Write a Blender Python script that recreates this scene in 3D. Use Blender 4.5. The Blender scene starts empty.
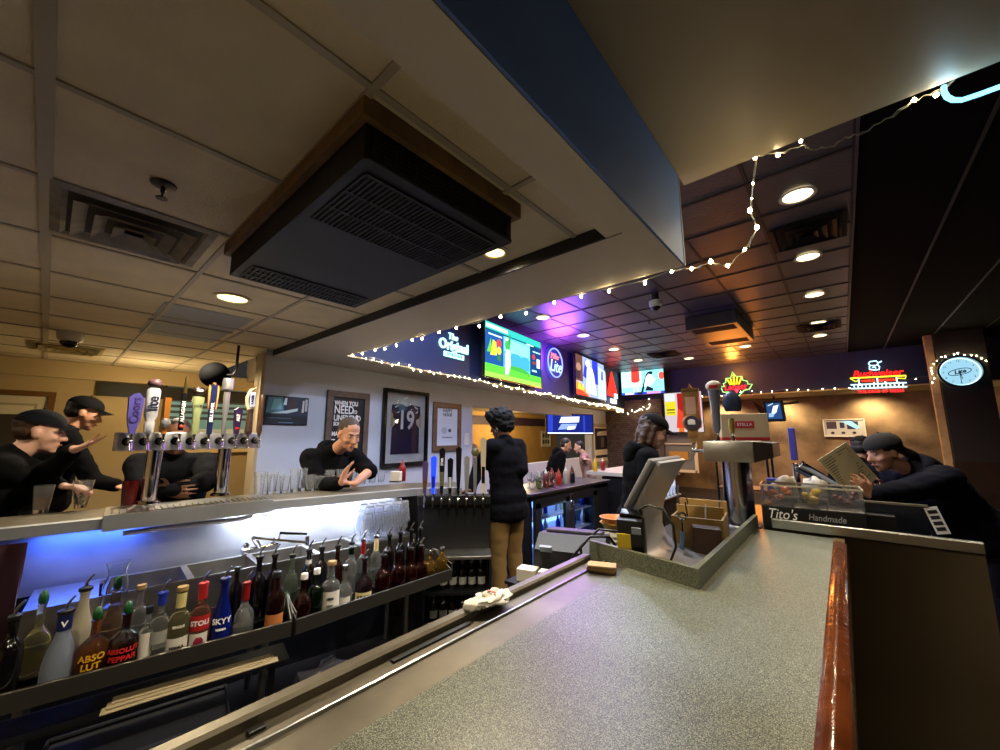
import bpy, bmesh, math, random
from mathutils import Vector, Matrix, Euler, noise
random.seed(7)
S = bpy.context.scene
COL = S.collection
PI = math.pi

# ---------------------------------------------------------------- camera
CAM_H, F_PX, YAW, HOR = 1.56, 390.0, 41.0, 436.0
PITCH = math.atan((HOR - 375) / F_PX)
cam_data = bpy.data.cameras.new('camera')
cam_data.sensor_width = 36.0
cam_data.lens = F_PX / 1000 * 36.0
cam_data.clip_start = 0.02
cam = bpy.data.objects.new('camera', cam_data)
COL.objects.link(cam)
cam.location = (0, 0, CAM_H)
cam.rotation_euler = (PI / 2 + PITCH, 0, math.radians(YAW))
S.camera = cam

# ---------------------------------------------------------------- world, exposure
W = bpy.data.worlds.new('world')
S.world = W
W.use_nodes = True
W.node_tree.nodes['Background'].inputs[0].default_value = (0.55, 0.5, 0.45, 1)
W.node_tree.nodes['Background'].inputs[1].default_value = 0.03
S.view_settings.view_transform = 'Standard'
S.view_settings.look = 'None'
S.view_settings.gamma = 1.0
S.view_settings.use_curve_mapping = False
S.view_settings.exposure = 0.88
S.cycles.max_bounces = 20
S.cycles.transmission_bounces = 20
S.cycles.glossy_bounces = 6
S.cycles.diffuse_bounces = 4
WARM = (1.0, 0.86, 0.62)
AMBER = (1.0, 0.76, 0.40)
COOL = (0.72, 0.8, 1.0)

def lamp(kind, loc, energy, color, size=0.1, aim=None, spot=None, blend=0.6, name='lamp', shape=None):
    d = bpy.data.lights.new(name, kind)
    d.energy = energy
    d.color = color
    if kind == 'AREA':
        d.size = size
        if shape:
            d.shape = 'RECTANGLE'
            d.size, d.size_y = shape
    else:
        d.shadow_soft_size = size
    if kind == 'SPOT':
        d.spot_size = math.radians(spot or 120)
        d.spot_blend = blend
    o = bpy.data.objects.new(name, d)
    COL.objects.link(o)
    o.location = loc
    if aim is not None:
        v = Vector(aim) - Vector(loc)
        o.rotation_euler = v.to_track_quat('-Z', 'Y').to_euler()
    return o

# ceiling downlights of the white tile ceiling (the two in view get housings below) and of the dark bar ceiling
TILE_Z, BULK_Z, BEIGE_Z, DARK_Z = 2.445, 2.40, 2.87, 3.45
TILE_DL = [(-2.90, 0.69), (-1.19, 1.33), (-4.4, 0.75), (-1.7, -1.6), (-3.4, -1.6), (-5.1, -1.2)]
DARK_DL = [(-0.08, 3.68), (-0.09, 5.09), (-0.10, 6.57), (-0.12, 8.28), (-0.14, 9.40),
           (-3.45, 5.02), (-3.52, 6.45), (-3.61, 7.97), (-3.70, 9.55), (-2.66, 10.12), (-1.38, 9.53)]
for x, y in TILE_DL:
    lamp('SPOT', (x, y, TILE_Z - 0.03), 75 if y > 0 else 40, WARM, 0.05, (x, y, 0), 150, 0.7, 'downlight_or_fill_lamp')
for x, y in DARK_DL:
    lamp('SPOT', (x, y, DARK_Z - 0.04), 90, (1.0, 0.8, 0.55), 0.05, (x, y, 0), 140, 0.8, 'downlight_or_fill_lamp')
# added cool fill spots, unseen behind the bulkhead, to brighten the white wall
for x, y in [(-1.1, 2.75), (-2.2, 2.75), (-3.2, 2.9), (-1.9, 4.0)]:
    lamp('SPOT', (x, y, DARK_Z - 0.04), 75, COOL, 0.05, (x, y, 0), 160, 0.5, 'downlight_or_fill_lamp')
# downlights behind the camera over the customers' side of the counter
for x, y in [(0.9, -0.9), (0.9, 0.9), (0.16, -1.9)]:
    lamp('SPOT', (x, y, BEIGE_Z - 0.03), 30, WARM, 0.05, (x, y, 0), 150, 0.7, 'downlight_or_fill_lamp')

# ---------------------------------------------------------------- pixel ray helpers (used to read positions once, in metres)
def ray(px, py):
    cp, sp = math.cos(PITCH), math.sin(PITCH)
    cy, sy = math.cos(math.radians(YAW)), math.sin(math.radians(YAW))
    fw = Vector((-sy * cp, cy * cp, sp)); rt = Vector((cy, sy, 0)); up = rt.cross(fw)
    return rt * ((px - 500) / F_PX) + up * ((375 - py) / F_PX) + fw
def at_z(px, py, z):
    d = ray(px, py); return Vector((0, 0, CAM_H)) + d * ((z - CAM_H) / d.z)
def at_depth(px, py, dep):
    d = ray(px, py); h = Vector((-math.sin(math.radians(YAW)), math.cos(math.radians(YAW)), 0))
    return Vector((0, 0, CAM_H)) + d * (dep / d.dot(h))
def at_plane(px, py, p0, ang):
    d = ray(px, py); a = math.radians(ang); n = Vector((math.cos(a), -math.sin(a), 0))
    o = Vector((0, 0, CAM_H)); return o + d * ((Vector((p0[0], p0[1], 0)) - o).dot(n) / d.dot(n))

# ---------------------------------------------------------------- materials
MATS = {}
def lin(c):
    if isinstance(c, str):
        c = tuple(int(c[i:i + 2], 16) / 255 for i in (0, 2, 4))
        return tuple(v / 12.92 if v < 0.04045 else ((v + 0.055) / 1.055) ** 2.4 for v in c)
    return c
def mat(name, color='808080', rough=0.5, metal=0.0, trans=0.0, ior=1.45, coat=0.0, noise_amt=0.0, noise_scale=8.0, bump=0.0,
        bump_scale=60.0, spec=0.5, aniso=0.0, emit=None, estr=0.0, sheen=0.0):
    if name in MATS:
        return MATS[name]
    m = bpy.data.materials.new(name); m.use_nodes = True
    nt = m.node_tree; b = nt.nodes['Principled BSDF']
    c = lin(color)
    b.inputs['Base Color'].default_value = (*c, 1)
    b.inputs['Roughness'].default_value = rough
    b.inputs['Metallic'].default_value = metal
    b.inputs['Transmission Weight'].default_value = trans
    b.inputs['IOR'].default_value = ior
    b.inputs['Coat Weight'].default_value = coat
    b.inputs['Specular IOR Level'].default_value = spec
    b.inputs['Anisotropic'].default_value = aniso
    b.inputs['Sheen Weight'].default_value = sheen
    if emit is not None:
        b.inputs['Emission Color'].default_value = (*lin(emit), 1)
        b.inputs['Emission Strength'].default_value = estr
    tc = nt.nodes.new('ShaderNodeTexCoord')
    if noise_amt > 0:
        n = nt.nodes.new('ShaderNodeTexNoise'); n.inputs['Scale'].default_value = noise_scale; n.inputs['Detail'].default_value = 5
        nt.links.new(tc.outputs['Object'], n.inputs['Vector'])
        r = nt.nodes.new('ShaderNodeValToRGB')
        r.color_ramp.elements[0].position = 0.3; r.color_ramp.elements[1].position = 0.7
        r.color_ramp.elements[0].color = (*[v * (1 - noise_amt) for v in c], 1)
        r.color_ramp.elements[1].color = (*[min(1, v * (1 + noise_amt * 0.6)) for v in c], 1)
        nt.links.new(n.outputs['Fac'], r.inputs['Fac']); nt.links.new(r.outputs['Color'], b.inputs['Base Color'])
    if bump > 0:
        n2 = nt.nodes.new('ShaderNodeTexNoise'); n2.inputs['Scale'].default_value = bump_scale; n2.inputs['Detail'].default_value = 4
        nt.links.new(tc.outputs['Object'], n2.inputs['Vector'])
        bp = nt.nodes.new('ShaderNodeBump'); bp.inputs['Strength'].default_value = bump; bp.inputs['Distance'].default_value = 0.01
        nt.links.new(n2.outputs['Fac'], bp.inputs['Height']); nt.links.new(bp.outputs['Normal'], b.inputs['Normal'])
    MATS[name] = m
    return m
def emi(color, strength):
    k = 'glow_%s_%s' % (color if isinstance(color, str) else '_'.join('%.2f' % v for v in color), strength)
    if k in MATS: return MATS[k]
    m = bpy.data.materials.new(k); m.use_nodes = True; nt = m.node_tree
    nt.nodes.remove(nt.nodes['Principled BSDF'])
    e = nt.nodes.new('ShaderNodeEmission'); e.inputs[0].default_value = (*lin(color), 1); e.inputs[1].default_value = strength
    nt.links.new(e.outputs[0], nt.nodes['Material Output'].inputs[0]); MATS[k] = m
    return m
def paint(color):
    return mat('print_' + color, color, 0.6)

STEEL = mat('stainless_steel', 'b8b8b6', 0.28, 1.0, noise_amt=0.12, noise_scale=14, bump=0.05, bump_scale=30)
STEEL2 = mat('worn_stainless_steel', 'a7a39a', 0.36, 1.0, noise_amt=0.25, noise_scale=9, bump=0.06, bump_scale=25)
CHROME = mat('chrome', 'e0e0e4', 0.07, 1.0)
BLACK = mat('black_plastic', '0c0c0e', 0.45)
BLACKG = mat('glossy_black_plastic', '08080a', 0.15)
GLASS = mat('clear_glass', 'f4f8fa', 0.02, 0, 1.0, 1.45)
THING = {}

# ---------------------------------------------------------------- mesh helper
class MB:
    def __init__(s): s.bm = bmesh.new(); s.mi = 0
    def _f(s, fs):
        for f in fs: f.material_index = s.mi
        return fs
    def box(s, c, d, rot=None, bev=0.0):
        r = bmesh.ops.create_cube(s.bm, size=1.0); vs = r['verts']
        for v in vs: v.co = Vector((v.co.x * d[0], v.co.y * d[1], v.co.z * d[2]))
        fs = list({f for v in vs for f in v.link_faces})
        if bev > 0:
            es = list({e for v in vs for e in v.link_edges})
            rr = bmesh.ops.bevel(s.bm, geom=es, offset=min(bev, min(d) * 0.49), segments=2, affect='EDGES', profile=0.5)
            fs = [f for f in rr['faces'] if f.is_valid] + [f for f in fs if f.is_valid]
            vs = list({v for f in fs for v in f.verts})
            fs = list({f for v in vs for f in v.link_faces}); vs = list({v for f in fs for v in f.verts})
        M = Matrix.Translation(c)
        if rot is not None: M = M @ (rot.to_matrix().to_4x4() if not isinstance(rot, Matrix) else rot)
        for v in vs: v.co = M @ v.co
        s._f(fs); return s
    def frame_to(s, a, b):
        a, b = Vector(a), Vector(b); d = (b - a)
        q = d.to_track_quat('Z', 'X'); return a, d.length, q
    def cone(s, a, b, r0, r1=None, n=14, cap=True):
        r1 = r0 if r1 is None else r1
        a, L, q = s.frame_to(a, b)
        A = [s.bm.verts.new(a + q @ Vector((r0 * math.cos(2 * PI * i / n), r0 * math.sin(2 * PI * i / n), 0))) for i in range(n)]
        B = [s.bm.verts.new(a + q @ Vector((r1 * math.cos(2 * PI * i / n), r1 * math.sin(2 * PI * i / n), L))) for i in range(n)]
        fs = [s.bm.faces.new((A[i], A[(i + 1) % n], B[(i + 1) % n], B[i])) for i in range(n)]
        if cap: fs += [s.bm.faces.new(A[::-1]), s.bm.faces.new(B)]
        s._f(fs); return s
    def lathe(s, prof, c=(0, 0, 0), n=20, M=None, sx=1.0, sy=1.0, closed=False):
        c = Vector(c); rings = []
        for r, z in prof:
            if r < 1e-6:
                p = Vector((0, 0, z)); p = (M @ p if M else p) + c; rings.append([s.bm.verts.new(p)])
            else:
                ring = []
                for i in range(n):
                    t = 2 * PI * i / n
                    p = Vector((r * math.cos(t) * sx, r * math.sin(t) * sy, z)); p = (M @ p if M else p) + c
                    ring.append(s.bm.verts.new(p))
                rings.append(ring)
        fs = []
        pairs = list(zip(rings[:-1], rings[1:]))
        if closed: pairs.append((rings[-1], rings[0]))
        for A, B in pairs:
            if len(A) == 1 and len(B) == 1: continue
            for i in range(n):
                j = (i + 1) % n
                if len(A) == 1: fs.append(s.bm.faces.new((A[0], B[j], B[i])))
                elif len(B) == 1: fs.append(s.bm.faces.new((A[i], A[j], B[0])))
                else: fs.append(s.bm.faces.new((A[i], A[j], B[j], B[i])))
        s._f(fs); return s
    def tube(s, pts, r, n=8, cap=True):
        pts = [Vector(p) for p in pts]; rings = []
        rs = r if isinstance(r, (list, tuple)) else [r] * len(pts)
        prev = None
        for i, p in enumerate(pts):
            d = (pts[min(i + 1, len(pts) - 1)] - pts[max(i - 1, 0)]).normalized()
            if prev is None:
                u = d.orthogonal().normalized()
            else:
                u = (prev - d * prev.dot(d))
                u = u.normalized() if u.length > 1e-5 else d.orthogonal().normalized()
            prev = u; w = d.cross(u)
            rings.append([s.bm.verts.new(p + (u * math.cos(2 * PI * k / n) + w * math.sin(2 * PI * k / n)) * rs[i]) for k in range(n)])
        fs = []
        for A, B in zip(rings[:-1], rings[1:]):
            for k in range(n): fs.append(s.bm.faces.new((A[k], A[(k + 1) % n], B[(k + 1) % n], B[k])))
        if cap: fs += [s.bm.faces.new(rings[0][::-1]), s.bm.faces.new(rings[-1])]
        s._f(fs); return s
    def ball(s, c, r, sc=(1, 1, 1), n=12, rot=None):
        rr = bmesh.ops.create_uvsphere(s.bm, u_segments=n, v_segments=max(6, n * 2 // 3), radius=1.0); vs = rr['verts']
        for v in vs:
            p = Vector((v.co.x * r * sc[0], v.co.y * r * sc[1], v.co.z * r * sc[2]))
            if rot is not None: p = rot @ p
            v.co = p + Vector(c)
        s._f(list({f for v in vs for f in v.link_faces})); return s
    def poly(s, pts):
        s._f([s.bm.faces.new([s.bm.verts.new(Vector(p)) for p in pts])]); return s
    def prism(s, pts, d):
        d = Vector(d); A = [s.bm.verts.new(Vector(p)) for p in pts]; B = [s.bm.verts.new(Vector(p) + d) for p in pts]; n = len(A)
        fs = [s.bm.faces.new(A[::-1]), s.bm.faces.new(B)] + [s.bm.faces.new((A[i], A[(i + 1) % n], B[(i + 1) % n], B[i])) for i in range(n)]
        s._f(fs); return s
    def sweep(s, prof, pts, closed_prof=True):
        # prof: list of (offset to the path's right-hand side, z); pts: ground path [(x,y,z)]
        pts = [Vector(p) for p in pts]; rings = []
        for i, p in enumerate(pts):
            d0 = (pts[i] - pts[i - 1]).normalized() if i > 0 else (pts[1] - pts[0]).normalized()
            d1 = (pts[i + 1] - pts[i]).normalized() if i < len(pts) - 1 else d0
            d = (d0 + d1).normalized(); k = 1 / max(0.4, d.dot(d1))
            nrm = Vector((d.y, -d.x, 0)) * k
            rings.append([s.bm.verts.new(p + nrm * a + Vector((0, 0, z))) for a, z in prof])
        n = len(prof); fs = []
        for A, B in zip(rings[:-1], rings[1:]):
            for k in range(n if closed_prof else n - 1): fs.append(s.bm.faces.new((A[k], A[(k + 1) % n], B[(k + 1) % n], B[k])))
        if closed_prof: fs += [s.bm.faces.new(rings[0][::-1]), s.bm.faces.new(rings[-1])]
        s._f(fs); return s
    def build(s, name, m, parent=None, world=False, smooth=None, kind=None):
        bmesh.ops.recalc_face_normals(s.bm, faces=s.bm.faces)
        me = bpy.data.meshes.new(name); s.bm.to_mesh(me); s.bm.free()
        ms = m if isinstance(m, (list, tuple)) else [m]
        for x in ms: me.materials.append(x)
        o = bpy.data.objects.new(name, me); COL.objects.link(o)
        if parent is not None:
            o.parent = parent
            if world:
                root = parent
                while root.parent is not None: root = root.parent
                me.transform(mtx(root).inverted())
        if smooth is not None:
            me.polygons.foreach_set('use_smooth', [True] * len(me.polygons))
            if smooth < 180: me.set_sharp_from_angle(angle=math.radians(smooth))
        if kind: o['kind'] = kind
        return o
def mtx(o):
    return Matrix.LocRotScale(o.location, o.rotation_euler, o.scale)
def thing(name, label, cat, loc=(0, 0, 0), rz=0.0, group=None, rot=None):
    o = bpy.data.objects.new(name, None); COL.objects.link(o); o.empty_display_size = 0.05
    o.location = loc; o.rotation_euler = rot if rot is not None else (0, 0, rz)
    o['label'] = label; o['category'] = cat
    if group: o['group'] = group
    return o
def tag(o, label, cat, group=None):
    o['label'] = label; o['category'] = cat
    if group: o['group'] = group
    return o
def struct(o): o['kind'] = 'structure'; return o
def children(o): return [c for c in COL.objects if c.parent == o]
def copy_tree(o, parent=None, kids=None):
    c = o.copy(); COL.objects.link(c)
    if parent is not None: c.parent = parent
    for ch in list(o.children): copy_tree(ch, c)
    return c
def dup(o, loc, rz=0.0, label=None, group=None, scale=None):
    c = copy_tree(o); c.location = loc; c.rotation_euler = (0, 0, rz)
    if label: c['label'] = label
    if group: c['group'] = group
    if scale: c.scale = (scale, scale, scale)
    return c
def text(body, size, m, parent, loc, rot=(PI / 2, 0, 0), ext=0.0015, name='lettering', shear=0.0, align='CENTER', world=False, sx=1.0, bold=0.0):
    cu = bpy.data.curves.new('t', 'FONT'); cu.body = body; cu.size = size; cu.extrude = ext; cu.align_x = align; cu.align_y = 'CENTER'
    cu.shear = shear; cu.resolution_u = 3; cu.offset = bold
    t = bpy.data.objects.new('t', cu); COL.objects.link(t)
    dg = bpy.context.evaluated_depsgraph_get(); dg.update()
    me = bpy.data.meshes.new_from_object(t.evaluated_get(dg)); me.name = name
    bpy.data.objects.remove(t); bpy.data.curves.remove(cu)
    me.materials.clear(); me.materials.append(m)
    o = bpy.data.objects.new(name, me); COL.objects.link(o)
    R = rot if isinstance(rot, Matrix) else Euler(rot).to_matrix().to_4x4()
    me.transform(Matrix.Translation(loc) @ R @ Matrix.Diagonal((sx, 1, 1, 1)))
    o.parent = parent
    if world:
        root = parent
        while root.parent is not None: root = root.parent
        me.transform(mtx(root).inverted())
    return o
def picture(name, polys, parent, y=0.0, W=1.0, H=1.0, x0=0.0, z0=0.0, glow=None):
    # flat printed or lit picture in the plane of the thing: polys = [(colour, [(u,v)...])], v up, later ones slightly in front
    b = MB(); ms = []
    for i, (c, pts) in enumerate(polys):
        m = emi(c, glow) if glow else paint(c)
        if m not in ms: ms.append(m)
        b.mi = ms.index(m)
        b.poly([(x0 + u * W, y - 0.0006 * i, z0 + v * H) for u, v in pts])
    me_o = b.build(name, ms, parent)
    return me_o
def rect(u0, v0, u1, v1): return [(u0, v0), (u1, v0), (u1, v1), (u0, v1)]
def disc(u, v, r, n=16, ry=None): return [(u + r * math.cos(2 * PI * i / n), v + (ry or r) * math.sin(2 * PI * i / n)) for i in range(n)]
# ---------------------------------------------------------------- room materials
M_FLOOR = mat('dark_vinyl_floor', '1b1715', 0.35, noise_amt=0.4, noise_scale=3)
M_TILE = mat('ceiling_tile_cream', 'd6c6a6', 0.9, noise_amt=0.10, noise_scale=5, bump=0.25, bump_scale=140)
M_TBAR = mat('ceiling_grid_paint', 'ac9f8c', 0.7)
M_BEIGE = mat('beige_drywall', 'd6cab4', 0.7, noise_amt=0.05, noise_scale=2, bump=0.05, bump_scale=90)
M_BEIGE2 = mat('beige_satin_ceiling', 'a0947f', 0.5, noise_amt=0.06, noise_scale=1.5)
M_BLUE = mat('blue_wall_paint', '6a8fdc', 0.55, noise_amt=0.06, noise_scale=2)
M_NAVY = mat('navy_wall_paint', '141f42', 0.6, noise_amt=0.08, noise_scale=3)
M_STRIP = mat('dark_edge_trim', '2b2a33', 0.5)
M_DTILE = mat('dark_ceiling_tile', '403f4a', 0.38, noise_amt=0.15, noise_scale=4, bump=0.35, bump_scale=45)
M_DBAR = mat('dark_ceiling_grid', '1a171c', 0.5)
M_BLACKCEIL = mat('black_ceiling', '040509', 0.9, noise_amt=0.1, noise_scale=4, spec=0.08)
M_WHITE = mat('cool_white_wall', 'a6abba', 0.7, noise_amt=0.04, noise_scale=3, bump=0.04, bump_scale=80)
M_YEL = mat('mustard_wall', 'b98f4c', 0.7, noise_amt=0.12, noise_scale=3)
M_CREAM = mat('cream_wall', 'b09a70', 0.7, noise_amt=0.06, noise_scale=3)
M_DWOOD = mat('dark_wood', '2a1a10', 0.4, noise_amt=0.4, noise_scale=6)
M_WOOD = mat('mid_wood', '6b4a2c', 0.45, noise_amt=0.35, noise_scale=9)
def stone_mat():
    m = mat('tan_stone_wall', '8a6c48', 0.85, bump=0.0); nt = m.node_tree; b = nt.nodes['Principled BSDF']
    tc = nt.nodes.new('ShaderNodeTexCoord'); n = nt.nodes.new('ShaderNodeTexNoise'); n.inputs['Scale'].default_value = 1.6; n.inputs['Detail'].default_value = 9
    nt.links.new(tc.outputs['Object'], n.inputs['Vector']); r = nt.nodes.new('ShaderNodeValToRGB')
    r.color_ramp.elements[0].position = 0.3; r.color_ramp.elements[0].color = (*lin('4a3522'), 1)
    r.color_ramp.elements[1].position = 0.62; r.color_ramp.elements[1].color = (*lin('8f7350'), 1)
    nt.links.new(n.outputs['Fac'], r.inputs['Fac']); nt.links.new(r.outputs['Color'], b.inputs['Base Color'])
    bp = nt.nodes.new('ShaderNodeBump'); bp.inputs['Strength'].default_value = 0.5; bp.inputs['Distance'].default_value = 0.03
    nt.links.new(n.outputs['Fac'], bp.inputs['Height']); nt.links.new(bp.outputs['Normal'], b.inputs['Normal'])
    return m
M_STONE = stone_mat()
def brick_mat():
    m = mat('grey_brick', '5a5048', 0.85); nt = m.node_tree; b = nt.nodes['Principled BSDF']
    tc = nt.nodes.new('ShaderNodeTexCoord'); mp = nt.nodes.new('ShaderNodeMapping'); mp.inputs['Rotation'].default_value = (PI / 2, 0, 0)
    br = nt.nodes.new('ShaderNodeTexBrick'); br.inputs['Scale'].default_value = 4.0
    br.inputs['Color1'].default_value = (*lin('5c5046'), 1); br.inputs['Color2'].default_value = (*lin('453a34'), 1); br.inputs['Mortar'].default_value = (*lin('26221f'), 1)
    nt.links.new(tc.outputs['Object'], mp.inputs['Vector']); nt.links.new(mp.outputs['Vector'], br.inputs['Vector']); nt.links.new(br.outputs['Color'], b.inputs['Base Color'])
    return m
M_BRICK = brick_mat()
SOFF_Z = 2.385
def tvx(y): return -4.1 - (y - 4.2) * math.tan(math.radians(7))       # face of the television soffit
def wwx(y): return -4.73 - (y - 4.2) * math.tan(math.radians(7))      # face of the white wall

def sbox(name, m, x0, x1, y0, y1, z0, z1):
    return struct(MB().box(((x0 + x1) / 2, (y0 + y1) / 2, (z0 + z1) / 2), (x1 - x0, y1 - y0, z1 - z0)).build(name, m))

sbox('floor', M_FLOOR, -9, 6, -3.2, 15, -0.1, 0)
# cream tile ceiling and its grid
sbox('ceiling', M_TILE, -7.0, -0.60, -3.2, 1.46, TILE_Z, TILE_Z + 0.15)
g = MB()
for k in range(11):
    x = -0.82 - 0.585 * k
    g.box((x, -0.87, TILE_Z - 0.002), (0.022, 4.66, 0.008))
for k in range(-5, 3):
    y = -0.105 + 0.553 * k
    g.box((-3.8, y, TILE_Z - 0.0015), (6.3, 0.034 if k == 0 else 0.022, 0.011))
struct(g.build('trim_1', M_TBAR))
# bulkhead around the tile ceiling: beige underside, blue outer face
b = MB()
b.prism([(-0.67, -3.2, SOFF_Z), (-0.51, -3.2, SOFF_Z), (-0.51, 1.96, SOFF_Z), (-0.67, 1.96, SOFF_Z)], (0, 0, 1.15))
b.prism([(-0.67, 1.46, SOFF_Z), (-0.67, 1.96, SOFF_Z), (tvx(1.96), 1.96, SOFF_Z), (-4.9, 1.96, SOFF_Z), (-4.9, 1.46, SOFF_Z)], (0, 0, 1.15))
struct(b.build('ceiling_bulkhead', M_BEIGE))
struct(MB().box((-0.506, -0.62, 2.96), (0.010, 5.16, 1.14)).build('wall_bulkhead', M_BLUE))
struct(MB().box((-0.505, 1.957, 2.96), (0.014, 0.012, 1.15)).build('trim_2', mat('pale_corner_bead', '9aa0ac', 0.5)))
struct(MB().box((-2.75, 1.456, (SOFF_Z + TILE_Z) / 2), (4.3, 0.012, TILE_Z - SOFF_Z)).build('trim_3', M_STRIP))
# upper beige ceiling over the near counter
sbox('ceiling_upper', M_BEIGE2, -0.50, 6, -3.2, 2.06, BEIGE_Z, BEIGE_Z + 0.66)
# dark tile ceiling over the bar and the black ceiling beside it
sbox('ceiling_dark', M_DTILE, -6.2, 0.26, 1.9, 11.75, DARK_Z, DARK_Z + 0.12)
sbox('ceiling_black', M_BLACKCEIL, 0.26, 6, 1.9, 11.75, DARK_Z - 0.01, DARK_Z + 0.12)
g = MB()
for k in range(9):
    g.box((0.25 - 0.61 * k, 6.8, DARK_Z - 0.002), (0.024, 9.8, 0.008))
for k in range(16):
    g.box((-2.6, 2.05 + 0.61 * k, DARK_Z - 0.0015), (5.7, 0.024, 0.013))
for x in (0.86, 1.47, 2.08, 2.69):
    g.box((x, 6.8, DARK_Z - 0.012), (0.02, 9.8, 0.012))
struct(g.build('trim_4', M_DBAR))
struct(MB().box((0.262, 6.8, DARK_Z - 0.012), (0.014, 9.8, 0.014)).build('trim_5', mat('grey_ceiling_edge', '3a3a44', 0.5)))
# television soffit: navy face, beige underside reaching the white wall
b = MB(); b.mi = 0
y0, y1 = 1.96, 11.7
b.prism([(tvx(y0), y0, SOFF_Z), (tvx(y1), y1, SOFF_Z), (-7.0, y1, SOFF_Z), (-7.0, y0, SOFF_Z)], (0, 0, 1.2))
struct(b.build('ceiling_soffit', M_BEIGE))
f = MB().prism([(tvx(y0) + 0.002, y0, SOFF_Z + 0.012), (tvx(y1) + 0.002, y1, SOFF_Z + 0.012), (tvx(y1) + 0.012, y1, SOFF_Z + 0.012), (tvx(y0) + 0.012, y0, SOFF_Z + 0.012)], (0, 0, 1.06))
struct(f.build('wall_television', M_NAVY))
# white wall with the framed pictures, an opening through to the next room, and the pier beyond it
def wseg(b, ya, yb, z0, z1, xa=None, xb=None, th=0.16):
    xa = wwx(ya) if xa is None else xa; xb = wwx(yb) if xb is None else xb
    b.prism([(xa, ya, z0), (xb, yb, z0), (xb - th, yb, z0), (xa - th, ya, z0)], (0, 0, z1 - z0))
b = MB()
wseg(b, 1.39, 1.91, 0, TILE_Z)
wseg(b, 1.91, 4.80, 0, SOFF_Z)
wseg(b, 4.80, 10.2, 2.07, SOFF_Z)
wseg(b, 4.80, 10.2, 0, 0.98)
wseg(b, 10.2, 12.2, 0, SOFF_Z)
struct(b.build('wall_white', M_WHITE))
struct(MB().box((-4.47, 1.372, 1.2), (0.19, 0.03, 2.4)).build('trim_6', mat('tan_wall_end', '9c8a6c', 0.6)))
# room beyond: mustard walls, low ceiling
sbox('wall_left', M_CREAM, -7.1, -6.95, -3.2, 2.3, 0, TILE_Z)
sbox('wall_recess', M_YEL, -7.1, -4.63, 2.3, 2.42, 0, TILE_Z)
sbox('ceiling_recess', M_CREAM, -7.0, -4.63, 1.96, 2.36, 2.38, 2.384)
sbox('wall_dining', M_YEL, -8.7, -8.55, 2.4, 13.2, 0, 2.6)
sbox('ceiling_dining', M_CREAM, -8.6, -5.2, 2.42, 12.2, 2.33, 2.37)
b = MB(); b.box((-6.93, -0.4, 2.34), (0.09, 5.4, 0.2)); struct(b.build('trim_7', M_CREAM))
b = MB(); b.box((-6.93, 1.35, 2.14), (0.05, 2.0, 0.17)); struct(b.build('trim_8', mat('dark_valance', '15130f', 0.6)))
b = MB(); b.box((-8.5, 7.5, 2.05), (0.1, 10, 0.26)); struct(b.build('trim_9', mat('plum_beam', '3a2530', 0.6)))
# far wall: navy header over an opening, stone wall behind it
sbox('wall_back', M_NAVY, -5.3, 6, 11.7, 11.85, 2.62, 3.5)
sbox('ceiling_alcove', M_CREAM, -5.3, 6, 11.7, 13.4, 2.60, 2.64)
sbox('wall_stone', M_STONE, -6, 6, 13.2, 13.4, 0, 2.64)
sbox('wall_brick', M_BRICK, -5.9, -3.9, 11.6, 11.8, 0, 2.62)
# pillar on the customers' side with a slim timber post at its flank
sbox('wall_pillar', mat('dark_brown_pillar', '1a1512', 0.8, noise_amt=0.25, noise_scale=6), 1.45, 2.04, 10.6, 11.2, 1.12, 3.45)
sbox('wall_pillar_base', M_DWOOD, 1.43, 2.06, 10.58, 11.22, 0, 1.12)
sbox('trim_10', mat('pale_timber', 'a98c62', 0.55, noise_amt=0.2, noise_scale=12), 1.34, 1.44, 10.7, 10.85, 0.9, 3.44)
sbox('wall_right', mat('dark_side_wall', '1a1612', 0.8), 5.9, 6.05, -3.2, 13.3, 0, 3.5)
sbox('wall_front', M_CREAM, -7.0, 6, -3.35, -3.2, 0, 3.5)

# rooms behind: warm lamps where their fittings hang out of view
lamp('POINT', (-6.2, 0.75, 2.0), 8, AMBER, 0.08, name='dining_lamp')
lamp('POINT', (-5.9, 2.1, 1.9), 9, AMBER, 0.08, name='dining_lamp')
lamp('POINT', (-7.4, 6.2, 1.95), 60, AMBER, 0.1, name='dining_lamp')
lamp('POINT', (-7.4, 9.4, 1.95), 60, AMBER, 0.1, name='dining_lamp')
for x in (-2.6, -1.1, 0.6):
    lamp('SPOT', (x, 12.75, 2.55), 75, (1.0, 0.82, 0.52), 0.05, (x, 13.25, 0.9), 140, 0.8, 'alcove_lamp')
lamp('POINT', (3.6, 12.3, 2.2), 14, AMBER, 0.08, name='alcove_lamp')
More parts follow.
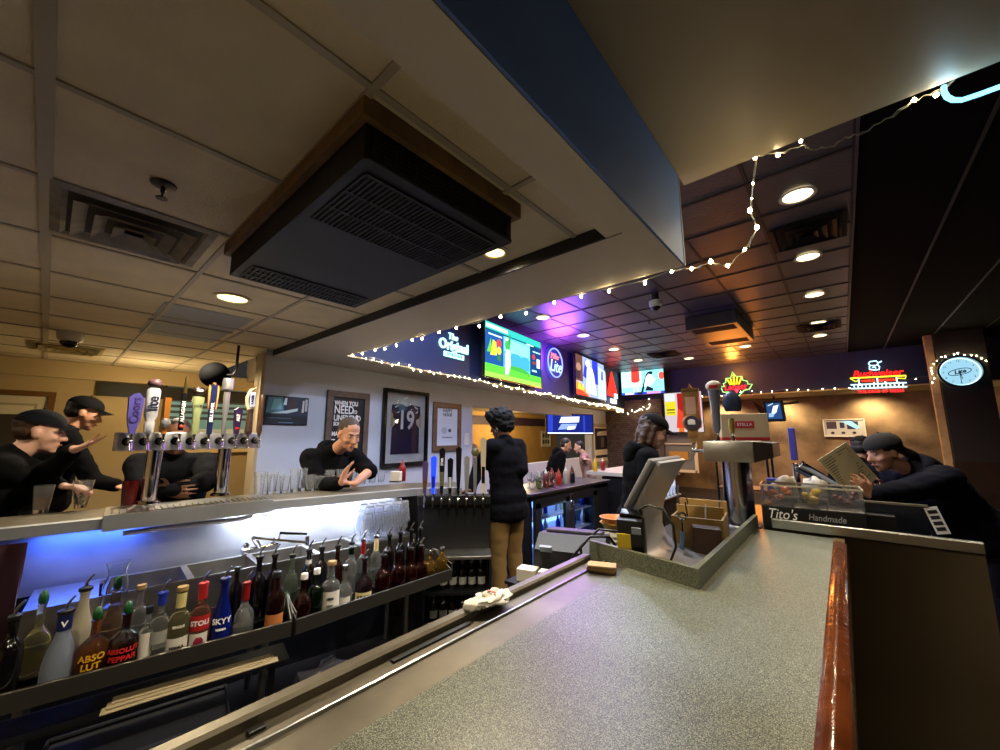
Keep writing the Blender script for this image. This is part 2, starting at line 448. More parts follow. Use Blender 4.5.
# ---------------------------------------------------------------- near counter
def granite_mat():
    m = mat('speckled_stone_laminate', '6f7367', 0.42, coat=0.0); nt = m.node_tree; b = nt.nodes['Principled BSDF']
    tc = nt.nodes.new('ShaderNodeTexCoord')
    n = nt.nodes.new('ShaderNodeTexNoise'); n.inputs['Scale'].default_value = 620; n.inputs['Detail'].default_value = 3
    v = nt.nodes.new('ShaderNodeTexVoronoi'); v.inputs['Scale'].default_value = 480
    nt.links.new(tc.outputs['Object'], n.inputs['Vector']); nt.links.new(tc.outputs['Object'], v.inputs['Vector'])
    r = nt.nodes.new('ShaderNodeValToRGB'); e = r.color_ramp.elements
    e[0].position = 0.40; e[0].color = (*lin('1c1f16'), 1); e[1].position = 0.62; e[1].color = (*lin('8c8e7a'), 1)
    e.new(0.5).color = (*lin('474a38'), 1)
    nt.links.new(n.outputs['Fac'], r.inputs['Fac'])
    mx = nt.nodes.new('ShaderNodeMix'); mx.data_type = 'RGBA'; mx.blend_type = 'OVERLAY'; mx.inputs[0].default_value = 0.3
    nt.links.new(r.outputs['Color'], mx.inputs[6]); nt.links.new(v.outputs['Distance'], mx.inputs[7])
    hs = nt.nodes.new('ShaderNodeHueSaturation'); hs.inputs['Saturation'].default_value = 1.0
    nt.links.new(mx.outputs[2], hs.inputs['Color']); nt.links.new(hs.outputs['Color'], b.inputs['Base Color'])
    return m
M_GRAN = granite_mat()
M_RAIL = mat('varnished_red_wood', '5a2a10', 0.14, coat=0.6, noise_amt=0.35, noise_scale=16, bump=0.25, bump_scale=28)
CZ = 1.07
ct = thing('bar_counter', 'long speckled grey-green stone counter with varnished wood edge and steel ledge', 'counter', (-0.4, 1.0, 0))
b = MB()
GL, GR = -0.665, -0.085
b.prism([(GR, -1.2, CZ - 0.045), (GR, 2.56, CZ - 0.045), (-0.40, 2.56, CZ - 0.045), (-0.40, 1.46, CZ - 0.045), (GL, 1.50, CZ - 0.045), (GL, -1.2, CZ - 0.045)], (0, 0, 0.045))
b.build('stone_top', M_GRAN, ct, True)
# raised splash curb around the sunken well
cb = MB()
cb.prism([(-0.40, 2.62, CZ - 0.06), (-0.40, 1.44, CZ - 0.06), (-0.84, 1.53, CZ - 0.06), (-0.84, 1.55, CZ - 0.06), (-0.418, 1.464, CZ - 0.06), (-0.418, 2.62, CZ - 0.06)], (0, 0, 0.06 + 0.062))
cb.build('splash_curb', M_GRAN, ct, True)
r = MB()
prof = [(0, -0.045), (0, 0.004), (0.012, 0.010), (0.03, 0.010), (0.046, 0.002), (0.052, -0.012), (0.05, -0.05), (0.03, -0.075), (0.0, -0.075)]
r.sweep(prof, [(GR, -1.2, CZ), (GR, 2.02, CZ)])
r.sweep(prof, [(GR, 2.025, CZ), (GR, 2.45, CZ)])
r.build('wood_rail', M_RAIL, ct, True, 40)
MB().box((GR + 0.02, 2.505, CZ - 0.02), (0.04, 0.1, 0.05)).build('rail_end_cap', mat('worn_brass', '7d6a45', 0.4, 0.8), ct, True)
# steel ledge: flat strip, bright crease, sunken channel with dark slots, raised outer lip
s = MB()
s.prism([(GL, -1.2, CZ), (-0.752, -1.2, CZ), (-0.752, 2.0, CZ), (GL, 1.5, CZ)][:2] + [(-0.752, 1.52, CZ), (GL, 1.5, CZ)], (0, 0, -0.02))
LEDGE = mat('ledge_steel', '6e675a', 0.44, 1.0, noise_amt=0.2, noise_scale=9, bump=0.05, bump_scale=25)
s.build('steel_strip', LEDGE, ct, True)
MB().box((-0.757, 0.15, CZ + 0.001), (0.008, 2.7, 0.012), bev=0.003).build('steel_crease', STEEL, ct, True)
MB().box((-0.79, 0.15, CZ - 0.011), (0.058, 2.7, 0.012)).build('channel_floor', LEDGE, ct, True)
l = MB()
l.sweep([(0, -0.03), (0, 0.012), (-0.006, 0.016), (-0.03, 0.016), (-0.036, 0.01), (-0.036, -0.12), (-0.03, -0.12), (-0.03, -0.03)], [(-0.855, -1.2, CZ), (-0.855, 1.5, CZ)][::-1])
l.build('outer_lip', LEDGE, ct, True, 30)
for ya, yb in ((0.56, 0.80), (0.28, 0.305)):
    MB().box((-0.803, (ya + yb) / 2, CZ - 0.006), (0.014, yb - ya, 0.012)).build('dark_slot', BLACK, ct, True)
MB().box((-0.44, 0.1, 0.5), (0.62, 2.5, 1.03)).build('counter_body', mat('dark_counter_panel', '120f0d', 0.5), ct, True)
# well under the register, filled by its floor
MB().box((-0.62, 2.06, 0.522), (0.42, 1.05, 1.044)).build('well_base', mat('dark_well_panel', '141416', 0.5), ct, True)

# upright steel partition closing the far end of the counter
pt = thing('steel_partition', 'tall dark brushed steel partition with bright folded top across the counter end', 'partition', (0.05, 2.58, 0))
MB().box((0.03, 2.585, 0.545), (0.72, 0.012, 1.09)).build('sheet', mat('dark_brushed_steel', '43392b', 0.44, 1.0, noise_amt=0.15, noise_scale=3, bump=0.01, bump_scale=2, aniso=0.92), pt, True)
MB().box((0.03, 2.58, 1.105), (0.724, 0.03, 0.045), bev=0.004).build('folded_top', STEEL, pt, True)
bs_nt = MATS['dark_brushed_steel'].node_tree
tg_ = bs_nt.nodes.new('ShaderNodeCombineXYZ'); tg_.inputs[2].default_value = 1.0; bs_nt.links.new(tg_.outputs[0], bs_nt.nodes['Principled BSDF'].inputs['Tangent'])
for n_ in bs_nt.nodes:
    if n_.type == 'TEX_NOISE' and n_.inputs['Scale'].default_value == 2:
        mp_ = bs_nt.nodes.new('ShaderNodeMapping'); mp_.inputs['Scale'].default_value = (1.0, 1.0, 260.0)   # grain brushed sideways
        tc_n = [q for q in bs_nt.nodes if q.type == 'TEX_COORD'][0]; bs_nt.links.new(tc_n.outputs['Object'], mp_.inputs['Vector']); bs_nt.links.new(mp_.outputs['Vector'], n_.inputs['Vector'])
# crumpled napkin with an orange stain on the steel ledge
def crumple(name, c, size, m, parent=None, seed=0, n=18, amp=0.35):
    b = MB(); b.ball((0, 0, 0), 1.0, n=n)
    for v in b.bm.verts:
        d = noise.noise(v.co * 2.2 + Vector((seed, seed * 2, 0))) * amp + noise.noise(v.co * 5 + Vector((seed, 0, seed))) * amp * 0.5
        v.co *= 1 + d
        v.co = Vector((v.co.x * size[0], v.co.y * size[1], max(v.co.z, -0.6) * size[2]))
        v.co += Vector(c)
    return b.build(name, m, parent, smooth=60)
M_PAPER = mat('white_paper', 'd8d2c6', 0.8)
nk = thing('crumpled_napkin', 'crumpled white napkin with an orange stain on the steel ledge', 'napkin', (-0.815, 0.90, CZ + 0.0165))
nk.scale = (0.75, 0.75, 0.75)
crumple('napkin_paper', (0, 0, 0.012), (0.045, 0.085, 0.022), M_PAPER, nk, 3, 30, 0.55)
crumple('napkin_wad', (-0.02, -0.085, 0.008), (0.032, 0.035, 0.02), M_PAPER, nk, 8)
MB().box((0.005, -0.005, 0.040), (0.035, 0.011, 0.004), Euler((0, 0.2, 0.5)), 0.002).build('orange_stain', mat('orange_sauce', 'b4541c', 0.4), nk)
# ---------------------------------------------------------------- downlights
LENS = emi('ffd98a', 3.0); LENS2 = emi('ffe2a6', 4.0)
M_RING = mat('cream_light_ring', 'c9bda0', 0.5); M_RING2 = mat('white_light_ring', 'b8b4b0', 0.5)
def downlight(x, y, z, label, group, lens, ring, r=0.085):
    t = thing('recessed_downlight', label, 'ceiling light', (x, y, z), 0, group)
    MB().lathe([(r, 0), (r + 0.022, -0.003), (r + 0.024, -0.008), (r + 0.004, -0.010), (r - 0.004, -0.004)], n=28, closed=True).build('trim_ring', ring, t, smooth=40)
    MB().lathe([(0, -0.002), (r, -0.003), (r, 0.0), (0, 0.0)], n=28).build('lens', lens, t)
    return t
downlight(-2.90, 0.69, TILE_Z, 'lit round recessed downlight in the cream tile ceiling left of the black air unit', 'downlights in the cream ceiling', LENS, M_RING)
downlight(-1.19, 1.33, TILE_Z, 'lit recessed downlight peeking out past the end of the black air unit', 'downlights in the cream ceiling', LENS, M_RING, 0.05)
names = ['first and largest lit downlight in the dark ceiling beside the hanging string lights', 'second downlight of the dark ceiling row, just past the square black vent',
         'third downlight of the dark ceiling row running towards the far wall', 'fourth downlight of the dark ceiling row, just before the slim far vent',
         'last downlight of the dark ceiling row, beyond the slim far vent', 'downlight in the purple-lit ceiling above the golf television',
         'downlight above the round neon beside the golf television', 'downlight above the basketball television near the soffit', 'downlight above the red neon tree near the far corner',
         'downlight by the far grey vent above the corner television', 'downlight in the orange-lit ceiling beside the boxy ceiling unit']
for (x, y), n in zip(DARK_DL, names):
    downlight(x, y, DARK_Z - 0.008, n, 'downlights in the dark ceiling', LENS2, M_RING2, 0.10)

# ---------------------------------------------------------------- air unit in its wooden frame
M_UNIT = mat('charcoal_metal', '121216', 0.55, 0.1)
M_VOID = mat('black_void', '050506', 0.8)
ac = thing('ceiling_air_unit', 'large charcoal ceiling air unit with slotted grilles in a wooden frame', 'air unit', (-1.46, 0.77, TILE_Z))
X0, X1, Y0, Y1 = -2.07, -0.85, 0.44, 1.10
f = MB()
for (xa, xb, ya, yb) in ((X0, X1, Y0, Y0 + 0.022), (X0, X1, Y1 - 0.022, Y1), (X0, X0 + 0.022, Y0 + 0.022, Y1 - 0.022), (X1 - 0.022, X1, Y0 + 0.022, Y1 - 0.022)):
    f.box(((xa + xb) / 2, (ya + yb) / 2, TILE_Z - 0.03), (xb - xa, yb - ya, 0.06))
f.build('wood_frame', mat('raw_wood_frame', '7e6038', 0.6, noise_amt=0.3, noise_scale=10), ac, True)
zb = 2.285
b = MB()
b.prism([(X0 + 0.03, Y0 + 0.024, TILE_Z - 0.04), (X1 - 0.03, Y0 + 0.024, TILE_Z - 0.04), (X1 - 0.03, Y1 - 0.024, TILE_Z - 0.04), (X0 + 0.03, Y1 - 0.024, TILE_Z - 0.04)], (0, 0, zb - TILE_Z + 0.04))
b.build('housing', M_UNIT, ac, True)
def grille(parent, x0, x1, y0, y1, z, cols, rows, bar='x'):
    # dark recess with raised bars, bars grouped in columns
    MB().box(((x0 + x1) / 2, (y0 + y1) / 2, z + 0.0005), (x1 - x0, y1 - y0, 0.003)).build('grille_recess', M_VOID, parent, True)
    g = MB(); W_, H_ = x1 - x0, y1 - y0
    for i in range(rows + 1):
        g.box(((x0 + x1) / 2, y0 + H_ * i / rows, z - 0.003), (W_, H_ / rows * 0.42, 0.004))
    for i in range(cols + 1):
        g.box((x0 + W_ * i / cols, (y0 + y1) / 2, z - 0.003), (0.012, H_, 0.005))
    g.build('grille', M_UNIT, parent, True)
grille(ac, -1.27, -0.93, Y0 + 0.06, Y1 - 0.06, zb, 3, 34)
grille(ac, -2.01, -1.84, Y0 + 0.06, Y1 - 0.06, zb, 3, 26)
# slots in the flank facing the bulkhead
MB().box((X1 - 0.029, 0.77, (zb + TILE_Z) / 2 - 0.015), (0.003, 0.56, 0.095)).build('side_recess', M_VOID, ac, True)
g = MB()
for i in range(7): g.box((X1 - 0.026, 0.77, zb + 0.018 + i * 0.0155), (0.005, 0.57, 0.006))
for i in range(9): g.box((X1 - 0.026, 0.49 + i * 0.07, (zb + TILE_Z) / 2 - 0.015), (0.006, 0.008, 0.1))
g.build('side_grille', M_UNIT, ac, True)
MB().box((X1 - 0.026, 0.77, zb + 0.004), (0.012, 0.6, 0.01), bev=0.003).build('bottom_lip', M_UNIT, ac, True)
for x in (-1.86, -1.25): MB().lathe([(0, -0.006), (0.006, -0.005), (0.008, 0)], (x, Y0 - 0.001, TILE_Z - 0.03), 10, Matrix.Rotation(PI / 2, 4, 'X')).build('screw', CHROME, ac, True)

# ---------------------------------------------------------------- air vents
def vent(x, y, z, sx, sy, label, m, dark):
    t = thing('ceiling_vent', label, 'air vent', (x, y, z))
    MB().box((0, 0, -0.001), (sx * 0.94, sy * 0.94, 0.004)).build('vent_throat', dark, t)
    b = MB()
    def ring(o, i, zo, zi):
        for (ax, ay, bx, by) in ((-1, -1, 1, -1), (1, -1, 1, 1), (1, 1, -1, 1), (-1, 1, -1, -1)):
            b.poly([(ax * o * sx / 2, ay * o * sy / 2, zo), (bx * o * sx / 2, by * o * sy / 2, zo), (bx * i * sx / 2, by * i * sy / 2, zi), (ax * i * sx / 2, ay * i * sy / 2, zi)])
    ring(1.0, 0.86, -0.004, -0.012); ring(0.86, 0.80, -0.012, -0.004)
    ring(0.74, 0.58, -0.030, -0.006); ring(0.50, 0.35, -0.034, -0.008); ring(0.27, 0.12, -0.036, -0.010)
    b.poly([(-0.06 * sx, -0.06 * sy, -0.012), (0.06 * sx, -0.06 * sy, -0.012), (0.06 * sx, 0.06 * sy, -0.012), (-0.06 * sx, 0.06 * sy, -0.012)])
    bmesh.ops.solidify(b.bm, geom=b.bm.faces[:], thickness=0.002)
    b.build('vent_louvers', m, t)
    return t
M_VENT = mat('soiled_vent_metal', 'b0a594', 0.45, 0.1, noise_amt=0.35, noise_scale=10)
M_VDARK = mat('vent_inside', '4a443c', 0.8)
vent(-2.24, 0.15, TILE_Z - 0.002, 0.54, 0.50, 'square four-way vent with sooty louvers beside the sprinkler head', M_VENT, M_VDARK)
vent(-5.90, 0.04, TILE_Z - 0.002, 0.55, 0.52, 'cream four-way vent at the far end of the tile ceiling by the dining room', mat('cream_vent_metal', 'c8b887', 0.5), M_VDARK)
M_VB = mat('black_vent_metal', '0c0c0e', 0.6, 0.0)
vent(-0.06, 4.47, DARK_Z - 0.01, 0.56, 0.60, 'square black vent between the first two downlights of the row', M_VB, M_VOID)
vent(-0.13, 8.6, DARK_Z - 0.01, 0.6, 0.62, 'slim-looking dark vent between the last two downlights of the row', M_VB, M_VOID)
vent(-2.97, 9.25, DARK_Z - 0.01, 0.66, 0.62, 'dark louvered vent near the corner television', M_VB, M_VOID)
# diffuser panel of an unlit light among the tiles
lp = thing('ceiling_light_panel', 'unlit pale grey diffuser panel among the cream ceiling tiles', 'ceiling light', (-3.9, 0.68, TILE_Z))
MB().box((0, 0, -0.0015), (1.15, 0.53, 0.003)).build('diffuser', mat('pale_diffuser', '9da0a6', 0.85), lp)
MB().box((0, 0, -0.006), (0.02, 0.55, 0.008)).build('divider', M_TBAR, lp)

# ---------------------------------------------------------------- sprinklers and cameras
def sprinkler(x, y, z, label):
    t = thing('fire_sprinkler', label, 'sprinkler', (x, y, z))
    M_ = mat('dull_brass', '3f372e', 0.35, 0.8)
    MB().lathe([(0, -0.002), (0.038, -0.003), (0.036, -0.008), (0.014, -0.014), (0, -0.014)], n=20).build('escutcheon', M_, t, smooth=40)
    b = MB().cone((0, 0, -0.012), (0, 0, -0.035), 0.008, 0.006); b.tube([(0.007, 0, -0.03), (0.013, 0, -0.042), (0.004, 0, -0.055)], 0.0025); b.tube([(-0.007, 0, -0.03), (-0.013, 0, -0.042), (-0.004, 0, -0.055)], 0.0025)
    b.build('sprinkler_body', M_, t)
    MB().cone((0, 0, -0.055), (0, 0, -0.058), 0.017, 0.017, 18).build('deflector', M_, t)
sprinkler(-1.73, 0.17, TILE_Z, 'small dark sprinkler head in the tile ceiling between square vent and air unit')
p = at_z(649, 321, DARK_Z)
sprinkler(p.x, p.y, DARK_Z, 'tiny sprinkler head in the dark ceiling behind the dome camera')
def dome_cam(x, y, z, label, m, s=1.0):
    t = thing('dome_camera', label, 'security camera', (x, y, z))
    t.scale = (s, s, s)
    MB().lathe([(0, 0), (0.055, 0), (0.058, -0.012), (0.052, -0.045), (0.04, -0.055), (0, -0.055)], n=24).build('housing', m, t, smooth=40)
    MB().lathe([(0.041, -0.05), (0.038, -0.068), (0.028, -0.082), (0.014, -0.09), (0, -0.092)], n=24).build('lens_dome', BLACKG, t, smooth=80)
dome_cam(-4.95, 0.04, TILE_Z, 'white dome camera on the tile ceiling before the cream vent', mat('white_plastic', 'c9c6c0', 0.4), 1.5)
p = at_z(655, 294, DARK_Z)
dome_cam(p.x, p.y, DARK_Z - 0.10, 'white dome camera hanging below the dark ceiling', mat('white_plastic', 'c9c6c0', 0.4), 1.5)
MB().cone((0, 0, 0), (0, 0, 0.075), 0.03, 0.03, 16).build('mount', M_DBAR, bpy.data.objects['dome_camera.001'])
# boxy unit on the dark ceiling
bu = thing('ceiling_air_cleaner', 'dark boxy air cleaner on the dark ceiling, lit orange on its underside', 'air unit', (-1.38, 7.3, DARK_Z))
MB().box((0, 0, -0.11), (0.72, 1.5, 0.21), bev=0.008).build('housing', mat('brown_metal', '35302e', 0.45, 0.2), bu)
g = MB()
for i in range(12): g.box((0, -0.66 + i * 0.025, -0.217), (0.6, 0.012, 0.006))
for i in range(12): g.box((0, 0.40 + i * 0.025, -0.217), (0.6, 0.012, 0.006))
g.build('grille', M_VOID, bu)
for x, y, l in ((790, 357, 'left'), (742, 357, 'right')): pass

# ---------------------------------------------------------------- televisions
def tv(name, label, cx, cy, cz, w, h, rz, polys, glow, tilt=0.0):
    t = thing(name, label, 'television', (cx, cy, cz), 0, None, (tilt, 0, rz))
    MB().box((0, 0.03, 0), (w + 0.03, 0.045, h + 0.03), bev=0.006).build('case', BLACK, t)
    b = MB()
    for (sx_, sz_, dx, dz) in ((w + 0.03, 0.013, 0, h / 2 + 0.008), (w + 0.03, 0.02, 0, -h / 2 - 0.009), (0.013, h, w / 2 + 0.008, 0), (0.013, h, -w / 2 - 0.008, 0)):
        b.box((dx, 0.0, dz), (sx_, 0.022, sz_))
    b.build('bezel', BLACKG, t)
    picture('screen', polys, t, 0.004, w, h, -w / 2, -h / 2, glow)
    MB().box((0, 0.085, 0), (0.3, 0.075, 0.3)).build('wall_bracket', BLACK, t)
    return t
golf = [('58b8d8', rect(0, 0, 1, 1)), ('3c94c4', [(.3, .28), (.76, .28), (.76, .5), (.7, .58), (.6, .52), (.5, .6), (.4, .5), (.3, .56)]),
        ('7ccbe4', rect(.3, .56, .76, .8)), ('55c83a', rect(0, 0, 1, .24)), ('8fe050', rect(.0, .0, 1, .09)), ('3c9a3c', [(.33, .24), (.7, .2), (.74, .26), (.6, .31), (.4, .31)]),
        ('1d4a86', rect(0, .24, .29, .86)), ('143764', rect(.77, .22, 1, .84)), ('2fa8a0', rect(0, .86, 1, 1)), ('0f4c58', rect(0, .84, 1, .87)),
        ('bfe8e8', rect(.02, .9, .36, .97)), ('e8f4f4', rect(.7, .84, .84, .86)), ('d8d43a', [(.08, .4), (.12, .7), (.17, .66), (.18, .42)]), ('5ab03c', [(.03, .44), (.09, .72), (.1, .46)]),
        ('d23a34', disc(.215, .66, .035, ry=.075)), ('e0c23c', disc(.215, .52, .035, ry=.075)), ('2c6a3a', disc(.215, .38, .03, ry=.06)), ('b8d4e8', rect(.05, .77, .26, .8)),
        ('c8343a', disc(.84, .62, .03, ry=.06)), ('9ac8d8', rect(.8, .3, .9, .34)), ('c8e0ec', rect(.9, .4, .97, .6)), ('9ac8d8', rect(.82, .72, .98, .75)), ('8a3038', rect(.81, .46, .88, .52)),
        ('3a9a48', disc(.35, .68, .045, ry=.11)), ('2f8a44', [(.36, .74), (.38, .9), (.4, .9), (.4, .7)]), ('d8ece8', [(.31, .1), (.31, .5), (.34, .6), (.39, .58), (.4, .3), (.36, .1)]), ('f0f0f0', disc(.335, .79, .02, ry=.035)),
        ('2a5a30', rect(.71, .16, .725, .24))]
RZ_TV = math.radians(97)
def on_soffit(y, z, off=0.05): return (tvx(y) + 0.012 + off, y, z)
x, y, z = on_soffit(5.09, 2.885, 0.13)
tv('wall_television', 'large television on the navy soffit showing golf on green grass', x, y, z, 1.80, 0.86, RZ_TV, golf, 1.25)
hoop = [('8a98c0', rect(0, 0, 1, 1)), ('5a3a34', rect(0, .35, .22, 1)), ('94705e', disc(.1, .7, .07, ry=.1)), ('3a2a30', rect(.0, .4, .14, .6)), ('e8843c', [(0, 0), (0, .34), (.16, .3), (.3, .16), (.42, 0)]), ('d8402c', [(0, 0), (0, .14), (.2, .12), (.4, 0)]),
        ('f4c83c', [(.06, .16), (.1, .36), (.16, .2), (.22, .3), (.24, .14)]), ('2a34c0', rect(.52, .38, .72, 1)), ('3038a0', [(.22, .5), (.3, .95), (.36, .95), (.32, .45)]),
        ('d8e0f0', disc(.38, .86, .08, ry=.1)), ('b8c4e0', [(.3, .1), (.34, .7), (.42, .8), (.52, .78), (.58, .6), (.62, .3), (.66, .06)]), ('eef2f8', [(.4, .5), (.42, .78), (.5, .78), (.54, .55), (.5, .2), (.44, .2)]),
        ('8494c4', [(.46, .2), (.47, .5), (.5, .5), (.5, .2)]), ('a8b8dc', [(.7, .0), (.72, .9), (.86, .86), (1, .8), (1, 0)]), ('4a58a8', [(.82, .55), (.84, .8), (.9, .78), (.9, .55)]), ('303868', rect(.6, .62, .68, .76)), ('1c1c30', rect(.94, .86, 1, 1))]
x, y, z = on_soffit(8.6, 2.945, 0.13)
tv('wall_television', 'television on the navy soffit showing white-shirted basketball players', x, y, z, 2.0, 0.93, RZ_TV, hoop, 1.25)
tri = [('7fd0e0', rect(0, 0, 1, 1)), ('a8e2ea', rect(0, .3, .5, 1)), ('d83a30', [(.24, .55), (.25, 1), (.44, 1), (.45, .56), (.4, .5), (.28, .5)]), ('c8a898', [(.28, .12), (.3, .5), (.35, .5), (.32, .12)]), ('c8a898', [(.37, .1), (.37, .5), (.42, .5), (.41, .1)]),
       ('101828', [(.46, .08), (.52, .4), (.6, .8), (.66, .9), (.72, .86), (.6, .55), (.52, .1)]), ('f4f6f8', [(.54, .3), (.6, .7), (.68, .84), (.76, .7), (.74, .4), (.66, .3)]), ('18202c', disc(.71, .84, .05, ry=.07)), ('141c28', [(.56, .14), (.62, .34), (.76, .2), (.74, .12)]),
       ('e8c0b0', [(.74, .5), (.8, .62), (.82, .6), (.76, .44)]), ('d84a40', disc(.95, .7, .06, ry=.16)), ('2040a0', rect(0, 0, 1, .1)), ('e8d0e0', rect(.08, .02, .3, .09)), ('101020', rect(.38, .02, .5, .1)), ('d080c0', rect(.6, .01, .92, .09))]
p = at_plane(642, 382, (0, 11.2), 90)
tv('wall_television', 'corner television facing the bar showing a red-shirted player on pale blue', p.x, p.y, p.z, 1.22, 0.72, 0.05, tri, 1.25)
bx = MB().box((0, 0.22, 0.1), (0.06, 0.3, 0.06)); bx.build('arm_bracket', BLACK, bpy.data.objects['wall_television.002'])
# small televisions seen through the opening and on the stone wall
ad = [('16206c', rect(0, 0, 1, 1)), ('2838a8', rect(.02, .1, .12, .95)), ('eef2ff', [(.25, .55), (.3, .85), (.7, .9), (.68, .6)]), ('8098e8', [(.22, .2), (.3, .5), (.64, .52), (.6, .26)]), ('ffffff', [(.42, .2), (.44, .36), (.6, .4), (.58, .24)]), ('2838a8', rect(.78, .1, .82, .95)), ('e8eeff', rect(.0, .0, 1, .06))]
p = at_plane(571.5, 424, (wwx(8.2) - 0.12, 8.2), 3)
tv('hanging_television', 'blue advert on a flat television hung in the pass-through opening', p.x - 0.02, p.y, p.z, 1.55, 0.5, math.radians(72), ad, 1.0)
ad2 = [('10141c', rect(0, 0, 1, 1)), ('24406c', rect(.1, .1, .9, .9)), ('e8f0f8', [(.3, .3), (.5, .75), (.8, .8), (.6, .4)]), ('88a8d0', [(.15, .2), (.2, .4), (.5, .35), (.4, .2)]), ('c8d8e8', [(.2, .8), (.5, .9), (.5, .86), (.2, .76)])]
p = at_plane(774, 411, (0, 12.1), 90)
t5 = tv('tilted_television', 'small tilted television on an arm bracket before the stone wall', p.x, p.y, p.z, 0.42, 0.50, -0.35, ad2, 0.9, 0.12)
b = MB().prism([(-0.62, 0.25, 0.3), (-0.25, 0.12, 0.05), (-0.25, 0.12, -0.25), (-0.36, 0.15, -0.2)], (0, 0.03, 0)); b.build('side_wing', M_DWOOD, t5)
MB().tube([(0, 0.06, 0.2), (0, 0.10, 0.34), (0, 0.10, 2.57 - p.z)], 0.02).build('arm', BLACK, t5)
MB().tube([(0.2, 0.1, 0.16), (0.5, 0.2, 0.18)], 0.03).build('side_arm', BLACK, t5)

# ---------------------------------------------------------------- neon signs
def neon_tube(b, pts, r=0.012, n=6): b.tube(pts, r, n); return b
x, y, z = on_soffit(6.76, 3.06, 0.03)
ns = thing('neon_sign', 'round blue neon beer sign between the golf and basketball televisions', 'neon sign', (x, y, z), RZ_TV)
MB().cone((0, 0.02, 0), (0, 0.03, 0), 0.40, 0.40, 32).build('backing', mat('navy_sign_back', '141a50', 0.4), ns)
b = MB(); neon_tube(b, [(0.335 * math.cos(2 * PI * i / 40), -0.02, 0.30 * math.sin(2 * PI * i / 40)) for i in range(41)], 0.014)
b.build('neon_ring', emi('6a7cff', 2.2), ns)
text('Miller', 0.17, emi('ff7080', 1.6), ns, (-0.02, -0.02, 0.13), shear=0.25, ext=0.004, name='sign_lettering')
text('Lite', 0.36, emi('a8d0ff', 1.5), ns, (0, -0.02, -0.08), shear=0.3, ext=0.004, name='sign_lettering')
lamp('POINT', (x + 0.55, y - 0.5, z - 0.05), 65, (0.22, 0.10, 1.0), 0.4, name='neon_lamp')
lamp('POINT', (x + 0.35, y - 0.3, z + 0.08), 28, (0.8, 0.1, 0.9), 0.3, name='neon_lamp')
x, y, z = on_soffit(3.62, 2.80, 0.02)
wsn = thing('light_up_sign', 'pale cyan lit word sign on the soffit near the string lights', 'neon sign', (x, y, z), RZ_TV)
CY = emi('9fe0ee', 1.6)
text('The', 0.13, CY, wsn, (-0.03, 0, 0.13), ext=0.01, name='sign_lettering', shear=0.1)
text('Original', 0.195, CY, wsn, (0, 0, 0.0), ext=0.01, name='sign_lettering', bold=0.004)
b = MB().box((0.0, 0, -0.13), (0.42, 0.016, 0.07)); b.build('banner', CY, wsn)
text('SPORTS BAR', 0.06, mat('teal_print', '1d5a66', 0.6), wsn, (0, -0.012, -0.13), ext=0.002, name='banner_lettering')
x, y, z = on_soffit(10.35, 2.95, 0.06)
tr = thing('neon_tree', 'bright red triangular neon sign with white base at the end of the soffit', 'neon sign', (x, y, z), RZ_TV)
MB().prism([(-0.42, 0, -0.2), (0.42, 0, -0.2), (0.0, 0, 0.42)], (0, 0.02, 0)).build('red_triangle', emi('ff2a20', 1.6), tr)
b = MB().box((-0.02, 0, -0.25), (0.8, 0.03, 0.08)); b.build('red_bar', emi('ff3a30', 1.0), tr)
b = MB().box((0.2, -0.02, -0.27), (0.25, 0.03, 0.13)); b.box((-0.02, -0.02, -0.43), (0.5, 0.02, 0.12)); b.build('white_base', emi('e8ecff', 1.5), tr)
lamp('POINT', (x + 0.3, y - 0.3, z), 3, (1.0, 0.1, 0.06), 0.1, name='neon_lamp')
# leaf neon and word neon on the header of the far wall
p = at_plane(735, 385, (0, 11.6), 90)
lf = thing('neon_sign', 'maple-leaf shaped yellow and red neon sign on the far header', 'neon sign', (p.x, 11.62, p.z), 0)
k = 0.0128 * 1.8
def lpts(l): return [((u - 400) / 857 * 40 * 0.0255, -0.03, -(v - 400) / 750 * 35 * 0.0255) for u, v in l]
b = MB(); b.tube(lpts([(120, 410), (190, 420), (180, 350), (230, 330), (235, 240), (330, 240), (375, 110), (440, 220), (545, 225), (560, 310), (640, 340), (640, 400), (720, 410), (660, 510), (560, 530), (430, 670), (320, 550), (160, 540), (120, 410)]), 0.014, 6)
b.build('leaf_outline', emi('9ad87a', 1.3), lf)
b = MB()
for l in ([(390, 400), (390, 160)], [(320, 390), (260, 260)], [(470, 390), (540, 240)], [(350, 390), (330, 260)], [(430, 390), (455, 240)]): b.tube(lpts(l), 0.022, 6)
b.build('yellow_crown', emi('f0c020', 1.4), lf)
text('Labatt', 0.2, emi('f02838', 1.5), lf, (0.0, -0.04, -0.06), ext=0.004, name='sign_lettering', shear=0.1, bold=0.004)
b = MB().prism(lpts([(370, 490), (480, 490), (425, 580)]), (0, -0.01, 0)); b.build('red_tip', emi('d83040', 2.5), lf)
MB().box((0, 0.04, -0.1), (0.5, 0.03, 0.12)).build('transformer', BLACK, lf)
lamp('POINT', (p.x + 0.05, 11.3, p.z + 0.3), 22, (1.0, 0.33, 0.05), 0.1, name='neon_lamp')
lamp('POINT', (p.x + 0.35, 9.6, 2.85), 50, (1.0, 0.28, 0.03), 0.45, name='neon_lamp')
lamp('POINT', (p.x, 11.9, 2.3), 2, (1.0, 0.25, 0.12), 0.1, name='neon_lamp')
p = at_plane(877, 377, (0, 11.6), 90)
bs = thing('neon_sign', 'red white and yellow neon sign over the stone wall', 'neon sign', (p.x, 11.62, p.z), -0.02, None, (0, 0.03, 0))
bs.scale = (0.70, 0.9, 0.78)
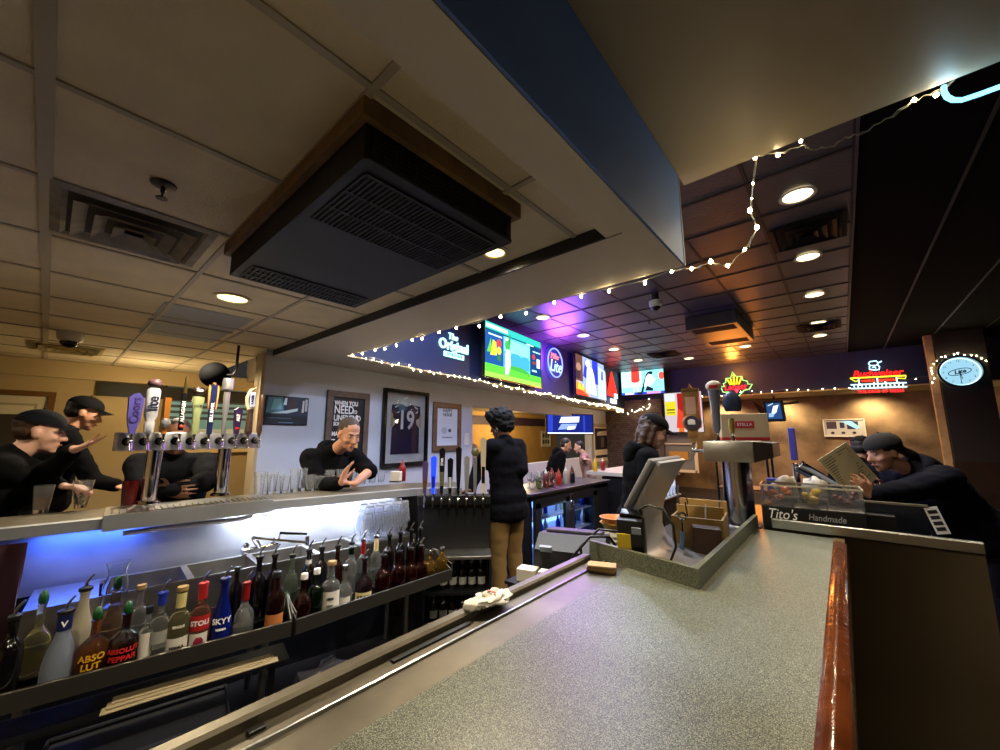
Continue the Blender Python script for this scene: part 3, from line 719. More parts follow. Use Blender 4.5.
text('Budweiser', 0.25, emi('ff2018', 1.5), bs, (0, -0.04, 0.10), ext=0.006, name='sign_lettering', shear=0.25, sx=1.05, bold=0.004)
b = MB(); b.tube([(-0.62, -0.03, 0.0), (0.62, -0.03, 0.0)], 0.02); b.tube([(-0.62, -0.03, 0), (-0.5, -0.03, -0.1), (-0.4, -0.03, -0.06)], 0.014); b.tube([(0.62, -0.03, 0), (0.6, -0.03, -0.08), (0.45, -0.03, -0.06)], 0.014)
b.build('yellow_roof', emi('e0d030', 1.3), bs)
b = MB()
for x_ in (-0.42, 0.0, 0.42): b.tube([(x_, -0.03, -0.03), (x_, -0.03, -0.17)], 0.018)
for z_ in (-0.19, -0.30): b.tube([(-0.62, -0.03, z_), (0.62, -0.03, z_)], 0.018)
for i in range(13): b.tube([(-0.54 + i * 0.09, -0.03, -0.19), (-0.54 + i * 0.09, -0.03, -0.30)], 0.016)
b.build('white_building', emi('b8e4f4', 1.3), bs)
for x_ in (-0.21, 0.21): text('WORLD' if x_ < 0 else 'RENOWN', 0.085, emi('ff3a20', 1.3), bs, (x_, -0.04, -0.10), ext=0.004, name='sign_lettering', bold=0.004)
text('THE KING OF BEERS', 0.115, emi('ff2830', 1.3), bs, (0.03, -0.04, -0.40), ext=0.004, name='sign_lettering', bold=0.003)
b = MB()
for pts in ([(-0.16, 0.30), (-0.12, 0.36), (0.02, 0.37), (0.06, 0.3), (0.0, 0.24), (-0.12, 0.25), (-0.16, 0.30)], [(-0.14, 0.24), (-0.15, 0.15), (-0.06, 0.12), (0.06, 0.12), (0.08, 0.2), (0.04, 0.26)], [(0.06, 0.31), (0.14, 0.35)], [(-0.08, 0.18), (-0.04, 0.22), (0.0, 0.16)]):
    b.tube([(u, -0.03, v + 0.08) for u, v in pts], 0.018, 6)
b.build('white_emblem', emi('b0e4f0', 1.3), bs)
MB().box((0, 0.04, -0.1), (0.9, 0.02, 0.16)).build('transformer', BLACK, bs)
lamp('POINT', (p.x, 11.3, p.z - 0.1), 3, (1.0, 0.5, 0.4), 0.15, name='neon_lamp')
# round lit wall clock on the pillar
p = at_plane(961, 371, (0, 10.4), 90)
ck = thing('lit_wall_clock', 'round pale-blue lit clock on the dark pillar ringed by small bulbs', 'clock', (p.x, 10.50, p.z), 0)
R0 = 0.25
MB().lathe([(R0 * 1.0, 0.1), (R0 * 1.12, 0.1), (R0 * 1.14, 0.0), (R0 * 1.08, -0.04), (R0 * 1.0, -0.03)], (0, 0, 0), 40, Matrix.Rotation(PI / 2, 4, 'X'), closed=True).build('clock_rim', mat('dark_green_rim', '16262a', 0.3), ck, smooth=40)
MB().cone((0, 0.01, 0), (0, 0.03, 0), R0, R0, 40).build('clock_face', emi('8fc0d6', 0.75), ck)
MB().lathe([(R0 * 0.93, -0.02), (R0 * 0.99, -0.025), (R0 * 0.99, -0.005), (R0 * 0.93, -0.005)], (0, 0, 0), 40, Matrix.Rotation(PI / 2, 4, 'X'), closed=True).build('lit_ring', emi('b0ecff', 1.6), ck)
INK = mat('clock_ink', '1a2430', 0.6)
for i in range(12):
    a = PI / 2 - 2 * PI * (i + 1) / 12
    text(str(i + 1), 0.045, INK, ck, (R0 * 0.78 * math.cos(a), 0.006, R0 * 0.78 * math.sin(a)), ext=0.001, name='numeral')
b = MB(); b.tube([(0.125 * math.cos(t) * 1.1, 0.004, 0.055 * math.sin(t) + 0.025 * math.cos(t)) for t in [2 * PI * i / 24 for i in range(25)]], 0.006, 6); b.build('logo_ring', INK, ck)
text('Lite', 0.095, INK, ck, (0, 0.006, 0.0), (PI / 2, -0.2, 0), ext=0.002, name='logo_lettering', shear=0.3, bold=0.003)
b = MB().tube([(0, 0.0, 0), (0.0, 0.0, -0.20)], 0.004, 6); b.tube([(0, 0, 0), (0.02, 0, -0.13)], 0.005, 6); b.build('clock_hands', INK, ck)
# cyan neon tube curving out from the edge of the upper ceiling
NP = lambda px, py: at_plane(px, py, (0, 2.14), 90)
p0 = NP(946, 90)
nt_ = thing('neon_tube', 'glowing cyan-white neon tube hooked below the edge of the beige ceiling', 'neon tube', p0)
pts = [NP(*q) for q in ((944, 86), (944, 92), (947, 97), (953, 100), (962, 100), (980, 94), (1010, 83), (1060, 64))]
MB().tube([q - p0 for q in pts], 0.009, 10).build('glowing_tube', emi('7adcff', 1.7), nt_, smooth=60)
for q in (pts[0], pts[6]): MB().cone(q - p0, Vector((q.x, q.y + 0.03, DARK_Z)) - p0, 0.006).build('hanger', BLACK, nt_)
lamp('POINT', pts[2] + Vector((0, -0.03, -0.03)), 0.5, (0.45, 0.8, 1.0), 0.02, name='neon_lamp')

# ---------------------------------------------------------------- string lights
BULB = emi('ffe2a8', 60); M_WIRE = mat('clear_wire', '6c6a5e', 0.4)
bulb_me = {}
def string_lights(label, path, step, sag=0.02, jitter=0.012, drop=(0, 0, 0), bulb=BULB, r=0.008, seed=1, pull=0):
    rnd = random.Random(seed)
    path = [Vector(p) for p in path]
    t = thing('string_lights', label, 'string lights', path[0], 0)
    pts = []; bulbs = []
    for a, b_ in zip(path[:-1], path[1:]):
        L = (b_ - a).length; n = max(2, int(L / step))
        for i in range(n):
            u = i / n
            q = a.lerp(b_, u) + Vector((rnd.uniform(-1, 1), rnd.uniform(-1, 1), rnd.uniform(-1, 1))) * jitter - Vector((0, 0, sag * math.sin(PI * (i % 5) / 5)))
            pts.append(q - path[0]); bulbs.append(q - path[0])
    pts.append(path[-1] - path[0])
    MB().tube(pts, 0.0022, 5).build('wire', M_WIRE, t)
    first = None
    for q in bulbs[:95]:
        off = Vector((rnd.uniform(-1, 1) * 0.012, rnd.uniform(-1, 1) * 0.012, -0.014 - rnd.random() * 0.012))
        if first is None:
            first = MB().lathe([(0, -r * 1.3), (r * 0.7, -r * 0.8), (r, 0), (r * 0.6, r * 1.0), (0, r * 1.4)], n=8).build('bulb', bulb, t, smooth=180); o = first
        else:
            o = first.copy(); COL.objects.link(o); o.parent = t
        o.location = q + off
    return t
sp = lambda y, z, off=0.03: (tvx(y) + 0.012 + off, y, z)
string_lights('warm string lights along the lower edge of the navy television soffit', [sp(2.15, 2.42), sp(4.2, 2.40), sp(6.6, 2.40), sp(9.0, 2.39)], 0.115, 0.02, 0.022, seed=2, r=0.0075)
string_lights('warm string lights bunched at the far end of the television soffit', [sp(9.05, 2.40), sp(10.6, 2.36), sp(11.2, 2.30), (-4.55, 11.45, 2.30), (-4.2, 11.5, 2.45), (-4.2, 11.5, 2.75)], 0.075, 0.02, 0.05, seed=3, r=0.009)
string_lights('warm string lights along the edge of the white bulkhead over the bar', [(-3.75, 2.0, 2.405), (-2.4, 2.0, 2.405), (-1.3, 2.0, 2.405), (-0.53, 2.0, 2.40)], 0.19, 0.01, 0.010, seed=4, r=0.0085)
dz = BEIGE_Z - 0.01
E_ = lambda px, py, y=2.10: at_plane(px, py, (0, y), 90)
def strand(label, wire, bulbs, r=0.0075):
    w = [E_(*p) for p in wire]; t = thing('string_lights', label, 'string lights', w[0])
    pts = []
    for a, b_ in zip(w[:-1], w[1:]):
        for i in range(4): pts.append(a.lerp(b_, i / 4) - w[0] + Vector((0, 0.004 * math.sin(i * 2.2), 0.004 * math.cos(i * 2.7))))
    pts.append(w[-1] - w[0]); MB().tube(pts, 0.002, 5).build('wire', M_WIRE, t)
    MB().tube([p + Vector((0.004, 0.003, 0.005 * math.sin(k_))) for k_, p in enumerate(pts)], 0.0016, 5).build('wire', M_WIRE, t)
    first = None
    for px, py, s_ in bulbs:
        if first is None: o = first = MB().lathe([(0, -r * 1.3), (r * 0.7, -r * 0.8), (r, 0), (r * 0.6, r * 1.0), (0, r * 1.4)], n=8).build('bulb', BULB, t, smooth=180)
        else: o = first.copy(); COL.objects.link(o); o.parent = t
        o.location = E_(px, py) - w[0] + Vector((0, -0.006, 0)); o.scale = (s_, s_, s_)
    return t
strand('loose strand of string lights hanging from the beige ceiling edge beside the bulkhead corner', [(672, 271), (692, 268), (711, 263), (728, 266), (745, 250), (757, 228), (750, 212), (752, 190), (756, 157)],
    [(672, 272, 1), (692, 269, 1.1), (711, 262, 1.3), (728, 266, 1.1), (745, 250, 1), (757, 228, 1.3), (750, 211, 1.3), (752, 199, 0.5), (753, 184, 0.6), (755, 158, 1.2)])
strand('string lights clipped along the beige ceiling edge toward the neon tube', [(757, 156), (777, 153), (804, 146), (812, 150), (830, 147), (845, 138), (862, 133), (885, 120), (913, 101), (935, 92), (975, 67), (1040, 42)],
    [(778, 156, 1.1), (801, 142, 0.9), (914, 101, 1.0), (936, 96, 1.1), (975, 69, 1.2), (1035, 47, 1)])
string_lights('fine string lights along the navy header of the far wall', [(-3.0, 11.62, 2.66), (-1.4, 11.62, 2.68), (0.2, 11.62, 2.66), (1.38, 11.05, 2.70)], 0.21, 0.01, 0.035, seed=7, r=0.008)
ring = [(ck.location.x + 0.35 * math.cos(a), 10.49, ck.location.z + 0.34 * math.sin(a)) for a in [PI * 1.12 - i * 0.4 for i in range(9)]]
string_lights('short string of bulbs arched around the lit clock', ring, 0.2, 0.0, 0.02, seed=8, r=0.008)
# ---------------------------------------------------------------- pictures on the white wall
RZ_W = math.radians(97)
def on_wall(px, py, off=0.0):
    q = at_plane(px, py, (-4.73 + off, 4.2), -7); return q
def framed(name, label, cat, corners, mf, fw, polys, depth=0.03, glass=True):
    tl, bl, br, tr_ = [on_wall(*c) for c in corners]
    h = ((tl.z - bl.z) + (tr_.z - br.z)) / 2; w = ((tr_ - tl).to_2d().length + (br - bl).to_2d().length) / 2; c = (tl + bl + br + tr_) / 4
    t = thing(name, label, cat, (wwx(c.y) + 0.002, c.y, c.z), RZ_W)
    if mf:
        b = MB()
        for (a, bq) in (((-w / 2, h / 2 - fw / 2), (w / 2, h / 2 - fw / 2)), ((-w / 2, -h / 2 + fw / 2), (w / 2, -h / 2 + fw / 2))): b.box((0, -depth / 2, a[1]), (w, depth, fw), bev=0.004)
        for x_ in (-w / 2 + fw / 2, w / 2 - fw / 2): b.box((x_, -depth / 2, 0), (fw, depth, h - 2 * fw), bev=0.004)
        b.build('frame', mf, t)
    iw, ih = w - 2 * fw, h - 2 * fw
    MB().box((0, -0.006, 0), (iw + 0.01, 0.008, ih + 0.01)).build('backing', mat('backing_board', '1c1c20', 0.7), t)
    pic = picture('print', polys, t, -0.0115, iw, ih, -iw / 2, -ih / 2)
    if glass: MB().box((0, -0.022, 0), (iw, 0.002, ih)).build('glass_pane', GLASS, t)
    return t, iw, ih
M_FW = mat('grey_brown_frame_wood', '5a4a40', 0.5, noise_amt=0.3, noise_scale=14)
t, iw, ih = framed('framed_poster', 'black poster in a wooden frame behind the seated man, with white lettering', 'picture', [(328, 389), (321, 463), (363, 467), (371, 395)], M_FW, 0.075,
    [('0b0b12', rect(0, 0, 1, 1)), ('d8cc98', [(.66, .38), (.7, .6), (.74, .68), (.82, .68), (.86, .58), (.9, .44), (.86, .38)]), ('e8e4d0', disc(.78, .69, .05, ry=.03)), ('c8a860', [(.72, .05), (.7, .36), (.86, .36), (.84, .05)]), ('b84040', disc(.55, .93, .03))], glass=False)
PW = mat('white_print', 'e0e0e0', 0.6)
for s_, sz, u, v in (('WHEN YOU', .075, .05, .90), ('NEED', .135, .05, .79), ('TO', .06, .62, .765), ('UNFRIEND', .098, .05, .655), ('SOMEONE...', .06, .05, .56), ('MAKE', .07, .02, .40), ('IT', .07, .02, .28), ('BAD', .08, .02, .18)):
    text(s_, sz, PW, t, (-iw / 2 + u * iw, -0.016, -ih / 2 + v * ih), ext=0.0008, align='LEFT', name='poster_lettering', sx=0.78, bold=0.002)
t, iw, ih = framed('framed_jersey', 'dark purple sports jersey numbered 19 in a black frame with white mat', 'picture', [(384, 387), (378, 467), (424, 465), (428, 394)], BLACKG, 0.05, [('c4c4c8', rect(0, 0, 1, 1))], 0.05)
b = MB(); J = [(.06, .06), (.94, .06), (.93, .52), (.84, .58), (.82, .66), (.96, .72), (.95, .92), (.66, .94), (.5, .90), (.34, .94), (.05, .92), (.04, .72), (.18, .66), (.16, .58), (.07, .52)]
b.prism([(-iw / 2 + (0.1 + 0.8 * u) * iw, -0.013, -ih / 2 + (0.07 + 0.82 * v) * ih) for u, v in J], (0, -0.006, 0))
jr = b.build('jersey', mat('purple_mesh_cloth', '24143c', 0.8, noise_amt=0.15, noise_scale=25, bump=0.1, bump_scale=200), t)
text('19', 0.36, mat('white_number', 'd8d8dc', 0.7), t, (0, -0.0205, 0.1 * ih), ext=0.001, name='jersey_number', sx=0.85, bold=0.008)
pl_ = [('c8c8d0', [(.2, .80), (.3, .83), (.3, .81), (.22, .78)]), ('c8c8d0', [(.70, .83), (.8, .79), (.79, .77), (.7, .81)]), ('b89858', [(.12, .5), (.13, .72), (.17, .68), (.17, .52)]), ('b89858', [(.84, .52), (.84, .68), (.88, .7), (.88, .5)]), ('c8c8d0', [(.24, .71), (.32, .74), (.31, .71)]), ('c8c8d0', [(.72, .72), (.8, .76), (.78, .72)])]
picture('jersey_trim', pl_, t, -0.0205, iw, ih, -iw / 2, -ih / 2)
t, iw, ih = framed('framed_notice', 'pale printed notice in a brown wooden frame right of the jersey', 'picture', [(433, 401), (431, 451), (459, 451), (461, 405)], mat('brown_frame_wood', '5f4936', 0.5, noise_amt=0.3, noise_scale=14), 0.085,
    [('b4bccc', rect(0, 0, 1, 1)), ('98a0b4', disc(.36, .4, .13, ry=.09)), ('30343c', disc(.62, .4, .07, ry=.05)), ('8890a0', rect(.2, .70, .84, .705)), ('8890a0', rect(.2, .66, .84, .665)), ('8890a0', rect(.2, .60, .8, .605)), ('60687a', rect(.25, .2, .75, .225))], glass=False)
for s_, sz, v in (('HAPPY', .075, .93), ('HOUR', .075, .82)): text(s_, sz, mat('dark_print', '2c3038', 0.6), t, (0, -0.016, -ih / 2 + v * ih), ext=0.0008, name='notice_lettering', bold=0.001)
framed('metal_sign', 'small unframed dark blue picture sign near the end of the white wall', 'picture', [(266, 396), (263, 424), (306, 425), (308, 398)], None, 0.0,
    [('1e2c40', rect(0, 0, 1, 1)), ('5890a8', [(.02, .4), (.05, .95), (.38, .98), (.42, .4)]), ('88c8dc', [(.12, .5), (.18, .9), (.34, .92), (.36, .55)]), ('c8e4ec', [(.4, .7), (.42, .96), (.48, .96), (.47, .7)]), ('382c34', rect(.5, .5, .72, .95)), ('b8b8bc', [(.84, .45), (.86, .9), (.9, .9), (.9, .45)]), ('a8a8ac', rect(.92, .5, .98, .95)), ('b8ccd0', [(.1, .38), (.4, .48), (.75, .6), (.74, .5), (.5, .4)]), ('0c1420', rect(0, 0, 1, .32)), ('54708a', rect(.3, .05, .66, .08)), ('3a5068', rect(.05, .2, .6, .24))], glass=False)
p = on_wall(466.5, 439)
sw = thing('light_switch', 'white light switch on the wall right of the framed notice', 'switch', (wwx(p.y) + 0.002, p.y, p.z), RZ_W)
MB().box((0, -0.004, 0), (0.12, 0.008, 0.2), bev=0.003).build('switch_plate', mat('white_plastic', 'c9c6c0', 0.4), sw); MB().box((0, -0.011, 0), (0.03, 0.012, 0.06)).build('toggle', mat('white_plastic', 'c9c6c0', 0.4), sw)
t, iw, ih = framed('framed_poster', 'dark drink poster in a pale frame on the pier beyond the opening', 'picture', [(592, 424), (592, 466), (611, 463), (611, 424)], mat('grey_poster_frame', '8c8578', 0.5), 0.1,
    [('c8c0a8', rect(0, 0, 1, 1)), ('17171c', rect(.08, .34, .92, .96)), ('b0a898', [(.2, .74), (.25, .86), (.8, .9), (.78, .76)]), ('50504c', rect(.4, .4, .6, .7)), ('2a2a30', rect(.1, .1, .85, .18))], glass=False)
# round black wall speaker near the end of the white wall
p = at_depth(215, 375, 3.75)
sk = thing('round_speaker', 'black round speaker hanging by the end of the white wall', 'speaker', (p.x, p.y, p.z), 0.4)
MB().ball((0, 0, 0), 0.125, n=24).build('speaker_shell', mat('matte_black_shell', '040405', 0.9, spec=0.1), sk, smooth=180)
MB().lathe([(0.05, -0.118), (0.07, -0.112), (0.07, -0.1)], (0, 0, 0), 20, Matrix.Rotation(PI / 2, 4, 'X')).build('speaker_ring', BLACKG, sk)
MB().tube([(0.1, 0.02, 0), (0.16, 0.06, 0.0), (0.17, 0.08, 0.05), (0.17, 0.08, TILE_Z - p.z)], 0.012).build('bracket', BLACK, sk)
# pictures of the dining room and the stone wall
b0 = at_plane(0, 432, (-6.93, 0), 0)
def wall_pic(label, x, y, z, w, h, rz, mf, fw, polys, name='framed_picture'):
    t = thing(name, label, 'picture', (x, y, z), rz)
    b = MB()
    for s_ in (-1, 1): b.box((0, -0.015, s_ * (h / 2 - fw / 2)), (w, 0.03, fw), bev=0.004); b.box((s_ * (w / 2 - fw / 2), -0.015, 0), (fw, 0.03, h - 2 * fw), bev=0.004)
    b.build('frame', mf, t); MB().box((0, -0.005, 0), (w - fw, 0.006, h - fw)).build('backing', mat('backing_board', '1c1c20', 0.7), t)
    picture('print', polys, t, -0.009, w - 2 * fw, h - 2 * fw, -w / 2 + fw, -h / 2 + fw); return t
p = at_plane(0, 433, (-6.93, 0), 0)
wall_pic('gold-framed picture on the cream dining wall behind the capped man', -6.945, p.y, p.z, 0.72, 0.95, PI / 2, mat('gold_wood_frame', '6a4a20', 0.4), 0.06, [('cfc6ac', rect(0, 0, 1, 1)), ('a89c80', rect(.12, .1, .88, .9)), ('d8d0b8', rect(.16, .13, .84, .87)), ('3a3226', rect(.3, .3, .7, .75))])
p = at_plane(212, 420, (-6.93, 0), 0)
wall_pic('beach print with blue stripes and sand behind the tap handles', -6.945, p.y, p.z, 1.15, 1.0, PI / 2, mat('thin_brown_frame', '4a3018', 0.5), 0.03, [('7fb8d8', rect(0, 0, 1, 1))] + [('3a4a5c', rect(0, .5 + i * .085, 1, .54 + i * .085)) for i in range(6)] + [('e0c890', rect(0, 0, 1, .3)), ('c8dce8', rect(0, .3, 1, .36)), ('8a5a30', disc(.2, .24, .2, ry=.18))], 'beach_print')
p = at_plane(546, 439, (-8.53, 8), 0)
wall_pic('white-matted picture with dark shapes on the mustard wall through the opening', -8.545, p.y, p.z, 0.62, 0.6, PI / 2, mat('white_frame', 'd0c8b4', 0.5), 0.05, [('d8d2bc', rect(0, 0, 1, 1))] + [('2a241c', rect(.12 + .3 * i, .15 + .45 * j, .32 + .3 * i, .45 + .45 * j)) for i in range(3) for j in range(2)])
p = at_plane(844, 428, (0, 13.18), 90)
wb = wall_pic('pale board with small dark photos on the stone wall', p.x, 13.195, p.z, 0.80, 0.44, 0, mat('white_frame', 'd0c8b4', 0.5), 0.02, [('b0aaa0', rect(0, 0, 1, 1)), ('3a2c30', rect(.06, .45, .32, .9)), ('1c2434', rect(.4, .5, .52, .85)), ('16203c', rect(.58, .42, .86, .9)), ('8cc8e8', [(.28, 1), (.42, .95), (.82, .4), (.9, .55), (.66, 1)])] + [('28201c', disc(.2 + .27 * i, .2, .05, ry=.08)) for i in range(3)], 'photo_board')
# lit posters and a timber window frame left of the leaf neon
p = at_plane(683, 412, (0, 11.55), 90)
ps = thing('lit_poster', 'bright yellow red and white lit poster under the navy header behind the tall taps', 'poster', (p.x, 11.58, p.z), 0)
picture('print', [('d8c8d0', rect(0, 0, 1, 1)), ('f0e030', rect(.02, .42, .32, .78)), ('e8f0f4', rect(.02, .78, .3, .98)), ('b02020', rect(.36, .1, .52, .98)), ('e84830', [(.3, .1), (.36, .6), (.5, .5), (.5, .1)]), ('c83030', rect(.8, .1, .96, .98)), ('e07020', rect(.36, .0, .5, .1)), ('303020', rect(.06, .55, .28, .58)), ('303020', rect(.06, .48, .28, .5))], ps, -0.02, 0.98, 1.1, -0.49, -0.55, 0.6)
MB().box((0, 0, 0), (1.0, 0.03, 1.12)).build('light_box', BLACK, ps)
p = at_plane(676, 462, (0, 11.75), 90)
wf = thing('timber_window', 'cream-framed window in the far corner behind the staff member', 'window', (p.x, 11.72, 0.62), 0)
b = MB(); b.box((-0.42, 0, 0.7), (0.08, 0.06, 1.5)); b.box((0.55, 0, 0.7), (0.08, 0.06, 1.5)); b.box((0.06, 0, 1.42), (1.0, 0.06, 0.07)); b.box((0.06, 0, 0.72), (0.9, 0.04, 0.03)); b.box((0.06, 0, -0.02), (1.0, 0.06, 0.07))
b.build('window_frame', mat('cream_timber', 'c2b08c', 0.5), wf)
MB().box((0.06, 0.02, 0.7), (0.9, 0.01, 1.4)).build('window_pane', mat('dim_pane', '6a6a60', 0.2), wf)
MB().box((0.1, -0.02, 0.4), (0.5, 0.02, 0.22)).build('yellow_notice', paint('a8781c'), wf)
# ---------------------------------------------------------------- bar across the aisle
BZ = 1.12
LIP = [(-3.10, -1.2), (-3.06, -0.14), (-3.02, 0.24), (-2.96, 0.99), (-2.73, 2.09), (-2.50, 2.38)]
LIPV = [Vector((x, y, 0)) for x, y in LIP]
M_BARTOP = mat('worn_bar_top', '625b4e', 0.3, noise_amt=0.3, noise_scale=40)
lb = thing('back_bar', 'long angled bar with steel lip where the customers sit, glasses along it', 'bar', (-3.1, 1.0, 0))
b = MB()
# top slab: path with the customers' side to the left of travel
b.sweep([(-0.03, 0), (-0.03, -0.045), (-0.47, -0.045), (-0.47, 0)], [(x, y, BZ) for x, y in LIP])
b.build('bar_top', M_BARTOP, lb, True)
b = MB(); b.sweep([(0.0, 0.004), (0.0, -0.05), (-0.012, -0.05), (-0.05, -0.02), (-0.06, -0.02), (-0.06, 0.004)], [(x, y, BZ) for x, y in LIP])
b.build('steel_lip', mat('satin_steel_front', 'a4a6a8', 0.5, 0.55, noise_amt=0.1, noise_scale=6), lb, True)
b = MB(); b.sweep([(-0.14, -0.05), (-0.14, -0.36), (-0.16, -0.36), (-0.16, -0.05)], [(x, y, BZ) for x, y in LIP[:-2] + [(-2.755, 1.97)]])
b.build('back_splash', mat('satin_steel_splash', 'b4b6bc', 0.4, 0.75, noise_amt=0.15, noise_scale=5), lb, True)
b = MB(); b.sweep([(-0.15, -0.37), (-0.15, -BZ), (-0.17, -BZ), (-0.17, -0.37)], [(x, y, BZ) for x, y in LIP[:-2] + [(-2.755, 1.97)]]); b.build('dark_fill_panel', mat('black_panel', '0a0a0c', 0.6), lb, True)  # black panel added to keep the space below the sink dark
b = MB(); b.sweep([(-0.40, -0.045), (-0.40, -BZ), (-0.44, -BZ), (-0.44, -0.045)], [(x, y, BZ) for x, y in LIP])
b.build('customer_side', M_DWOOD, lb, True)

# ---------------------------------------------------------------- sinks
SZ = 0.80
f0, f1 = Vector((-2.763, 0.02, 0)), Vector((-2.57, 1.96, 0))
k0, k1 = Vector((-3.13, 0.05, 0)), Vector((-2.885, 1.97, 0))
sk_ = thing('bar_sink', 'four-bowl stainless bar sink with drainboard under the lit splash', 'sink', (-2.8, 1.0, 0))
def sp_(u, v, z):   # u along, v from front to back
    a = f0.lerp(f1, u); c = k0.lerp(k1, u); q = a.lerp(c, v); return (q.x, q.y, z)
b = MB()
us = [0.12, 0.30, 0.47, 0.64, 0.79]
def quad(*pts): b.poly(pts)
# rim front and back, end areas
for (u0, u1, v0, v1) in ((0, 1, 0, 0.08), (0, 1, 0.9, 1.0), (0, us[0], 0.08, 0.9)): quad(sp_(u0, v0, SZ), sp_(u1, v0, SZ), sp_(u1, v1, SZ), sp_(u0, v1, SZ))
for u in us[1:]: quad(sp_(u - 0.008, 0.08, SZ), sp_(u + 0.008, 0.08, SZ), sp_(u + 0.008, 0.9, SZ), sp_(u - 0.008, 0.9, SZ))
quad(sp_(us[-1] + 0.008, 0.08, SZ - 0.004), sp_(1, 0.08, SZ - 0.004), sp_(1, 0.9, SZ - 0.004), sp_(us[-1] + 0.008, 0.9, SZ - 0.004))
b.build('sink_rim', STEEL, sk_, True)
for ua, ub in zip(us[:-1], us[1:]):
    b = MB(); ua += 0.008; ub -= 0.008; zz = SZ - 0.22
    P8 = [(ua, 0.08), (ub, 0.08), (ub, 0.9), (ua, 0.9)]
    for i in range(4):
        j = (i + 1) % 4; quad(sp_(*P8[i], SZ), sp_(*P8[j], SZ), sp_(*P8[j], zz), sp_(*P8[i], zz))
    quad(*[sp_(*p, zz) for p in P8]); b.build('bowl', STEEL2, sk_, True)
b = MB(); quad(sp_(0, 0, SZ), sp_(1, 0, SZ), sp_(1, 0, SZ - 0.24), sp_(0, 0, SZ - 0.24)); b.prism([sp_(0, -0.02, SZ - 0.012), sp_(1, -0.02, SZ - 0.012), sp_(1, 0.0, SZ - 0.012), sp_(0, 0.0, SZ - 0.012)], (0, 0, 0.02))
b.build('apron', STEEL2, sk_, True)
for u in (0.02, 0.5, 0.98):
    for v in (0.1, 0.9): MB().cone(sp_(u, v, 0), sp_(u, v, SZ - 0.23 if u == 0.5 else SZ - 0.03), 0.02).build('leg', STEEL2, sk_, True)
# tall end box under the drying glasses
b = MB(); b.prism([sp_(0.80, 0.02, SZ + 0.0), sp_(1.0, 0.02, SZ + 0.0), sp_(1.0, 0.9, SZ + 0.0), sp_(0.80, 0.9, SZ + 0.0)], (0, 0, 0.014)); b.build('drainboard', STEEL, sk_, True)
# faucet with double-jointed spout
fb = sp_(0.50, 0.97, SZ)
fc = thing('bar_faucet', 'chrome double-jointed faucet over the sink bowls', 'faucet', fb)
q0 = Vector(at_depth(254, 538, 2.62)) - Vector(fb); q1 = Vector(at_depth(307, 543, 2.66)) - Vector(fb); q2 = Vector(at_depth(307, 534, 2.66)) - Vector(fb); q3 = Vector(at_depth(280, 533, 2.60)) - Vector(fb); q4 = Vector(at_depth(279, 538, 2.60)) - Vector(fb)
b = MB().box((0.03, 0, 0.03), (0.05, 0.22, 0.045), bev=0.01); b.cone((0.03, 0, 0.03), q0, 0.016); b.build('faucet_body', CHROME, fc)
b = MB().tube([q0, q1], 0.010, 8); b.cone(q1 - Vector((0, 0, 0.012)), q1 + Vector((0, 0, 0.045)), 0.013); b.build('lower_arm', CHROME, fc, smooth=40)
b = MB().tube([q4 - Vector((0, 0, 0.008)), q3, q2], 0.009, 8); b.build('upper_spout', CHROME, fc, smooth=40)
for s_ in (-1, 1): MB().lathe([(0, 0.05), (0.018, 0.05), (0.022, 0.07), (0.012, 0.085), (0, 0.086)], (0.03, s_ * 0.08, 0), 12).build('tap_knob', CHROME, fc, smooth=50)
# light strips fitted under the bar lip
for (ya, yb, col, e, label) in ((0.85, 1.95, (0.72, 0.80, 1.0), 13, 'cool white light strip under the bar lip over the drying glasses'), (0.02, 0.42, (0.05, 0.15, 1.0), 3, 'blue light strip under the bar lip near the red towel')):
    xa = -2.96 + (ya - 0.99) * 0.205 if ya > 0.3 else -3.04; xb = -2.96 + (yb - 0.99) * 0.205 if ya > 0.3 else -3.03
    off = 0.10
    t = thing('light_strip', label, 'light strip', ((xa + xb) / 2 - off, (ya + yb) / 2, BZ - 0.06))
    a_, b_ = Vector((xa - off, ya, BZ - 0.058)), Vector((xb - off, yb, BZ - 0.058))
    MB().tube([a_ - t.location, b_ - t.location], 0.006, 6).build('led_tube', emi(col, 1.5), t)
    m_ = (a_ + b_) / 2; lamp('AREA', (m_.x + 0.03, m_.y, m_.z - 0.012), e, col, shape=(0.02, (b_ - a_).length), name='strip_lamp').rotation_euler = (0, 0, math.atan2(-(b_ - a_).x, (b_ - a_).y))
# pipe and wires under the lip
b = MB().tube([(-3.05, 0.34, 1.03), (-3.0, 0.9, 1.03), (-2.99, 0.94, 1.04), (-2.985, 0.95, 1.058)], 0.014, 8)
tag(b.build('drain_pipe', mat('white_pipe', 'b8b4ac', 0.4), None, smooth=60), 'white plastic pipe running under the steel tap station', 'pipe')
b = MB().tube([(-2.97, 0.98, 1.045), (-2.96, 1.05, 1.03), (-2.9, 1.3, 1.04), (-2.85, 1.5, 1.06)], 0.004, 6)
tag(b.build('thin_cable', mat('white_cable', 'c8c4bc', 0.4)), 'thin white cable sagging under the bar lip', 'cable')
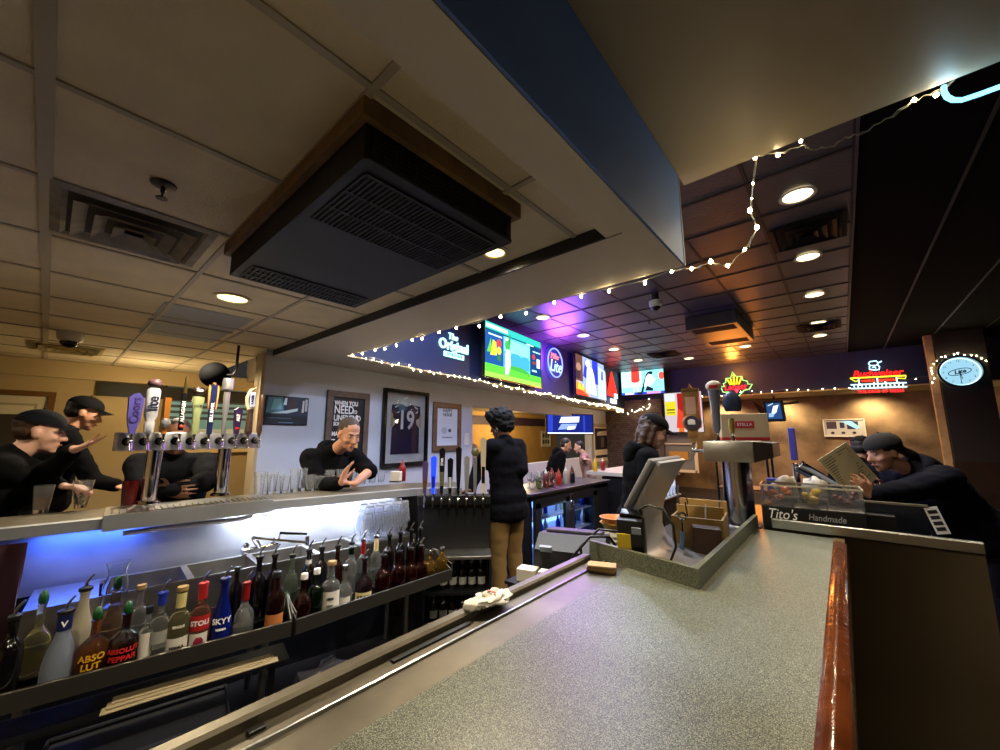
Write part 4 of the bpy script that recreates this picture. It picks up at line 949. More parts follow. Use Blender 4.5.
# dark red towel hanging at the bend of the bar
tw = MB(); n = 14
c0 = Vector((-3.05, -0.20, 1.06)); c1 = Vector((-3.035, 0.0, 1.06))
rows = []
for j in range(9):
    row = []
    for i in range(n):
        u = i / (n - 1); q = c0.lerp(c1, u); q = q + Vector((0.018, 0.018, 0)) * math.sin(u * 15 + j * 0.2) * (0.3 + j / 8); q.z = 1.06 - j * 0.07
        q += Vector((0.045, 0.0, 0)); row.append(tw.bm.verts.new(q))
    rows.append(row)
for j in range(8):
    for i in range(n - 1): tw.bm.faces.new((rows[j][i], rows[j][i + 1], rows[j + 1][i + 1], rows[j + 1][i]))
bmesh.ops.solidify(tw.bm, geom=tw.bm.faces[:], thickness=0.004)
tag(tw.build('bar_towel', mat('dark_red_cloth', '3a1014', 0.9, sheen=0.3), None, smooth=60), 'dark red towel hanging from the bar lip beyond the speed rail', 'towel')

# ---------------------------------------------------------------- draft tower with ten taps
c1_, c2_ = at_z(148, 503, 1.143), at_z(220, 495, 1.143)
ang = math.degrees(math.atan2((c2_ - c1_).x, (c2_ - c1_).y))
tb = thing('tap_station', 'raised stainless drip tray block carrying the ten-tap tower', 'drip tray', (-3.2, 0.62, BZ))
fa, fb_ = Vector((-2.998, 0.25, 1.142)), Vector((-2.925, 1.05, 1.142))
dirv = (fb_ - fa).normalized(); back = Vector((-dirv.y, dirv.x, 0))
b = MB(); q = [fa, fb_, fb_ + back * 0.36, fa + back * 0.36]
b.prism([(v.x, v.y, BZ + 0.0045) for v in q], (0, 0, 0.0175)); b.build('tray_block', STEEL, tb, True)
fr = MB(); o_ = -back * 0.006
fr.prism([(v.x, v.y, 1.06) for v in (fa + o_, fb_ + o_, fb_ + back * 0.0, fa + back * 0.0)], (0, 0, 0.082)); fr.build('front_panel', mat('satin_steel_front', 'a4a6a8', 0.5, 0.55, noise_amt=0.1, noise_scale=6), tb, True)
b = MB()
for i in range(26):
    s_ = (i + 1) / 27; a = fa.lerp(fb_, s_) + back * 0.04; c = fa.lerp(fb_, s_) + back * 0.17; b.tube([(a.x, a.y, 1.145), (c.x, c.y, 1.145)], 0.003, 5)
b.build('drip_grate', STEEL2, tb, True)
tt = thing('draft_tower', 'chrome two-column beer tower with ten taps on the raised steel block', 'beer tower', ((c1_.x + c2_.x) / 2, (c1_.y + c2_.y) / 2, 1.143))
PL = (c1_.x, c1_.y)
def onT(px, py): return at_plane(px, py, PL, ang)
hL, hR = onT(115, 441), onT(257, 441)
hz = (hL.z + hR.z) / 2 ; hl = (hR - hL).to_2d().length
Dv = Vector(((hR - hL).x, (hR - hL).y, 0)).normalized(); Fv = Vector((Dv.y, -Dv.x, 0))     # along, towards the bartender
rzT = math.atan2(Dv.y, Dv.x); rotT = Euler((0, 0, rzT))
barh = onT(180, 433).z - onT(180, 450).z
M_BRUSH = mat('brushed_tower_steel', 'bcbec4', 0.34, 0.8)
MB().box(((hL.x + hR.x) / 2, (hL.y + hR.y) / 2, hz), (hl, 0.075, barh), rotT, 0.006).build('tap_header', M_BRUSH, tt, True, 30)
for c in (c1_, c2_):
    b = MB().cone((c.x, c.y, 1.143), (c.x, c.y, hz - barh / 2), 0.041, 0.041, 28); b.lathe([(0.041, 0), (0.06, 0.0), (0.058, 0.014), (0.042, 0.02)], (c.x, c.y, 1.1425), 28)
    b.build('column', CHROME, tt, True, 40)
FX = [125, 141.6, 157, 173, 187.5, 202, 216, 229, 241, 252]
faucets = []
for i, px in enumerate(FX):
    q = onT(px, 442); q = Vector((q.x, q.y, hz)) + Fv * 0.038
    b = MB().lathe([(0.026, 0.0), (0.026, 0.006), (0.016, 0.012), (0.012, 0.012)], (q.x, q.y, q.z), 16, Fv.to_track_quat('Z', 'Y').to_matrix().to_4x4())
    col = b.build('shank_collar', BLACKG, tt, True, 40)
    e = q + Fv * 0.055
    b = MB().cone(q, e, 0.011, 0.011, 10); b.ball(e, 0.014); b.cone(e, e + Fv * 0.018 - Vector((0, 0, 0.055)), 0.010, 0.007, 10); b.cone(e, e + Vector((0, 0, 0.028)), 0.009, 0.008, 10)
    b.build('faucet', CHROME, tt, True, 40); faucets.append(e + Vector((0, 0, 0.026)))
def tap_part(parent, loc, rz, label):
    t = bpy.data.objects.new('tap_handle', None); COL.objects.link(t); t.parent = parent; t.location = loc; t.rotation_euler = (0, 0, rz); t['label'] = label; return t
# handles
def handle_px(i, top, label, build, s=1.0, lean=0.0):
    e = faucets[i]; z1 = CAM_H + (HOR - top) * (e - Vector((0, 0, CAM_H))).dot(Vector((-math.sin(math.radians(YAW)), math.cos(math.radians(YAW)), 0))) / F_PX
    h = z1 - e.z
    t = tap_part(tt, e - tt.location, rzT, label); build(t, h); return t
def ferrule(t): MB().lathe([(0.007, 0), (0.009, 0.004), (0.011, 0.02), (0.006, 0.024)], n=12).build('ferrule', CHROME, t, smooth=40)
def flat(t, prof, d, m, name='handle_body'):
    MB().prism([(x_, -d / 2, z_) for x_, z_ in prof], (0, d, 0)).build(name, m, t)
def vtext(t, s_, size, m, z, y, shear=0.0): text(s_, size, m, t, (0, y, z), Euler((PI / 2, 0, 0)).to_matrix().to_4x4() @ Matrix.Rotation(PI / 2, 4, 'Z'), ext=0.0008, name='handle_lettering', shear=shear, bold=0.0012)
def h1(t, h):
    ferrule(t); flat(t, [(-0.012, 0.02), (0.012, 0.02), (0.03, h * 0.4), (0.036, h * 0.86), (0.01, h), (-0.01, h * 0.98), (-0.036, h * 0.88), (-0.03, h * 0.4)], 0.024, mat('lavender_resin', '4c4690', 0.3))
    vtext(t, 'Coors', 0.062, mat('dark_purple_print', '2a1a5a', 0.5), h * 0.6, -0.013)
def h2(t, h):
    ferrule(t); MB().lathe([(0.010, 0.02), (0.024, 0.03), (0.026, 0.09), (0.02, 0.1), (0.034, 0.13), (0.036, h * 0.8), (0.026, h * 0.84), (0.0, h * 0.84)], n=20, sy=0.55).build('handle_body', mat('white_gloss_resin', 'a4a6ae', 0.25), t, smooth=40)
    crumple('hop_crown', (0, 0, h * 0.92), (0.036, 0.028, 0.03), mat('mauve_resin', '5a4048', 0.4), t, 5, 12, 0.2)
    vtext(t, 'lite', 0.075, mat('navy_print', '10183a', 0.5), h * 0.57, -0.021)
def h3(t, h):
    ferrule(t); flat(t, [(-0.01, 0.02), (0.01, 0.02), (0.016, h * 0.5), (0.016, h), (-0.016, h), (-0.014, h * 0.5)], 0.018, mat('orange_wood', '8a541c', 0.35)); MB().ball((0.0, -0.01, 0.09), 0.026, (1, 0.6, 1.2)).build('grey_knob', mat('grey_resin', '6a6a6e', 0.3), t, smooth=180)
def h4(t, h):
    ferrule(t); MB().box((0, 0, h * 0.42), (0.028, 0.018, h * 0.62), bev=0.004).build('handle_body', mat('black_resin', '0e0e12', 0.25), t); MB().cone((0, 0, h * 0.73), (0, 0, h), 0.012, 0.006, 10).build('brass_spike', mat('old_brass', '7a6a3a', 0.3, 0.9), t); vtext(t, 'ALLAGASH', 0.028, mat('white_print', 'e0e0e0', 0.6), h * 0.42, -0.0095)
    MB().ball((0, -0.008, 0.07), 0.012).build('red_dot', mat('red_print', 'b02a20', 0.5), t)
def h5(t, h):
    ferrule(t); MB().lathe([(0.018, 0.02), (0.022, 0.04), (0.022, h * 0.4), (0.036, h * 0.72), (0.034, h * 0.78), (0, h * 0.79)], n=20, sy=0.6).build('pilsner_body', mat('pale_green_resin', '8a9468', 0.25), t, smooth=50); MB().ball((0, 0, h * 0.9), 0.034, (1.2, 0.5, 0.85), 20).build('round_medallion', mat('dark_brown_resin', '241614', 0.25), t, smooth=180); MB().ball((0, -0.013, h * 0.9), 0.018, (1.3, 0.4, 0.6)).build('medallion_badge', mat('white_print', 'e0e0e0', 0.6), t); text('HOPS', 0.022, mat('dark_print', '2c3038', 0.6), t, (0, -0.019, h * 0.6), ext=0.0008, name='handle_lettering')
def h6(t, h):
    ferrule(t); flat(t, [(-0.012, 0.02), (0.012, 0.02), (0.02, h * 0.8), (0.018, h * 0.97), (-0.018, h * 0.97), (-0.02, h * 0.8)], 0.02, mat('navy_resin', '16204a', 0.3)); vtext(t, 'BELL RIVER', 0.027, mat('white_print', 'e0e0e0', 0.6), h * 0.45, -0.0105)
    for s_ in (-1, 1): flat(t, [(s_ * 0.021, h * 0.5), (s_ * 0.025, h * 0.5), (s_ * 0.034, h * 0.85), (s_ * 0.028, h * 0.96), (s_ * 0.019, h * 0.9)], 0.012, mat('orange_white_resin', 'c08a50', 0.4), 'side_fin')
    MB().cone((0, 0, h * 0.95), (0, 0, h), 0.012, 0.008).build('orange_tip', mat('orange_wood', '8a541c', 0.35), t)
def h7(t, h):
    ferrule(t); MB().lathe([(0.01, 0.02), (0.016, 0.05), (0.012, h * 0.3), (0.019, h * 0.5), (0.019, h * 0.76), (0.01, h * 0.78)], n=16).build('steel_shaft', M_BRUSH, t, smooth=40); MB().lathe([(0.012, h * 0.78), (0.034, h * 0.8), (0.036, h * 0.92), (0.03, h * 0.99), (0, h)], n=18).build('silver_cap', M_BRUSH, t, smooth=40); MB().ball((0, -0.03, h * 0.9), 0.014, (1, 0.4, 1)).build('cap_badge', mat('white_gloss_resin', 'a4a6ae', 0.25), t)
def h8(t, h):
    ferrule(t); flat(t, [(-0.012, 0.02), (0.012, 0.02), (0.02, h * 0.4), (0.026, h * 0.9), (0.0, h), (-0.024, h * 0.92), (-0.02, h * 0.4)], 0.022, mat('plum_resin', '2c1c40', 0.3)); vtext(t, 'ALE', 0.03, mat('white_print', 'e0e0e0', 0.6), h * 0.65, -0.0115); MB().box((0, -0.012, h * 0.3), (0.03, 0.003, 0.012)).build('red_stripe', mat('red_print', 'b02a20', 0.5), t)
def h9(t, h):
    ferrule(t); MB().lathe([(0.02, 0.02), (0.026, 0.04), (0.018, h * 0.45), (0.022, h * 0.55), (0, h * 0.56)], n=14).build('carved_stem', mat('brown_carved_resin', '3c2c24', 0.4, noise_amt=0.5, noise_scale=40), t)
    MB().tube([(0.0, 0, h * 0.5), (-0.026, 0, h * 0.62), (-0.03, 0, h * 0.78), (-0.012, 0, h * 0.92), (0.03, 0, h)], [0.014, 0.013, 0.012, 0.010, 0.004], 10).build('cream_tusk', mat('cream_resin', 'b8ac90', 0.35), t, smooth=60); MB().box((0.004, -0.012, h * 0.74), (0.034, 0.012, h * 0.3), bev=0.004).build('label_plate', mat('pale_blue_plate', 'a8b4d8', 0.4), t); vtext(t, 'LAGER', 0.022, mat('navy_print', '10183a', 0.5), h * 0.74, -0.019)
def h10(t, h):
    ferrule(t); MB().lathe([(0.012, 0.02), (0.018, 0.05), (0.012, h * 0.3), (0.017, h * 0.5), (0.012, h * 0.7), (0.018, h * 0.85), (0.01, h * 0.97), (0, h)], n=14).build('carved_handle', mat('brown_turned_wood', '4a3222', 0.4, noise_amt=0.4, noise_scale=20), t, smooth=50)
for i, (top, lab, fn) in enumerate([(393, 'lavender tap handle with purple lettering, first on the tower', h1), (379, 'white tap handle lettered lite with a mauve hop crown', h2), (398, 'slim orange wooden tap handle with a grey knob', h3), (377, 'thin black tap handle topped by a brass spike', h4),
        (386, 'pale green pilsner-glass tap handle with dark round medallion', h5), (383, 'tall navy tap handle with orange side fins', h6), (378, 'steel tap handle with a heavy silver cap', h7), (408, 'short plum tap handle with white lettering', h8), (387, 'tap handle shaped as a cream tusk over a carved stem', h9), (394, 'turned brown wooden tap handle, last on the tower', h10)]):
    handle_px(i, top, lab, fn)

# ---------------------------------------------------------------- glassware
def tumbler_prof(h, r0, r1, w=0.0025): return [(0, 0), (r0, 0), (r1, h), (r1 - w, h), (r0 - w * 1.2, 0.02), (0, 0.02)]
BGLASS = mat('bar_glass', 'f4f6f8', 0.04, 0, 0.93, 1.38)
def glass_mesh(name, h, r0, r1, m=BGLASS, n=18):
    return MB().lathe(tumbler_prof(h, r0, r1), n=n).build(name, m, None, smooth=50)
def bar_pt(px, py, z=BZ): return at_z(px, py, z)
pint = None
row = [(258, 493, 1.15, 'pint glass standing first on the bar beside the steel tap block'), (271, 491, 1.1, 'pint glass beside the first, on the bar edge near the taps'), (284, 490, 0.85, 'short glass on the bar after the two pint glasses'), (294, 489, 1.2, 'tall glass on the bar in front of a tall twin'), (301, 488, 1.2, 'tall glass on the bar, the twin farther along'),
       (310, 488, 0.85, 'short glass on the bar after the tall twins'), (319, 487, 0.75, 'low tumbler on the bar left of the seated man'), (329, 485, 1.0, 'pint glass on the bar before the seated man chest'), (340, 484, 1.0, 'pint glass on the bar under the seated man hands'), (352, 482, 0.8, 'low tumbler beside the seated man tattooed forearm'),
       (362, 481, 0.75, 'low tumbler by the middle of the tattooed forearm'), (372, 480, 0.75, 'low tumbler near the end of the tattooed forearm'), (381, 479, 0.75, 'low tumbler just before the white napkin holder'), (265, 491, 1.0, 'pint glass half hidden behind the first two'), (278, 490, 0.95, 'pint glass set back behind the short glass'), (324, 485, 0.8, 'tumbler set back from the bar edge by the man')]
for i, (px, py, s, lab) in enumerate(row):
    q = bar_pt(px, py + 3)
    if i == 0: pint = glass_mesh('pint_glass', 0.15, 0.030, 0.043); o = pint
    else: o = pint.copy(); COL.objects.link(o)
    tag(o, lab, 'glass', 'empty glasses along the back bar'); o.location = (q.x, q.y, BZ + 0.0005); o.scale = (0.95, 0.95, s)
# drinks of the capped man
q = at_z(40, 513, BZ)
d = thing('beer_glass', 'half-full glass of dark amber beer on the bar before the capped man', 'glass', (q.x, q.y, BZ + 0.0005))
MB().lathe(tumbler_prof(0.155, 0.030, 0.044), n=20).build('glass', BGLASS, d, smooth=50); MB().lathe([(0, 0.0205), (0.0268, 0.0205), (0.0335, 0.085), (0, 0.085)], n=20).build('beer', mat('dark_amber_beer', '6a3c0c', 0.2), d, smooth=50)
q = at_z(80, 508, BZ)
d = thing('ice_glass', 'flared glass with pale ice and lime on the bar by the man hand', 'glass', (q.x, q.y, BZ + 0.0005))
MB().lathe(tumbler_prof(0.165, 0.026, 0.050), n=20).build('glass', BGLASS, d, smooth=50)
for k in range(4): crumple('ice_cube', (0.004 * (-1) ** k, 0.004 * (k % 2), 0.035 + k * 0.024), (0.016, 0.016, 0.014), mat('pale_ice', 'd0c8a0', 0.2, 0, 0.4), d, k, 8, 0.2)
q = at_z(128, 505, 1.14)
tag(MB().lathe(tumbler_prof(0.165, 0.032, 0.043, 0.003), n=20).build('red_tumbler', mat('dark_red_plastic', '4a0c0c', 0.2, 0, 0.25), None, smooth=50), 'dark red plastic tumbler left of the first tower column', 'cup').location = (q.x + 0.0, q.y, BZ + 0.001)
# stacks of pint glasses drying on the drainboard, leaning on each other
first = None; k = 0
lean = Matrix.Rotation(0.14, 4, 'X')
st = []
for r_ in range(2):
    for c in range(5):
        st.append((0.815 + c * 0.036 + r_ * 0.012, 0.25 + r_ * 0.42))
ordinal = ['first', 'second', 'third', 'fourth', 'fifth']
for idx, (u, v) in enumerate(st):
    base = Vector(sp_(u, v, SZ + 0.0155))
    for lvl in range(3):
        if first is None:
            m_ = MB().lathe([(0.043, 0), (0.0395, 0), (0.0265, 0.138), (0, 0.138), (0, 0.15), (0.030, 0.15)], n=16, closed=False)
            m_.bm.faces.ensure_lookup_table(); m_ = MB().lathe([(0.043, 0), (0.030, 0.15), (0, 0.15), (0, 0.138), (0.0265, 0.138), (0.0395, 0)], n=16, closed=True)
            first = m_.build('stacked_glass', mat('wet_thin_glass', 'f4f8ff', 0.08, 0, 0.9, 1.2), None, smooth=50); o = first
        else: o = first.copy(); COL.objects.link(o)
        tag(o, 'upturned pint glass, %s, in the %s stack of the %s row on the drainboard' % (('bottom', 'middle', 'top')[lvl], ordinal[idx % 5], ('front', 'back')[idx // 5]), 'glass', 'pint glasses drying in stacks')
        o.location = base + Vector((0.008, 0.012, 0)) * lvl + Vector((0, 0, 0.046 * lvl + 0.001)); o.rotation_euler = (0.06 if lvl else 0.0, 0.03 if lvl else 0.0, 0)
# upside-down carafe on the sink rim
q = Vector(sp_(0.135, 0.05, SZ)); q = at_z(113, 606, SZ)
tag(MB().lathe([(0.040, 0), (0.043, 0.02), (0.045, 0.09), (0.030, 0.135), (0.036, 0.165), (0.043, 0.185), (0.040, 0.185), (0.033, 0.165), (0.027, 0.135), (0.041, 0.09), (0.039, 0.02), (0.036, 0.004), (0, 0.004), (0, 0)], n=24).build('glass_carafe', GLASS, None, smooth=50), 'clear glass carafe with pinched neck on the sink edge', 'carafe').location = (q.x, q.y, SZ + 0.001)
# napkin holder, red ketchup bottle and small things at the end of the bar
q = at_z(396, 482, BZ)
nh = thing('napkin_holder', 'white napkin stack in a small black holder on the bar end', 'napkin holder', (q.x, q.y, BZ + 0.0005), 0.5)
MB().box((0, 0, 0.004), (0.11, 0.08, 0.008), bev=0.003).build('holder_base', BLACK, nh); MB().box((0, 0, 0.055), (0.1, 0.05, 0.09), bev=0.004).build('napkins', M_PAPER, nh)
def ketchup(x, y, z, label, m, cap, s=1.0, name='squeeze_bottle'):
    t = thing(name, label, 'bottle', (x, y, z)); t.scale = (s, s, s)
    MB().lathe([(0, 0), (0.03, 0), (0.032, 0.01), (0.032, 0.11), (0.024, 0.135), (0.014, 0.145), (0, 0.146)], n=18).build('bottle_body', m, t, smooth=45); MB().lathe([(0.018, 0.143), (0.018, 0.155), (0.008, 0.165), (0.004, 0.19), (0, 0.19)], n=14).build('nozzle_cap', cap, t, smooth=45); return t
M_RED = mat('red_plastic', '7c1010', 0.35)
q = at_z(402, 481, BZ); ketchup(q.x, q.y, BZ + 0.0005, 'red squeeze bottle beside the white napkin holder', M_RED, M_RED, 1.1)

# ---------------------------------------------------------------- black tap rack at the bar end
rk_a, rk_b = at_depth(421, 500, 3.36), at_depth(487, 497, 3.40)
rv = Vector((rk_b.x - rk_a.x, rk_b.y - rk_a.y, 0)); rl = rv.length; rv.normalize(); rn = Vector((rv.y, -rv.x, 0)); rzR = math.atan2(rv.y, rv.x)
rk = thing('tap_rack', 'black under-lip rack of eight chrome taps where the woman reaches', 'tap rack', (rk_a.x, rk_a.y, 0), rzR)
zr = (rk_a.z + rk_b.z) / 2
MB().box((rl / 2, 0.05, zr - 0.015), (rl + 0.06, 0.10, 0.075), bev=0.006).build('tap_header', BLACK, rk)
MB().box((rl / 2, 0.10, zr / 2 - 0.03), (rl + 0.06, 0.10, zr - 0.06)).build('cabinet', mat('dark_grey_cabinet', '121215', 0.4), rk)
MB().box((rl / 2, -0.06, 0.62), (rl + 0.06, 0.22, 0.025), bev=0.004).build('drip_shelf', STEEL2, rk)
n = 8; tops = []
for i in range(n):
    x_ = rl * (i + 0.5) / n
    b = MB().cone((x_, 0.0, zr), (x_, -0.05, zr), 0.011, 0.011, 10); b.ball((x_, -0.052, zr), 0.014, n=8); b.cone((x_, -0.05, zr), (x_, -0.068, zr - 0.06), 0.010, 0.007, 8); b.cone((x_, -0.05, zr), (x_, -0.05, zr + 0.03), 0.008, 0.008, 8)
    b.build('faucet', CHROME, rk, smooth=40)
    tops.append(rk_a + rv * x_ + rn * 0.05 + Vector((0, 0, zr + 0.028 - rk_a.z)))
def hA(c1, c2, word=None):
    def f(t, h):
        ferrule(t); flat(t, [(-0.011, 0.02), (0.011, 0.02), (0.02, h * 0.5), (0.024, h * 0.95), (0.0, h), (-0.024, h * 0.95), (-0.02, h * 0.5)], 0.022, c1); MB().box((0, -0.012, h * 0.35), (0.026, 0.004, h * 0.28)).build('handle_plate', c2, t)
        if word: vtext(t, word, 0.026, PW, h * 0.7, -0.0125)
    return f
K = lambda n_, c: mat(n_, c, 0.35)
spec = [(446, 'brown and purple tap handle, first of the black tap rack', hA(K('purple_print', '4a3a6a'), K('brown_resin', '5a3a28'))), (441, 'glowing blue tap handle on the black tap rack', hA(mat('lit_blue_resin', '1838d0', 0.3, emit='1a3cff', estr=0.8), K('deep_blue_resin', '1020a0'))), (433, 'tall black tap handle with white star on the black rack', hA(K('black_resin', '0e0e12'), K('olive_resin', '5a5a38'), 'STAR')), (443, 'black and white tap handle with red foot on the rack', hA(K('black_resin', '0e0e12'), K('white_gloss_resin', 'a4a6ae'))),
        (437, 'slender black pistol-shaped tap handle on the black rack', hA(K('black_resin', '0e0e12'), K('black_resin', '0e0e12'))), (446, 'steel grey tap handle near the woman hand', hA(M_BRUSH, M_BRUSH)), (436, 'olive round-topped tap handle near the woman hand', None), (428, 'cream figure-shaped tap handle beside the woman elbow', hA(K('cream_resin', 'b8ac90'), K('black_resin', '0e0e12')))]
def h_round(t, h):
    ferrule(t); MB().cone((0, 0, 0.02), (0, 0, h * 0.75), 0.012, 0.016, 12).build('handle_stem', K('grey_resin', '6a6a6e'), t); MB().ball((0, 0, h * 0.86), 0.034, (1, 0.4, 1), 18).build('round_medallion', K('olive_resin', '5a5a38'), t, smooth=180)
for i, (top, lab, fn) in enumerate(spec):
    e = tops[i]; dep = (e - Vector((0, 0, CAM_H))).dot(Vector((-math.sin(math.radians(YAW)), math.cos(math.radians(YAW)), 0)))
    h = CAM_H + (HOR - top - (9 if i > 3 else 14)) * dep / F_PX - e.z
    t = tap_part(rk, Matrix.Rotation(-rzR, 3, 'Z') @ (e - rk.location), 0, lab); (fn or h_round)(t, max(h, 0.14))
# wine bottles on the low shelf under the rack come with the other bottles
sh = thing('low_bottle_shelf', 'dark low shelf of wine bottles below the black tap rack', 'shelf', (rk_a.x, rk_a.y, 0), rzR)
b = MB()
for z_ in (0.12, 0.36): b.box((rl / 2 + 0.04, -0.06, z_), (rl - 0.04, 0.2, 0.02))
b.box((0.06, -0.06, 0.3), (0.015, 0.2, 0.6)); b.box((rl + 0.02, -0.06, 0.3), (0.015, 0.2, 0.6)); b.build('shelf_frame', BLACK, sh)
# ---------------------------------------------------------------- bottles
def G(n, c, r=0.03, t=0.95): return mat('glass_' + n, c, r, 0, t, 1.4)
G_CLEAR, G_AMBER, G_RUBY, G_GREEN, G_DARK = G('clear_spirit', 'eef2f0'), G('amber_liquor', 'b06414'), G('ruby_liquor', '5a100c'), G('deep_green', '1c4a24'), mat('glass_near_black', '0a0708', 0.05, spec=0.8)
G_COBALT, G_PALE, G_GOLD, G_FROST = mat('cobalt_bottle', '0c1a6a', 0.12, 0, 0.25), G('pale_straw', 'd8d2a0'), G('gold_liquor', 'd8a848'), mat('frosted_glass', '7c8494', 0.4, 0, 0.3)
G_CREAM, G_PEACH, G_BROWN = mat('cream_bottle', '9a937e', 0.3), G('peach_liquor', 'd8b89a'), G('brown_liquor', '5a2810')
PROFS = {
    'liquor': [(0, 0), (0.92, 0), (1, 0.02), (1, 0.56), (0.92, 0.63), (0.55, 0.69), (0.38, 0.73), (0.34, 0.95), (0.40, 0.955), (0.40, 1.0), (0, 1.0)],
    'round': [(0, 0), (0.85, 0), (1, 0.04), (1, 0.36), (0.92, 0.48), (0.6, 0.58), (0.34, 0.64), (0.28, 0.72), (0.28, 0.96), (0.33, 0.97), (0.33, 1.0), (0, 1.0)],
    'wine': [(0, 0), (0.95, 0), (1, 0.015), (1, 0.60), (0.86, 0.68), (0.45, 0.76), (0.36, 0.80), (0.34, 0.95), (0.40, 0.96), (0.40, 1.0), (0, 1.0)],
    'taper': [(0, 0), (0.95, 0), (1, 0.02), (0.98, 0.35), (0.8, 0.52), (0.5, 0.68), (0.36, 0.8), (0.34, 0.95), (0.42, 0.96), (0.42, 1.0), (0, 1.0)],
    'flask': [(0, 0), (0.88, 0), (1, 0.03), (1, 0.48), (0.93, 0.58), (0.6, 0.67), (0.34, 0.72), (0.29, 0.78), (0.29, 0.96), (0.34, 0.97), (0.34, 1.0), (0, 1.0)],
    'square': [(0, 0), (1.25, 0), (1.32, 0.02), (1.32, 0.55), (1.2, 0.61), (0.5, 0.66), (0.4, 0.69), (0.36, 0.95), (0.44, 0.96), (0.44, 1.0), (0, 1.0)]}
M_SPOUT = mat('pour_spout_metal', 'b0b0b4', 0.25, 1.0)
M_COLLAR = BLACK
def bottle(label, loc, kind, h, r, glass, top='pour', topm=None, lab=None, rz=0.0, group=None, liquid=None, lean=0.0):
    t = thing('liquor_bottle', label, 'bottle', loc, rz, group, (lean, 0, rz))
    pr = [(a * r, z * h) for a, z in PROFS[kind]]
    n = 4 if kind == 'square' else 20
    M = Matrix.Rotation(PI / 4, 4, 'Z') if kind == 'square' else None
    b = MB()
    if kind == 'square':
        k = next(i for i, p in enumerate(PROFS['square']) if p[1] == 0.66)
        b.lathe(pr[:k + 1], n=4, M=M); b.lathe([(0, pr[k][1] - 0.002)] + pr[k:], n=14)
        bmesh.ops.bevel(b.bm, geom=[e for e in b.bm.edges if abs((e.verts[0].co - e.verts[1].co).z) > h * 0.3 and max(e.verts[0].co.z, e.verts[1].co.z) < h * 0.6], offset=r * 0.18, segments=2, affect='EDGES')
    else: b.lathe(pr, n=n)
    b.build('bottle_body', glass, t, smooth=42)
    nr = pr[-3][0]
    if top == 'pour':
        MB().lathe([(nr, h - 0.004), (nr * 1.25, h), (nr * 1.25, h + 0.012), (nr * 0.6, h + 0.018), (0, h + 0.018)], n=12).build('pourer_collar', topm or M_COLLAR, t, smooth=40)
        MB().tube([(0, 0, h + 0.016), (0, 0, h + 0.03), (0.008, 0, h + 0.046), (0.02, 0, h + 0.062)], [0.0055, 0.0055, 0.0048, 0.0042], 8).build('pour_spout', M_SPOUT, t, smooth=60)
    elif top == 'cap':
        MB().lathe([(nr * 1.12, h - 0.022), (nr * 1.12, h + 0.004), (nr, h + 0.007), (0, h + 0.007)], n=14).build('cap', topm or M_COLLAR, t, smooth=40)
    elif top == 'cork':
        MB().lathe([(nr * 0.9, h - 0.002), (nr * 1.25, h), (nr * 1.25, h + 0.018), (0, h + 0.018)], n=14).build('cork', mat('pale_cork', '9a7c4c', 0.7), t, smooth=40)
    elif top == 'green':
        crumple('green_stopper', (0, 0, h + 0.02), (0.016, 0.016, 0.032), mat('green_plastic', '0e4a20', 0.4), t, 4, 10, 0.3)
    neck = lab.get('neck') if lab else None
    if neck:
        za, zb_, m = neck; MB().lathe([(nr * 1.1, za * h), (nr * 1.1, zb_ * h)], n=14).build('neck_sleeve', m, t, smooth=60)
    if lab and 'z' in lab:
        za, zb_ = lab['z']; m = lab['m']; rr = r * 1.012
        if kind == 'square':
            s_ = 1.32 * r * 0.7071
            MB().box((0, -s_ - 0.0012, (za + zb_) / 2 * h), (s_ * 1.5, 0.0015, (zb_ - za) * h)).build('label', m, t)
            MB().box((s_ + 0.0012, 0, (za + zb_) / 2 * h), (0.0015, s_ * 1.5, (zb_ - za) * h)).build('label', m, t)
        else:
            b = MB(); n2 = 14; A0, A1 = -PI / 2 - lab.get('w', 1.1), -PI / 2 + lab.get('w', 1.1)
            lo = [b.bm.verts.new((rr * math.cos(A0 + (A1 - A0) * i / n2), rr * math.sin(A0 + (A1 - A0) * i / n2), za * h)) for i in range(n2 + 1)]
            hi = [b.bm.verts.new((v.co.x, v.co.y, zb_ * h)) for v in lo]
            for i in range(n2): b.bm.faces.new((lo[i], lo[i + 1], hi[i + 1], hi[i]))
            b.build('label', m, t, smooth=180)
    if lab:
        for (s_, sz, zc, m) in lab.get('text', []):
            o = text(s_, sz, m, t, (0, 0, zc * h), ext=0.0006, name='label_lettering', bold=0.0008)
            rr = (1.32 * r * 0.7071 + 0.003) if kind == 'square' else r * 1.03 + 0.001
            if kind == 'square':
                for v in o.data.vertices: v.co.y -= rr
            else:
                for v in o.data.vertices:
                    a = -PI / 2 + v.co.x / rr; dd = rr - v.co.y
                    v.co = Vector((dd * math.cos(a), dd * math.sin(a), v.co.z))
    return t
LW = mat('white_label', 'cfcac0', 0.6); LC = mat('cream_label', 'c8b888', 0.6); LO = mat('orange_label', 'b06a34', 0.6); LR = mat('red_label', 'a81c1c', 0.5)
TK, TW, TR, TY = mat('ink_black', '141414', 0.6), mat('ink_white', 'eeeeee', 0.6), mat('ink_red', 'c02020', 0.5), mat('ink_yellow', 'd8a020', 0.5)
RZB = 0.55
